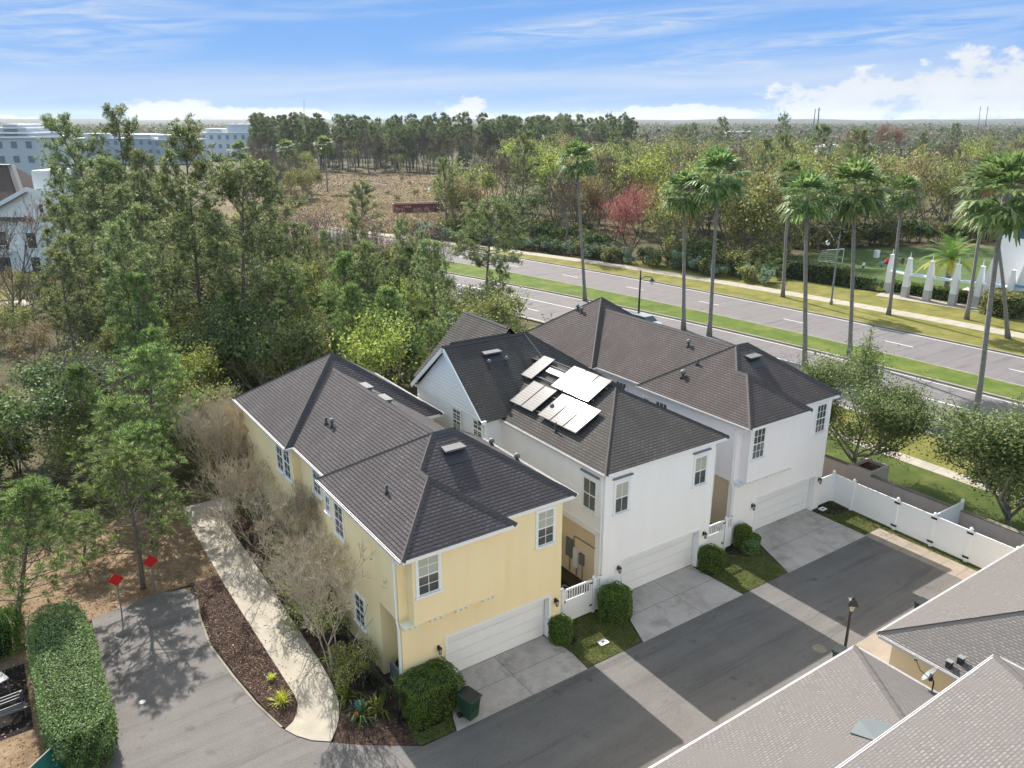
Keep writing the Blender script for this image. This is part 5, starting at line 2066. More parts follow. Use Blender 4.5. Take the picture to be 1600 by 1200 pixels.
hi = [(-.62, -.65, 1.46), (.62, -.65, 1.46), (.6, 1.0, 1.44), (-.6, 1.0, 1.44)]
for i in range(4):
    m.face([lo[i], lo[(i + 1) % 4], hi[(i + 1) % 4], hi[i]])
m.build('window', M['pane_far'], e)
for sx in (-1, 1):
    for y in (-1.4, 1.4):
        w = MB()
        w.path([(sx * .70, y, .33), (sx * .92, y, .33)], .33, 14)
        w.build('wheel', M['black'], e)

# white pylons with a linking beam, before the sports pitch
M['pylon'] = plain('white_render', (.80, .79, .80), .7, 0, .1)
M['pylon_base'] = plain('grey_render', (.46, .43, .44), .8, 0, .15)
P0 = [G(1386, 458), G(1413, 465), G(1447, 471), G(1487, 477), G(1524, 481)]
P0.append((P0[4][0] + .35, P0[4][1] - 3.4))
word2 = ('first', 'second', 'third', 'fourth', 'fifth', 'last')
for i, b in enumerate(P0):
    h = 4.9
    e = empty('pylon', (b[0], b[1], .1), R(4))
    tag(e, 'white tapering pylon with finial, %s in the row counted from the hedge end' % word2[i], 'pylon', 'row of white pylons')
    m = MB()
    m.box(-.40, .40, -.39, .39, 0, 1.35)
    m.build('plinth', M['pylon_base'], e)
    m = MB()
    pr_ = None
    for z, w in ((1.35, .37), (3.4, .34), (4.4, .235), (4.9, .20)):
        q = [(-w, -w, z), (w, -w, z), (w, w, z), (-w, w, z)]
        if pr_:
            for k in range(4):
                m.face([pr_[k], pr_[(k + 1) % 4], q[(k + 1) % 4], q[k]])
        else:
            m.face(q[::-1])
        pr_ = q
    m.face(pr_)
    m.box(-.24, .24, -.24, .24, 4.9, 5.0)
    m.build('shaft', M['pylon'], e)
    m = MB()
    m.path([(0, 0, 5.0), (0, 0, 5.75)], [.07, .03], 6)
    m.build('finial', M['pylon'], e)
M['blue'] = plain('pale_blue_panel', (.22, .36, .52), .5)
for i in range(5):
    a, b = Vector((*P0[i], 0)), Vector((*P0[i + 1], 0))
    d = (b - a)
    L = d.length
    d.normalize()
    s = Vector((-d.y, d.x, 0))
    c = (a + b) / 2
    m = MB()
    m.obox(Vector((0, 0, 0)), d * (L / 2 - .45), s * .5, (0, 0, .09))
    m.obox(Vector((0, 0, .12)), d * (L / 2 - .75), s * .32, (0, 0, .028), 1)
    o = m.build('linking_beam', [M['pylon'], M['blue']], None, (c.x, c.y, 3.05))
    tag(o, 'flat white canopy beam joining the %s and %s pylons' % (word2[i], word2[i + 1]), 'beam', 'beams between the pylons')

# curved white building at the end of the row
bb = G(1534, 473)
e = empty('sloping_building', (bb[0], bb[1], 0), R(0))
tag(e, 'white building with sloping end wall and blue windows beyond the pylons', 'building')
m = MB()
# long body running back and to the side; its end wall leans in
def leanbox(m, x0, x1, y0, y1, h, lean, mat=0):
    lo = [(x0, y0, 0), (x1, y0, 0), (x1, y1, 0), (x0, y1, 0)]
    hi = [(x0 + lean * .4, y0 + .2, h), (x1, y0 + .2, h), (x1, y1 - lean, h), (x0 + lean * .4, y1 - lean, h)]
    for k in range(4):
        m.face([lo[k], lo[(k + 1) % 4], hi[(k + 1) % 4], hi[k]], mat)
    m.face(hi, mat)


leanbox(m, -.5, 16, -22, .8, 11.2, 2.2)
leanbox(m, -3.2, -.55, -22, -4.3, 7.4, 1.0)
m.build('wall', M['pylon'], e)
m = MB()
m.box(.4, 16.3, -21.9, -2.2, 11.2, 11.35)
m.box(1.0, 16, -21.5, -2.8, 11.36, 12.0)
m.build('roof', M['trim'], e)
for k in range(5):
    m = MB()
    y = -6.4 - k * 3.2
    m.box(.12, .42, y - 1.45 + 2.9, y + 1.45 + 2.9, 8.3, 9.9)
    m.build('window', M['pane_blue'], e)
for k in range(4):
    m = MB()
    y = -7.0 - k * 3.6
    m.box(-2.98, -2.75, y - 1.6, y + 1.6, 5.6, 6.7)
    m.build('window', M['pane_blue'], e)
m = MB()
m.box(-3.16, -2.9, -21.5, -4.4, 3.2, 3.45)
m.box(-3.2, -2.95, -21.5, -4.3, 2.2, 2.45)
m.build('blue_band', M['blue'], e)

# pitch: goal, players, shrubs and hedges
ga, gb = G(1289, 412), G(1316, 410)
e = empty('football_goal', ((ga[0] + gb[0]) / 2, (ga[1] + gb[1]) / 2, .06), math.atan2(gb[1] - ga[1], gb[0] - ga[0]))
tag(e, 'white football goal at the end of the sports pitch', 'goal')
L = math.hypot(gb[0] - ga[0], gb[1] - ga[1]) / 2
m = MB()
m.path([(-L, 0, 0), (-L, 0, 2.1), (L, 0, 2.1), (L, 0, 0)], .07, 6)
m.path([(-L, 0, 2.1), (-L, .9, 1.9), (-L, 1.8, 0), (L, 1.8, 0), (L, .9, 1.9), (L, 0, 2.1)], .04, 5)
m.build('goal_frame', M['trim'], e)
m = MB()
for k in range(13):
    x = -L + 2 * L * k / 12
    m.path([(x, 0, 2.1), (x, .9, 1.9), (x, 1.8, 0)], .012, 3)
for f in (.2, .4, .6, .8):
    m.path([(-L, .9 + .9 * f, 1.9 * (1 - f)), (L, .9 + .9 * f, 1.9 * (1 - f))], .012, 3)
m.build('net', M['trim'], e)


def person(loc, rz, shirt, trousers, label, stride=.22, arm=.3, s=1.0):
    """one skinned body; shirt and trousers are taken from bands of the same surface"""
    e = empty('person', (loc[0], loc[1], .06), rz)
    e.scale = (s, s, s)
    tag(e, label, 'person', 'children on the sports pitch')
    P = {'hip': (0, 0, .92, .13), 'waist': (0, 0, 1.06, .12), 'chest': (0, -.02, 1.3, .15), 'neck': (0, 0, 1.47, .06), 'head': (0, -.02, 1.6, .10), 'top': (0, -.01, 1.70, .085)}
    E_ = [('hip', 'waist'), ('waist', 'chest'), ('chest', 'neck'), ('neck', 'head'), ('head', 'top')]
    for sg, k in ((-1, 'l'), (1, 'r')):
        f = sg * stride
        P.update({'th' + k: (sg * .09, 0, .86, .09), 'kn' + k: (sg * .1, -f * .55 - .03, .48, .06), 'an' + k: (sg * .1, -f + .05 * (sg > 0), .09 + .03 * (sg < 0), .045), 'to' + k: (sg * .1, -f - .15, .04, .04)})
        P.update({'sh' + k: (sg * .17, 0, 1.38, .06), 'el' + k: (sg * (.22 + arm * .2), f * .4, 1.14, .042), 'wr' + k: (sg * (.24 + arm * .3), f * .9 - .06, .94, .032), 'hd' + k: (sg * (.24 + arm * .32), f * 1.0 - .08, .86, .035)})
        E_ += [('hip', 'th' + k), ('th' + k, 'kn' + k), ('kn' + k, 'an' + k), ('an' + k, 'to' + k), ('chest', 'sh' + k), ('sh' + k, 'el' + k), ('el' + k, 'wr' + k), ('wr' + k, 'hd' + k)]
    ks = list(P)
    me = bpy.data.meshes.new('body')
    me.from_pydata([P[k][:3] for k in ks], [(ks.index(a), ks.index(b)) for a, b in E_], [])
    o = obj('body', me, e)
    md = o.modifiers.new('skin', 'SKIN')
    for k, sv in zip(ks, me.skin_vertices[0].data):
        sv.radius = (P[k][3], P[k][3])
    me.skin_vertices[0].data[0].use_root = True
    o.modifiers.new('sub', 'SUBSURF').levels = 1
    o.modifiers['sub'].render_levels = 1
    t = NT('person_skin')
    g = t.node('ShaderNodeSeparateXYZ')
    t.l.new(t.coord(), g.inputs[0])
    c = t.ramp(t.math('MULTIPLY', g.outputs[2], .5), [(0, (.03, .03, .03)), (.035, (.35, .2, .13)), (.2, trousers), (.47, shirt), (.735, (.42, .25, .17)), (.815, (.03, .02, .015))])
    for n_ in t.n:
        if n_.type == 'VALTORGB':
            n_.color_ramp.interpolation = 'CONSTANT'
    t.color(c)
    me.materials.append(t.m)
    hr = MB()
    hr.lathe([(.115, 0), (.125, .04), (.11, .1), (.06, .14), (.005, .15)], 10, 0, (0, .01, 1.62))
    hr.build('hair', M['black'], e)


person(G(1348, 425), R(160), (.75, .72, .7), (.03, .03, .04), 'child in a white shirt and dark trousers standing on the pitch', .12, .2, .95)
person(G(1376, 423), R(100), (.30, .42, .5), (.08, .1, .2), 'child in a pale blue shirt running on the pitch', .34, .7, .95)
person(G(1409, 418), R(120), (.03, .04, .08), (.02, .02, .03), 'child in dark clothes on the pitch beside the second pylon', .2, .3, .95)
person(G(1286, 428), R(120), (.05, .05, .06), (.03, .03, .04), 'child in dark clothes in the shade before the goal', .2, .3, .95)
M['red_cloth'] = plain('red_canvas', (.55, .03, .05), .7)
for (px, py, lb, mt) in ((1387, 412, 'red beanbag seat at the back of the pitch', 'red_cloth'), (1369, 403, 'white upright cooler box at the back of the pitch', 'trim')):
    m = MB()
    if mt == 'red_cloth':
        m.lathe([(.40, 0), (.62, .15), (.58, .38), (.42, .55), (.2, .75), (.05, .8)], 10)
        e = m.build('beanbag', M[mt], None, (*G(px, py), .06))
        tag(e, lb, 'seat')
    else:
        m.box(-.4, .4, -.3, .3, 0, 1.1)
        m.box(-.43, .43, -.33, .33, 1.1, 1.2)
        m.box(-.3, .3, -.36, -.3, .55, .62)
        e = m.build('cooler_box', M[mt], None, (*G(px, py), .06))
        tag(e, lb, 'cooler')
clipped('box_hedge', 'dark clipped hedge at the verge beside the sports pitch', G(1275, 440), 1.4, 4.6, 2.6, 60, .13, 'leaf_dark', .2, R(10), seed=12)
clipped('box_hedge', 'low yellow-green hedge in front of the sports pitch', G(1331, 448), 1.0, 3.0, 1.7, 80, .12, 'hedge_pale', .25, R(4), seed=13)
clipped('box_hedge', 'low hedge behind the row of white pylons', (P0[2][0] + 2.5, P0[2][1] + 0), 1.0, 7.2, 1.5, 70, .12, 'hedge', .3, R(4), seed=14)
clipped('round_shrub', 'large round shrub at the foot of the white building', G(1568, 492), 2.6, 2.4, 2.7, 70, .12, 'leaf_olive', .8, 0, None, 'shrub', 15)
for i, (px, py, lb) in enumerate(((1366, 455, 'yellowish low plant before the low hedge by the pylons'), (1378, 458, 'yellowish low plant at the foot of the first pylon'), (1354, 452, 'yellowish low plant in front of the low hedge'))):
    plant('low_plant', V['bushbright'][i % 2], G(px, py), .45, .4, None, lb, 'plant', 'low plants by the pylons', 'foliage', 'stems')

# rusty red open container in the field
M['red_steel'] = plain('rusty_red_steel', (.17, .045, .045), .7, .1, .3, .8)
M['red_rim'] = plain('pale_red_steel', (.36, .17, .15), .6)  # rim in a paler red than the walls
a, b = G(614, 331), G(692, 330)
e = empty('open_container', ((a[0] + b[0]) / 2, (a[1] + b[1]) / 2, 0), math.atan2(b[1] - a[1], b[0] - a[0]) + R(8))
tag(e, 'long rusty red open-topped container in the dry field', 'container')
L = math.hypot(b[0] - a[0], b[1] - a[1]) / 2
m = MB()
m.box(-L, L, -1.3, -1.2, 0, 2.0)
m.box(-L, L, 1.2, 1.3, 0, 2.0)
m.box(-L, -L + .1, -1.2, 1.2, 0, 2.0)
m.box(L - .1, L, -1.2, 1.2, 0, 2.0)
m.box(-L + .1, L - .1, -1.2, 1.2, 0, .1)
for k in range(14):
    x = -L + 2 * L * (k + .5) / 14
    m.box(x - .06, x + .06, -1.38, -1.3, .05, 1.95)
m.build('wall', M['red_steel'], e)
m = MB()
m.box(-L - .05, L + .05, -1.38, -1.16, 2.0, 2.1)
m.box(-L - .05, L + .05, 1.16, 1.38, 2.0, 2.1)
m.box(-L - .05, -L + .15, -1.16, 1.16, 2.0, 2.1)
m.box(L - .15, L + .05, -1.16, 1.16, 2.0, 2.1)
m.build('rim', M['red_rim'], e)
b = G(686, 336)
e = empty('field_lamp', (b[0], b[1], 0), 0)
tag(e, 'thin dark lamp post with two heads beside the red container', 'street lamp')
m = MB()
m.path([(0, 0, 0), (0, 0, 7.2)], [.12, .08], 6)
m.build('post', M['metal_dark'], e)
m = MB()
m.path([(0, 0, 6.4), (-1.0, .7, 6.7), (-1.7, 1.2, 6.3)], .06, 5)
m.build('arm', M['metal_dark'], e)
m = MB()
m.lathe([(.1, .2), (.4, -.1), (.3, -.7), (.05, -.9)], 8, 0, (-1.7, 1.2, 6.2))
m.build('lamp_shade', M['trim'], e)

# fallen leaves, mulch chips and short grass close to the houses
def scatter_leaves(name, label, polys, n, size, mats, up, z=.02, seed=3):
    r = random.Random(seed)
    m = MB()
    for poly, share in polys:
        xs, ys = [q[0] for q in poly], [q[1] for q in poly]
        c = 0
        while c < n * share:
            x, y = r.uniform(min(xs), max(xs)), r.uniform(min(ys), max(ys))
            ins = False
            j = len(poly) - 1
            for i in range(len(poly)):
                if (poly[i][1] > y) != (poly[j][1] > y) and x < (poly[j][0] - poly[i][0]) * (y - poly[i][1]) / (poly[j][1] - poly[i][1]) + poly[i][0]:
                    ins = not ins
                j = i
            if not ins:
                continue
            c += 1
            leaf(m, r, (x, y, z + r.uniform(0, .02)), size * r.uniform(.6, 1.3), r.randrange(len(mats)), up, .5)
    tag(m.build(name, mats), label, kind='stuff')


lit_a = [(-16, 26), (-5.6, 26), (-5.5, 13.3), (-8.6, 13.2), (-11.4, 12.7), (-16, 12)]
lit_b = [(-19, 11), (-13.8, 11), (-13.8, 2), (-19, 0)]
mul_a = [(-7.0, 13.2), (-5.6, 13.2), (-5.45, 2.5), (-6.3, 1.1), (-7.0, 5.2), (-7.4, 7.7), (-7.1, 11)]
mul_b = [(-3.75, 19), (-3.7, 4.2), (-4.0, 1.7), (-4.4, .2), (-4.1, -1.3), (-2.5, -2.4), (-2.1, .3), (-1.95, 19)]
pathp = [(-5.5, 21), (-5.4, 3), (-4.0, 3), (-3.8, 21)]
dl = [leafmat('fallen_tan_leaves', [(.10, .06, .03), (.18, .11, .055), (.24, .16, .09)], .0), leafmat('fallen_rust_leaves', [(.07, .035, .02), (.13, .07, .035)], .0)]
scatter_leaves('fallen_leaves', 'brown leaves scattered on the litter under the pines', [(lit_a, .7), (lit_b, .2), (pathp, .05), (mul_a, .05)], 9000, .055, dl, .9)
ml = [leafmat('dark_bark_chips', [(.025, .015, .012), (.06, .036, .028), (.10, .062, .047)], .0)]
scatter_leaves('mulch_chips', 'dark bark chips in the beds beside the path', [(mul_a, .45), (mul_b, .55)], 11000, .045, ml, .5, seed=4)
gp = [[(5.3, .3), (5.4, -2.6), (8.2, -2.6), (9.0, .1)], [(15.0, .4), (15.0, -2.6), (18.2, -2.6), (19.2, .4)], [(25.0, 1.0), (25.0, -2.5), (26.8, -2.5), (26.9, 1.0)], [(-2.5, -2.5), (-1.2, -2.6), (-.6, -1.1), (-1.4, -1.2)], [(26.4, -2.6), (26.8, -2.6), (26.7, -8.4), (26.4, -8.4)]]
gl = [leafmat('short_green_grass', [(.03, .055, .01), (.06, .09, .018), (.11, .12, .03)], .2), leafmat('short_dry_grass', [(.09, .085, .03), (.15, .13, .05)], .2)]
scatter_leaves('short_grass', 'short patchy grass between the driveways', [(gp[0], .36), (gp[1], .32), (gp[2], .2), (gp[3], .08), (gp[4], .04)], 16000, .035, [gl[0], gl[0], gl[1]], -.2, seed=5)
# ---------------------------------------------------------------- woods
def ptree(name, var, bx, by, tx, ty, w, label, nominal, group=None, cat='tree'):
    b = G(bx, by)
    h = HZ(tx, ty, b)
    tp = SIDE(tx, ty, b)
    lean = Vector((tp[0] - b[0], tp[1] - b[1], h))
    return plant(name, var, b, w, h / HT[var[0].name], None, label, cat, group, tilt=lean)


PG = 'pines of the near wood'
ptree('pine_tree', V['pine_big'][0], 378, 600, 345, 243, 1.02, 'broad round-crowned pine, largest in the wood behind the yellow house', 17.6, PG)
ptree('pine_tree', V['pine_cone'][0], 318, 575, 284, 188, .95, 'tall cone-shaped dark pine just behind the broad-crowned pine', 17.6, PG)
ptree('pine_tree', V['pine_tall'][0], 212, 470, 226, 232, 1.0, 'straight pine with bushy crown between two thinner pines', 17.6, PG)
ptree('pine_tree', V['pine_tall'][1], 232, 455, 174, 164, 1.1, 'tallest open-topped pine standing against the sky', 17.6, PG)
ptree('pine_tree', V['pine_tall'][2], 208, 462, 88, 168, 1.15, 'tall leaning pine with ragged crown over the distant white buildings', 17.6, PG)
ptree('pine_tree', V['pine_tall'][0], 172, 482, 145, 245, 1.15, 'full-crowned pine beside the white apartment house', 17.6, PG)
ptree('pine_tree', V['pine'][0], 250, 480, 262, 262, .85, 'pine with pale green crown in front of the cone-shaped pine', 17.6, PG)
ptree('pine_tree', V['pine'][1], 420, 520, 400, 268, .75, 'pine whose crown touches the broad-crowned pine on its road side', 17.6, PG)
ptree('young_pine', V['young'][0], 222, 640, 220, 425, .95, 'bright young pine in the wood above two other young pines', 8.8, PG)
ptree('young_pine', V['young_wide'][0], 245, 765, 236, 540, 1.05, 'bushy young pine behind the pine nearest the red markers', 8.8, PG)
ptree('young_pine', V['young_wide'][1], 224, 920, 196, 700, .95, 'bushy young pine with bare leaning trunk beside the red markers', 8.8, PG)
ptree('young_pine', V['young'][1], 28, 955, 38, 735, 1.0, 'young pine with feathery boughs behind the tall clipped hedge', 8.8, PG)
ptree('young_pine', V['young'][2], 130, 880, 128, 800, .62, 'small young pine on the litter near the red markers', 8.8, PG)
ptree('pine_tree', V['pine_cone'][1], 566, 412, 558, 283, .9, 'narrow dark pine rising alone before the dry field', 17.6, PG)
ptree('pine_tree', V['pine_big'][1], 757, 495, 765, 308, .9, 'open-limbed round pine at the near roadside in front of the median', 17.6, PG)
ptree('young_pine', V['young'][0], 612, 610, 612, 448, 1.0, 'bright young pine close behind the yellow house roof', 8.8, PG)
ptree('young_pine', V['young'][1], 437, 585, 432, 468, .8, 'bright young pine between the broad pine trunk and the roof peak', 8.8, PG)
ptree('young_pine', V['young'][2], 520, 545, 514, 468, .75, 'small bright young pine behind the yellow house roof peak', 8.8, PG)
ptree('young_pine', V['young_wide'][0], 660, 590, 655, 480, .7, 'short young pine between yellow house roof and white gable', 8.8, PG)
for i, (px, py, tx, ty, lb) in enumerate(((247, 815, 190, 618, 'thin dark pine trunk behind the red markers, nearest the path'), (238, 850, 215, 660, 'thin pine trunk just behind the second red marker'))):
    ptree('young_pine', V['young_wide'][i], px, py, tx, ty, 1.0 - .3 * i, lb, 8.8, PG)
ptree('bare_tree', V['bare'][0], 90, 730, 92, 530, .95, 'silvery leafless tree between the young pines and the frame edge', 11)
ptree('bare_tree', V['bare'][1], 20, 520, 25, 330, .9, 'dark-limbed leafless tree in front of the apartment house', 11)
ptree('bare_tree', V['barepink'][0], 30, 480, 40, 300, .9, 'pinkish budding tree over the apartment house balcony', 11)
red = variants(broadleaf, (61,), 'leaf_red', h=11.6, cr=3.3, n=9000, size=.10, clump=.95, trunk=.1, low=.1, sprigs=40, bark='bark_dark')[0]
ptree('red_maple', red, 985, 402, 985, 284, 1.15, 'red budding maple at the edge of the wood across the avenue', 11.6)


# --- scattered trees: (list name, variants, nominal height, low, high, width factor, label)
def inpoly(p, poly):
    c = False
    j = len(poly) - 1
    for i in range(len(poly)):
        if (poly[i][1] > p[1]) != (poly[j][1] > p[1]) and p[0] < (poly[j][0] - poly[i][0]) * (p[1] - poly[i][1]) / (poly[j][1] - poly[i][1]) + poly[i][0]:
            c = not c
        j = i
    return c


def PX(x, y, z=0.0):
    dx, dy, dz = x - CX, y - CY, z - CH
    fx, fy = dx * chd - dy * shd, dx * shd + dy * chd
    yc, up = fy * cp - dz * sp, fy * sp + dz * cp
    return (800 + F * fx / yc, 600 - F * up / yc) if yc > 1 else (-9e9, 0)


FIELD = [G(430, 290), G(500, 271), G(600, 270), G(748, 272), G(800, 290), (72, 118), (60, 118), (38, 150), (25, 168), (40, 200)]
PITCHP = [G(1262, 446), G(1255, 396), G(1330, 386), G(1640, 372), G(1700, 500), G(1500, 490), G(1380, 462)]
taken = []


def free(p, d):
    for q in taken:
        if abs(q[0] - p[0]) < d and abs(q[1] - p[1]) < d:
            return False
    taken.append(p)
    return True


def seen(p, h, m=60):
    a, b = PX(p[0], p[1], 0), PX(p[0], p[1], h)
    return -m < a[0] < 1600 + m and b[1] < 1230


def scatter(n, sampler, ok, mix, gap, group):
    c = t_ = 0
    while c < n and t_ < n * 60:
        t_ += 1
        p = sampler()
        if not ok(p) or not seen(p, 10):
            continue
        if not free(p, gap):
            continue
        w = rnd.random() * sum(m[0] for m in mix)
        for m in mix:
            w -= m[0]
            if w <= 0:
                break
        _, nm, vs, nom, lo, hi, wf, lb, crown, trunk, cat = m
        h = rnd.uniform(lo, hi)
        v_ = rnd.choice(V[vs])
        k_ = h / (HT[v_[0].name] if trunk == 'trunk' else nom)
        plant(nm, v_, p, k_ * wf * rnd.uniform(.88, 1.12), k_, None, lb, cat, group, crown, trunk)
        c += 1


def T(w, nm, vs, nom, lo, hi, wf, lb, shrub=False):
    return (w, nm, vs, nom, lo, hi, wf, lb, 'foliage' if shrub else 'crown', 'stems' if shrub else 'trunk', 'shrub' if shrub else 'tree')


edge = lambda v: near_c(v) - 3
okL = lambda p: (p[0] < edge(p[1]) and p[1] > 23.5 and not (p[0] > -7 and p[1] < 25) and not (-13 < p[0] < -5.5 and p[1] < 24) and not (p[1] > 108 + p[0] * .2 and p[0] < 12) and not (p[0] > 22 and p[1] < 34) and clear_view(p))
sL = lambda: (rnd.uniform(-60, 42), rnd.uniform(23, 135))
def clear_view(p, h=13):
    a, b = PX(p[0], p[1]), PX(p[0], p[1], h)
    return not (a[0] < 125 and b[1] < 425 and a[1] > 270) and not (h > 4 and 690 < a[0] < 850 and 425 < a[1] < 545)


okLn = lambda p: okL(p) and p[1] < 75 and p[0] < edge(p[1]) - 14
okLr = lambda p: okL(p) and p[0] > edge(p[1]) - 26
wood = 'in the near wood behind the yellow house'
def zone(x0, x1, y0, y1):
    return lambda: G(rnd.uniform(x0, x1), rnd.uniform(y0, y1))


NG = 'trees of the near wood'
scatter(15, zone(-30, 262, 430, 640), okL, [
    T(6, 'pine_tree', 'pine_tall', 18, 12, 16.5, .95, 'slender pine with small high crown ' + wood),
    T(2, 'pine_tree', 'pine', 18, 11, 14, .8, 'pine with broad green crown ' + wood)], 3.4, NG)
scatter(64, zone(-60, 340, 430, 770), okL, [
    T(6, 'broadleaf_tree', 'darkleaf', 10, 4, 7, .85, 'dark green bushy tree ' + wood),
    T(5, 'broadleaf_tree', 'olive', 10, 4, 7, .85, 'olive green bushy tree ' + wood),
    T(2, 'broadleaf_tree', 'bright', 10, 4, 7.5, .8, 'yellow-green light tree ' + wood),
    T(3, 'young_pine', 'young', 8.8, 5, 9, .9, 'bright green young pine ' + wood),
    T(1.5, 'bare_tree', 'bare', 11, 7, 11, .7, 'grey leafless tree ' + wood)], 2.3, NG)
scatter(70, zone(290, 800, 478, 650), okL, [
    T(5, 'broadleaf_tree', 'darkleaf', 10, 5, 9, .75, 'dark green bushy tree ' + wood),
    T(5, 'broadleaf_tree', 'olive', 10, 5, 9, .75, 'olive green bushy tree ' + wood),
    T(2, 'broadleaf_tree', 'bright', 10, 4.5, 8, .75, 'yellow-green light tree ' + wood),
    T(5, 'young_pine', 'young', 8.8, 6, 10, .9, 'bright green young pine ' + wood),
    T(3, 'pine_tree', 'pine_tall', 18, 9, 12, .9, 'slender pine with small high crown ' + wood),
    T(1.5, 'bare_tree', 'barepink', 11, 7, 11, .6, 'pinkish budding tree ' + wood)], 2.2, NG)
scatter(16, zone(-50, 118, 468, 600), lambda p: p[1] < 112, [
    T(3, 'broadleaf_tree', 'tan', 10, 3, 5, .9, 'low tan half-bare tree in front of the apartment house'),
    T(3, 'broadleaf_tree', 'olive', 10, 3, 5, .9, 'low olive tree in front of the apartment house'),
    T(2, 'bare_tree', 'bare', 11, 4, 6.5, .8, 'small grey leafless tree in front of the apartment house')], 2.2, 'low trees by the apartment house')
rd = 'at the near side of the avenue'
scatter(50, zone(425, 770, 396, 492), okL, [
    T(6, 'bare_tree', 'barepink', 11, 7.5, 11.5, .65, 'pinkish budding bare tree ' + rd),
    T(4, 'bare_tree', 'bare', 11, 7, 11, .62, 'grey leafless tree ' + rd),
    T(2, 'broadleaf_tree', 'tan', 10, 5, 9, .7, 'tan half-bare tree ' + rd)], 1.9, 'roadside trees')
scatter(46, zone(300, 860, 400, 500), okL, [
    T(3, 'broadleaf_tree', 'olive', 10, 3, 5.5, .8, 'low olive tree ' + rd),
    T(2, 'broadleaf_tree', 'bright', 10, 3, 5.5, .8, 'low yellow-green tree ' + rd),
    T(2, 'broadleaf_tree', 'darkleaf', 10, 4, 7, .75, 'dark green bushy tree ' + rd)], 1.7, 'roadside trees')
scatter(22, zone(300, 590, 385, 440), okL, [
    T(3, 'broadleaf_tree', 'olive', 10, 6, 10, .75, 'olive green tree screening the avenue'),
    T(2, 'broadleaf_tree', 'darkleaf', 10, 7, 10, .75, 'dark green tree screening the avenue'),
    T(3, 'bare_tree', 'barepink', 11, 10, 14, .65, 'pinkish budding bare tree screening the avenue')], 2.2, 'roadside trees')
taken.clear()
scatter(120, sL, okL, [
    T(4, 'shrub', 'bushdark', 2.2, 1.8, 3.6, 1, 'dark green shrub under the trees of the near wood', True),
    T(4, 'shrub', 'bush', 2.2, 1.8, 3.4, 1, 'olive green shrub under the trees of the near wood', True),
    T(2, 'shrub', 'bushbright', 2.2, 1.2, 2.6, 1, 'yellow-green shrub under the trees of the near wood', True),
    T(1, 'shrub', 'bushtan', 2.2, 1.2, 2.4, 1, 'tan twiggy shrub under the trees of the near wood', True)], 1.5, 'shrubs of the near wood')

# across the avenue
wedge = lambda v: (sw_b(v) + 2.5 if v > 44 else 120 - (v - 10) * .15)
okR = lambda p: p[0] > wedge(p[1]) and not (935 < PX(*p)[0] < 1035 and PX(*p)[1] > 372) and not inpoly(p, FIELD) and not inpoly(p, PITCHP) and not (p[1] > 118 and p[0] < 62)


def sR():
    px, py = rnd.uniform(690, 1660), 232 + 185 * rnd.random() ** .85
    return G(px, py)


ac = 'in the wood across the avenue'
for gap, n, lim in ((3.2, 250, 240),):
    taken.clear()
    scatter(n, sR, lambda p: okR(p) and p[0] < 330, [
        T(11, 'broadleaf_tree', 'olive', 10, 11, 17, .72, 'olive green tree ' + ac),
        T(6, 'broadleaf_tree', 'bright', 10, 11, 17, .72, 'yellow-green light tree ' + ac),
        T(4, 'broadleaf_tree', 'tan', 10, 11, 17, .72, 'tan half-bare tree ' + ac),
        T(3, 'broadleaf_tree', 'rust', 10, 10, 14, .7, 'rust-brown tree ' + ac),
        T(3, 'broadleaf_tree', 'darkleaf', 10, 10, 15, .7, 'dark evergreen tree ' + ac),
        T(12, 'bare_tree', 'baredense', 11, 11, 17, .75, 'grey leafless tree ' + ac),
        T(2, 'bare_tree', 'barepink', 11, 10, 15, .8, 'pinkish budding tree ' + ac),
        T(4, 'pine_tree', 'pine_tall', 18, 14, 21, .85, 'slender pine standing ' + ac)], gap, 'trees of the wood across the avenue')
taken.clear()
scatter(70, lambda: (lambda v: (wedge(v) + rnd.uniform(2, 16), v))(rnd.uniform(44, 125)), okR, [
    T(4, 'shrub', 'bushdark', 2.2, 2.5, 4.5, .9, 'dark green shrub under the edge of the wood across the avenue', True),
    T(4, 'shrub', 'bush', 2.2, 2.5, 4.5, .9, 'olive green shrub under the edge of the wood across the avenue', True),
    T(2, 'shrub', 'bushtan', 2.2, 2, 4, .9, 'tan twiggy shrub under the edge of the wood across the avenue', True)], 2.0, 'shrubs at the wood edge')
vv = [46 + 72 * i / 46 for i in range(47)]
for i, v in enumerate(vv):
    u = sw_b(v) + rnd.uniform(1.6, 4.0)
    k, lb = (('bushgrey', 'silvery green shrub in the row along the far pavement'), ('bushdark', 'dark green shrub in the row along the far pavement'), ('bush', 'olive green shrub in the row along the far pavement'))[(i * 7 + i // 5) % 3]
    plant('shrub', rnd.choice(V[k]), (u, v), rnd.uniform(.95, 1.35), rnd.uniform(1.0, 1.5), None, lb, 'shrub', 'shrubs along the far pavement', 'foliage', 'stems')
for i in range(26):
    p = G(1240 + i * 15, 386 - 4 * abs(math.sin(i)) - (6 if i > 10 else 0))
    plant('shrub', rnd.choice(V['bushdark' if i % 3 else 'bush']), p, rnd.uniform(1.3, 2), rnd.uniform(1.3, 2.2), None, 'dark shrub at the wood edge behind the sports pitch', 'shrub', 'shrubs behind the pitch', 'foliage', 'stems')
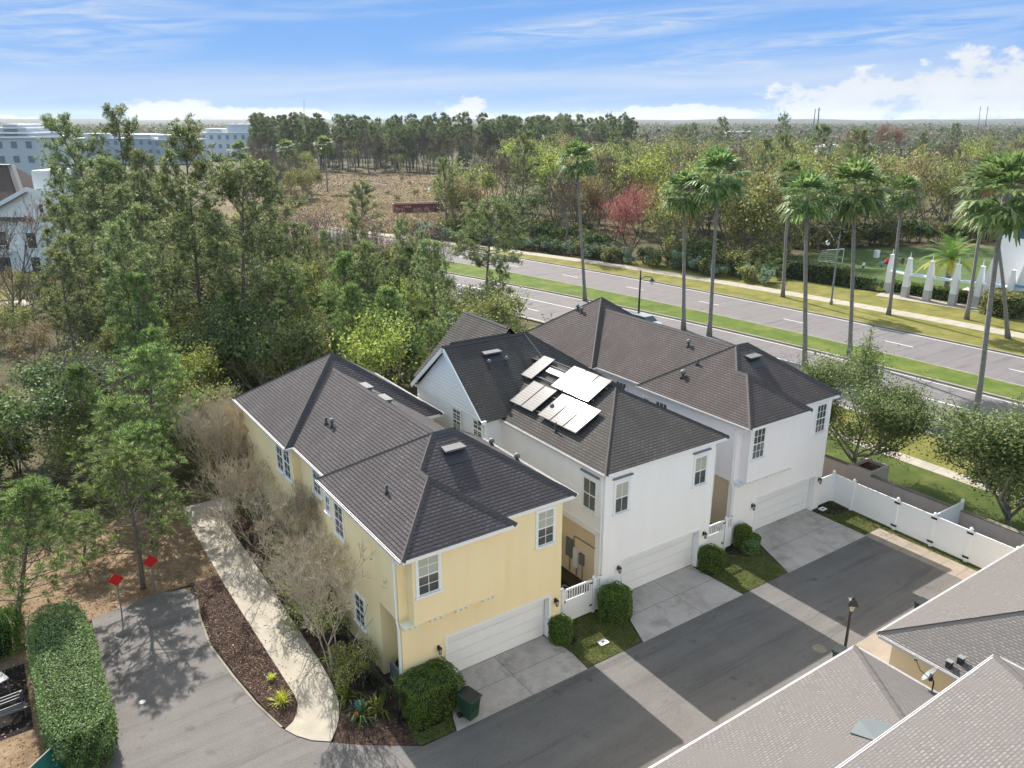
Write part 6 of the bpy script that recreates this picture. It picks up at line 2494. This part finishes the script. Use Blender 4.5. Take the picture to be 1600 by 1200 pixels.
for bx, by, tx, ty, w, lb in ((1218, 262, 1224, 176, .95, 'crooked open pine towering over the wood across the avenue'), (1128, 262, 1128, 182, 1.1, 'dense round pine over the wood across the avenue'), (1540, 262, 1545, 205, 1.0, 'pale green pine over the far end of the wood across the avenue'),
                              (1060, 268, 1062, 196, 1.1, 'broad green pine beside the dense round pine'), (880, 262, 884, 182, .9, 'tall pine where the pine row meets the wood'), (705, 295, 707, 258, .55, 'small pine standing alone at the back of the dry field')):
    ptree('pine_tree', V['pine'][(bx // 7) % 3], bx, by, tx, ty, w, lb, 17.6, 'pines over the far wood')
ptree('bare_tree', V['bare'][2], 760, 330, 765, 238, 1.1, 'leafless tree with grey crown at the side of the dry field', 11)
rr = V['rust'][0]
for bx, tx, ty, lb in ((1335, 1338, 205, 'rust-red crown in the far wood, nearer the twin steel poles'), (1385, 1388, 192, 'dark rust-red crown in the far wood beside another rust crown'), (1590, 1592, 235, 'rust-red crown at the far end of the wood')):
    ptree('broadleaf_tree', V['rust'][bx % 2], bx, 262, tx, ty, 1.5, lb, 9.6, 'rusty crowns in the far wood')

# the dark pine row behind the dry field
taken.clear()


def sB():
    px = rnd.uniform(400, 985)
    return G(px, 269 - 17 * rnd.random() ** 1.3 - (6 if px > 800 else 0))


row = 'in the dark row behind the dry field'
scatter(130, sB, lambda p: True, [T(1, 'pine_tree', 'pine_thin', 18, 19, 25, 1.0, 'tall thin pine ' + row)], 3.5, 'pines behind the dry field')
taken.clear()
scatter(150, sB, lambda p: True, [
    T(4, 'broadleaf_tree', 'darkleaf', 10, 7, 14, .7, 'dark evergreen tree ' + row),
    T(7, 'bare_tree', 'baredense', 11, 12, 18, .75, 'grey leafless tree ' + row),
    T(2, 'broadleaf_tree', 'olive', 10, 7, 12, 1.1, 'olive green tree ' + row)], 3.5, 'trees behind the dry field')
taken.clear()
scatter(16, zone(395, 500, 268, 318), lambda p: True, [
    T(3, 'bare_tree', 'baredense', 11, 10, 15, .8, 'grey leafless tree at the side of the dry field'),
    T(3, 'broadleaf_tree', 'darkleaf', 10, 8, 12, .75, 'dark evergreen tree at the side of the dry field'),
    T(2, 'broadleaf_tree', 'olive', 10, 7, 11, .8, 'olive green tree at the side of the dry field')], 4, 'trees beside the dry field')
for i in range(30):
    b = G(rnd.uniform(505, 745), 272 + 46 * rnd.random() ** 2)
    if inpoly(b, FIELD):
        plant('shrub', rnd.choice(V[('bushtan', 'bush', 'bushtan')[i % 3]]), b, rnd.uniform(.5, 1.0), rnd.uniform(.5, 1.0), None, 'small brownish shrub in the dry field', 'shrub', 'shrubs of the dry field', 'foliage', 'stems')

for i, (px, py) in enumerate(((600, 345), (622, 350), (640, 346), (655, 352), (668, 349), (588, 352), (700, 352), (632, 358), (612, 362))):
    plant('budding_shrub', V['barepink'][i % 3], G(px, py), .42, .38, None, 'pinkish budding shrub on the near side of the red container', 'shrub', 'pinkish shrubs by the container')
gm = MB()
r = random.Random(5)
c_ = 0
while c_ < 12000:
    b = G(r.uniform(420, 800), 271 + 95 * r.random() ** 1.4)
    if not inpoly(b, FIELD):
        continue
    c_ += 1
    n_ = 0 if math.sin(b[0] * .07) + math.sin(b[1] * .05 + 1) + r.uniform(-1, 1) > 0 else 1
    for q in range(3):
        leaf(gm, r, (b[0] + r.gauss(0, .5), b[1] + r.gauss(0, .5), .12), r.uniform(.12, .34), n_, .1, .5)
tag(gm.build('rough_grass', [leafmat('dry_rough_grass', [(.055, .042, .027), (.095, .067, .042), (.13, .095, .062)], .2), leafmat('golden_rough_grass', [(.085, .065, .028), (.135, .105, .042), (.18, .14, .06)], .2)]), 'rough dry grass of the open field', kind='stuff')

# palms far off in the west
for i, (bx, by, tx, ty, lb) in enumerate(((455, 305, 455, 232, 'distant fan palm before the pine row, nearer the broad-crowned pine'), (512, 300, 512, 226, 'distant fan palm before the pine row, nearer the dry field'),
                                          (8, 300, 8, 232, 'distant fan palm at the white hotel, at the very frame edge'), (24, 302, 24, 230, 'second distant fan palm from the frame edge at the white hotel'), (42, 300, 42, 233, 'third distant fan palm from the frame edge at the white hotel'),
                                          (58, 303, 57, 236, 'distant fan palm at the white hotel nearest the leaning pine'), (380, 300, 381, 235, 'distant fan palm peeping over the broad-crowned pine'))):
    b = G(bx, by)
    h = HZ(tx, ty, b)
    T_, N, D = PV[i % 4]
    e = empty('fan_palm', (b[0], b[1], 0), i)
    tag(e, lb, 'palm tree', 'distant fan palms')
    o = obj('trunk', T_, e)
    o.scale = (1, 1, h / 16.9)
    c = obj('crown', N, e)
    c.scale = (1.25,) * 3
    c.location = (0, 0, h - 16.9 * 1.25)

# ---------------------------------------------------------------- buildings beyond the wood
fw, rt = Vector((shd, chd, 0)), Vector((chd, -shd, 0))


def block(px, py, label, name='white_building'):
    b = G(px, py)
    e = empty(name, (b[0], b[1], 0), -HEAD)
    tag(e, label, 'building')
    return e, b


# white apartment house with brown roof at the frame edge (x to the right, y away from the camera)
e, b = block(92, 424, 'white apartment house with brown hip roof and dark balcony at the frame edge', 'apartment_house')
he = HZ(92, 345, b)
hp = HZ(92, 262, b)
m = MB()
m.box(-30, 0, 0, 16, 0, he)
m.box(-2.6, 0.1, 2, 8, he, HZ(92, 268, b))
m.prism([(-11, 0), (-2.6, 0), (-2.6, .4), (-11, .4)], he, he + .1)
m.face([(-12.5, .0, he), (-.1, .0, he), (-.1, .0, HZ(92, 300, b)), (-2.5, .0, HZ(92, 292, b))])
m.build('wall', M['siding'], e)
M['roof_far'] = shingle('brown_roof', (.10, .078, .07), (.13, .10, .085), (.07, .05, .045))
m = MB()
m.roof([(-30.5, -.6, he), (-2.5, -.6, he), (-9, 8, hp), (-23, 8, hp)])
m.roof([(-2.5, -.6, he), (-2.5, 16.6, he), (-9, 8, hp)])
m.roof([(-2.5, 16.6, he), (-30.5, 16.6, he), (-23, 8, hp), (-9, 8, hp)])
m.roof([(-11, -.8, he - .1), (-2.4, -.8, HZ(92, 300, b)), (-2.4, 5, HZ(92, 296, b)), (-11, 5, he + 1.2)])
m.build('roof', M['roof_far'], e)
m = MB()
ridge_strip(m, (-23, 8, hp + .06), (-9, 8, hp + .06), .4)
ridge_strip(m, (-30.5, -.6, he + .05), (-23, 8, hp + .05), .5)
ridge_strip(m, (-2.5, -.6, he + .06), (-9, 8, hp + .06), .5)
m.build('ridge_cap', M['ventcap'], e)
for x, z0, z1, w in ((-8.2, he - 4.2, he - 1.6, 2.6), (-3.2, he - 4.0, he - 1.8, 1.3), (-16, he - 4.2, he - 1.6, 2.6), (-8.2, he - 7.8, he - 5.4, 2.4), (-3.2, he - 7.6, he - 5.4, 1.3), (-.9, he + 1.2, he + 2.4, .5)):
    m = MB()
    m.box(x - w / 2, x + w / 2, -.06, -.003, z0, z1)
    f = m.build('window', M['pane_far'], e)
    q = MB()
    q.box(x - w / 2 - .15, x + w / 2 + .15, -.12, -.003, z0 - .2, z0)
    q.box(x - w / 2 - .15, x + w / 2 + .15, -.12, -.003, z1, z1 + .15)
    q.build('frame', M['trim'], f)
m = MB()
m.box(-10, -6.4, -1.4, 0, he - 4.7, he - 4.4)
m.box(-10, -6.4, -1.4, -1.32, he - 3.5, he - 3.4)
for k in range(14):
    m.box(-10 + k * .27, -9.95 + k * .27, -1.38, -1.34, he - 4.4, he - 3.5)
m.build('balcony', M['trim'], e)


def pavilion(px, py, x0, x1, ytop, floors, label, steps=(), depth=18, wall='siding'):
    e, b = block((x0 + x1) / 2, py, label)
    k = ((b[0] - CX) * shd + (b[1] - CY) * chd) / F / cp
    w = (x1 - x0) * k
    h = HZ((x0 + x1) / 2, ytop, b)
    m = MB()
    m.box(-w / 2, w / 2, 0, depth, 0, h)
    for (a0, a1, yt) in steps:
        c0, c1 = (a0 - (x0 + x1) / 2) * k, (a1 - (x0 + x1) / 2) * k
        m.box(c0, c1, 2, depth - 2, h, HZ((x0 + x1) / 2, yt, b))
    m.build('wall', M[wall], e)
    m = MB()
    m.box(-w / 2 - .5, w / 2 + .5, -.5, depth + .5, h, h + .5)
    for (a0, a1, yt) in steps:
        c0, c1 = (a0 - (x0 + x1) / 2) * k, (a1 - (x0 + x1) / 2) * k
        z = HZ((x0 + x1) / 2, yt, b)
        m.box(c0 - .4, c1 + .4, 1.6, depth - 1.6, z, z + .4)
    m.build('roof', M['trim'], e)
    n = max(2, int(w / 4.2))
    fh = h / floors
    for f in range(floors):
        for i in range(n):
            x = -w / 2 + w * (i + .5) / n
            q = MB()
            q.box(x - .9, x + .9, -.08, -.004, f * fh + fh * .3, f * fh + fh * .78)
            q.build('window', M['pane_hazy'], e)
    return e


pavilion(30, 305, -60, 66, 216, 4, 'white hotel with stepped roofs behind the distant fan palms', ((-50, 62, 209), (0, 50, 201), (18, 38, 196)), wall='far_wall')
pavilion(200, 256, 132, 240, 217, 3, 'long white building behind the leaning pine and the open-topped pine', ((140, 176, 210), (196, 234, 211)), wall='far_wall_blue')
pavilion(275, 256, 246, 306, 219, 3, 'pale building with hazy blue-grey front behind the cone-shaped pine', ((252, 284, 212),), 14, 'far_wall_blue')
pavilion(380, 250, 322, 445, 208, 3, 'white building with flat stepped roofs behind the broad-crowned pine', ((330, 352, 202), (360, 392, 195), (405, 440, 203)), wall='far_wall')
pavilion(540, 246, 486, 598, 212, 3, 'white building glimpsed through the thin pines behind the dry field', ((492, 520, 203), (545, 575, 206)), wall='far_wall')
pavilion(1310, 240, 1282, 1332, 230, 2, 'low white building with dark canopy beyond the far wood', ((1290, 1325, 227),), 16)
pavilion(1165, 222, 1140, 1200, 206, 2, 'pale low building far beyond the dense round pine', (), 16)


def mast(px, py, tx, ty, w, label, arms=0, tilt=None):
    b = G(px, py)
    h = HZ(tx, ty, b)
    tp = SIDE(tx, ty, b)
    e = empty('steel_mast', (b[0], b[1], 0))
    tag(e, label, 'mast')
    m = MB()
    d = (tp[0] - b[0], tp[1] - b[1])
    m.path([(0, 0, 0), (d[0] * .5, d[1] * .5, h * .5), (d[0], d[1], h)], [w, w * .75, w * .45], 8)
    m.build('pole', M['metal_grey'], e)
    m = MB()
    for k in range(max(1, arms)):
        z = h * (.93 - .1 * k)
        f = z / h
        c = Vector((d[0] * f, d[1] * f, z))
        m.obox(c, rt * w * (2.6 if arms else 1.1), fw * w * .25, (0, 0, w * .25))
    m.build('cross_arm', M['metal_grey'], e)


mast(475, 214, 475, 155, .45, 'thin lone radio mast over the pine row')
mast(949, 214, 949, 175, .5, 'shorter of two masts where the pine row ends', 1)
mast(955, 214, 955, 172, .6, 'taller of two masts where the pine row ends', 1)
mast(1269, 216, 1274, 170, .9, 'thinner of the twin steel poles beside the crooked pine')
mast(1276, 216, 1280, 168, 1.3, 'thicker of the twin steel poles beside the crooked pine')
mast(1527, 214, 1532, 166, .6, 'steel pole far off, first of two over the far end of the wood', 1)
mast(1537, 214, 1544, 166, .7, 'steel pole far off, second of two over the far end of the wood', 1)
mast(1217, 214, 1217, 167, .35, 'hair-thin mast behind the crooked pine')

# ---------------------------------------------------------------- the forest out to the horizon
r = random.Random(99)
fm = [leafmat('far_wood_olive', [(.042, .048, .028), (.058, .064, .036), (.074, .078, .044)], .4), leafmat('far_wood_grey', [(.05, .043, .038), (.068, .06, .053), (.085, .075, .066)], .4),
      leafmat('far_wood_brown', [(.06, .044, .031), (.08, .06, .042), (.095, .077, .05)], .4), leafmat('far_wood_green', [(.03, .042, .022), (.042, .056, .028), (.056, .07, .034)], .4)]
m = MB()
tot = 0
while tot < 11000:
    az = R(r.uniform(-39, 39))
    dist = 300 + 2300 * r.random() ** 1.9
    x, y = CX + math.sin(az + HEAD) * dist, CY + math.cos(az + HEAD) * dist
    px, py = PX(x, y)
    if inpoly((x, y), FIELD) or (dist < 460 and 420 < px < 800):
        continue
    if dist < 340 and px > 700:
        continue
    if any(a < px < b_ and dist < d_ for a, b_, d_ in ((-80, 75, 330), (120, 315, 560), (318, 450, 760), (1255, 1355, 560))):
        continue
    tot += 1
    k = r.choice((0, 0, 1, 1, 2, 3, 3))
    h = r.uniform(8, 13) * (1.35 if k == 3 and r.random() < .4 else 1)
    w = r.uniform(2.6, 4.6) * (1 + dist / 2500)
    nq = 26 if dist < 800 else 10
    for _ in range(nq):
        g = rvec(r)
        p = (x + g.x * w, y + g.y * w, h * .62 + g.z * h * .38)
        leaf(m, r, p, (.95 if dist < 800 else 1.9) * r.uniform(.7, 1.3), k, .3, .8)
o = m.build('far_forest', fm)
tag(o, 'hazy mixed forest reaching to the horizon', None, None, 'stuff')
# low ridge of forest on the skyline
m = MB()
N1 = 120
for ring, (d0, d1, z0, z1) in enumerate(((2300, 3200, 2, 9), (3200, 4600, 9, 21), (4600, 5600, 21, 25))):
    for i in range(N1):
        a0, a1 = HEAD + R(-45 + 90 * i / N1), HEAD + R(-45 + 90 * (i + 1) / N1)
        q = lambda a, d, z: (CX + math.sin(a) * d, CY + math.cos(a) * d, z + (3 * math.sin(a * 23) + 2 * math.sin(a * 61) if z > 10 else 0))
        m.face([q(a0, d0, z0), q(a1, d0, z0), q(a1, d1, z1), q(a0, d1, z1)][::-1])
M['far_hill'] = ground('far_forest_cover', [(.3, (.045, .052, .035)), (.5, (.08, .08, .055)), (.7, (.11, .10, .07))], .012, fine=.12, bump=1, bdist=4, fineamt=.5).m
tag(m.build('hill', M['far_hill']), kind='structure')

# the air
if HAZE > 0:
    hz_ = bpy.data.materials.new('pale_air')
    hz_.use_nodes = True
    n_ = hz_.node_tree.nodes
    n_.clear()
    out = n_.new('ShaderNodeOutputMaterial')
    pv = n_.new('ShaderNodeVolumePrincipled')
    pv.inputs['Density'].default_value = HAZE
    pv.inputs['Color'].default_value = (.80, .88, 1.0, 1)
    pv.inputs['Anisotropy'].default_value = .2
    hz_.node_tree.links.new(pv.outputs[0], out.inputs['Volume'])
    m = MB()
    m.box(-6400, 6400, -6400, 6400, -1.1, 75)
    o = m.build('haze', hz_)
    tag(o, 'thin pale air over the whole place', None, None, 'stuff')
# ---------------------------------------------------------------- light and sky
EL, AZ = R(41), R(7)      # the sun stands behind the houses
sun = bpy.data.lights.new('sun', 'SUN')
sun.energy = SUN
sun.angle = R(.5)
sun.color = (1, .955, .88)
so = bpy.data.objects.new('sun', sun)
COL.objects.link(so)
sd = Vector((math.sin(AZ) * math.cos(EL), math.cos(AZ) * math.cos(EL), math.sin(EL)))
so.rotation_mode = 'QUATERNION'
so.rotation_quaternion = (-sd).to_track_quat('-Z', 'Y')

W = bpy.data.worlds.new("World")
sc.world = W
W.use_nodes = True
nt = W.node_tree
N_, L_ = nt.nodes, nt.links
bg = N_['Background']
sky = N_.new('ShaderNodeTexSky')
sky.sky_type = 'NISHITA'
sky.sun_disc = False
sky.sun_elevation = EL
sky.sun_rotation = AZ
sky.altitude = 0
sky.air_density = 1.0
sky.dust_density = .6
sky.ozone_density = 1.5
tc = N_.new('ShaderNodeTexCoord').outputs['Generated']
sx = N_.new('ShaderNodeSeparateXYZ')
L_.new(tc, sx.inputs[0])
X, Y, Z = sx.outputs


def wm(op, a, b=None, c=None, clamp=False):
    n = N_.new('ShaderNodeMath')
    n.operation = op
    n.use_clamp = clamp
    for i, val in enumerate((a, b, c)):
        if val is None:
            continue
        if isinstance(val, bpy.types.NodeSocket):
            L_.new(val, n.inputs[i])
        else:
            n.inputs[i].default_value = val
    return n.outputs[0]


def wmix(f, a, b, mode='MIX'):
    n = N_.new('ShaderNodeMix')
    n.data_type = 'RGBA'
    n.blend_type = mode
    for i, val in ((0, f), (6, a), (7, b)):
        if isinstance(val, bpy.types.NodeSocket):
            L_.new(val, n.inputs[i])
        else:
            n.inputs[i].default_value = val if i == 0 else (*val, 1)
    return n.outputs[2]


def wnoise(vec, sc_, det=8, rough=.6, dist=0.0):
    n = N_.new('ShaderNodeTexNoise')
    n.inputs['Scale'].default_value = sc_
    n.inputs['Detail'].default_value = det
    n.inputs['Roughness'].default_value = rough
    n.inputs['Distortion'].default_value = dist
    L_.new(vec, n.inputs['Vector'])
    return n.outputs['Fac']


def vec3(x, y, z):
    n = N_.new('ShaderNodeCombineXYZ')
    for i, val in enumerate((x, y, z)):
        if isinstance(val, bpy.types.NodeSocket):
            L_.new(val, n.inputs[i])
        else:
            n.inputs[i].default_value = val
    return n.outputs[0]


az = wm('SUBTRACT', wm('ARCTAN2', X, Y), HEAD)          # 0 straight ahead
el = wm('ARCSINE', Z)
def ang(px, py):
    d = ray(px, py)
    return math.atan2(d[0], d[1]) - HEAD, math.asin(d[2] / math.sqrt(sum(x * x for x in d)))



# thin cirrus drawn out sideways
q = wm('SUBTRACT', el, wm('MULTIPLY', az, .05))
cz = wnoise(vec3(wm('MULTIPLY', az, 2.6), wm('MULTIPLY', q, 30.0), 4.6), 1.0, 9, .58, .5)
c2 = wnoise(vec3(wm('MULTIPLY', az, 1.5), wm('MULTIPLY', q, 9.0), 1.3), 1.0, 4, .5)
band = wm('SUBTRACT', 1.0, wm('ABSOLUTE', wm('DIVIDE', wm('SUBTRACT', el, .042), .045)), clamp=True)
cir = wm('MULTIPLY', wm('SUBTRACT', wm('ADD', wm('ADD', cz, wm('MULTIPLY', c2, .8)), wm('MULTIPLY', band, .24)), .88), 2.6, clamp=True)
veil = None
for px, py, w, h in ((60, 45, 260, 60), (950, 40, 300, 26), (1150, 95, 330, 40), (1330, 60, 330, 26)):
    a0, e0 = ang(px, py)
    da = wm('DIVIDE', wm('SUBTRACT', az, a0), w / F)
    de = wm('DIVIDE', wm('SUBTRACT', wm('SUBTRACT', el, e0), wm('MULTIPLY', wm('SUBTRACT', az, a0), .09)), h / F)
    m = wm('SUBTRACT', 1.0, wm('ADD', wm('MULTIPLY', da, da), wm('MULTIPLY', de, de)), clamp=True)
    veil = m if veil is None else wm('MAXIMUM', veil, m)
wisp = wnoise(vec3(wm('MULTIPLY', az, 9), wm('MULTIPLY', q, 95.0), 7.7), 1.0, 8, .62, .8)
cir = wm('MAXIMUM', cir, wm('MULTIPLY', veil, wm('MULTIPLY', wm('SUBTRACT', wisp, .38, clamp=True), 4.0, clamp=True)))
cir = wm('MULTIPLY', cir, .72)
# heaped clouds low over the horizon: azimuth, elevation, half width, half height
puff = wnoise(vec3(wm('MULTIPLY', az, 22), wm('MULTIPLY', el, 38), 2.0), 1.0, 8, .6)
heap = None


for px, py, w, h in ((1330, 165, 120, 34), (1450, 152, 190, 40), (1600, 140, 120, 52), (1050, 180, 170, 15), (725, 172, 40, 24), (255, 178, 70, 22), (400, 186, 160, 16), (900, 186, 160, 12), (20, 190, 60, 12)):
    a0, e0 = ang(px, py)
    da = wm('DIVIDE', wm('SUBTRACT', az, a0), w / F)
    de = wm('DIVIDE', wm('SUBTRACT', el, e0), h / F)
    m = wm('SUBTRACT', 1.0, wm('ADD', wm('MULTIPLY', da, da), wm('MULTIPLY', de, de)))
    m = wm('MAXIMUM', m, -1.5)
    heap = m if heap is None else wm('MAXIMUM', heap, m)
hm = wm('MULTIPLY', wm('ADD', heap, wm('MULTIPLY', wm('SUBTRACT', puff, .53), 4.5)), 2.6, clamp=True)
hm = wm('MULTIPLY', hm, .92)
# measured blue close to the horizon, passing into the physical sky higher up
tint = N_.new('ShaderNodeValToRGB')
e = tint.color_ramp.elements
while len(e) < len(LOWSKY):
    e.new(.5)
for q_, (p_, c_) in zip(e, LOWSKY):
    q_.position, q_.color = p_, (*c_, 1)
L_.new(wm('DIVIDE', wm('MAXIMUM', Z, 0.0), .16), tint.inputs[0])
hi_ = wmix(1.0, sky.outputs[0], HIGH, 'MULTIPLY')
base = wmix(wm('MULTIPLY', wm('SUBTRACT', Z, .16), 5.5, clamp=True), tint.outputs[0], hi_)
white = wmix(wm('MULTIPLY', puff, 1.0), CLOUD_A, CLOUD_B)
col = wmix(cir, base, CIRRUS)
col = wmix(hm, col, white)
L_.new(col, bg.inputs[0])
bg.inputs[1].default_value = SKY_STRENGTH

sc.view_settings.view_transform = 'Standard'
sc.view_settings.look = 'None'
sc.view_settings.exposure = EXPOSURE
sc.view_settings.gamma = 1
sc.render.engine = 'CYCLES'
sc.cycles.use_denoising = True
sc.cycles.denoiser = 'OPENIMAGEDENOISE'
sc.cycles.max_bounces = 6
sc.cycles.diffuse_bounces = 3
sc.cycles.glossy_bounces = 2
sc.cycles.transmission_bounces = 3
sc.cycles.transparent_max_bounces = 4
sc.cycles.volume_bounces = 0
sc.cycles.use_adaptive_sampling = True
sc.cycles.adaptive_threshold = .02
sc.cycles.sample_clamp_indirect = 4
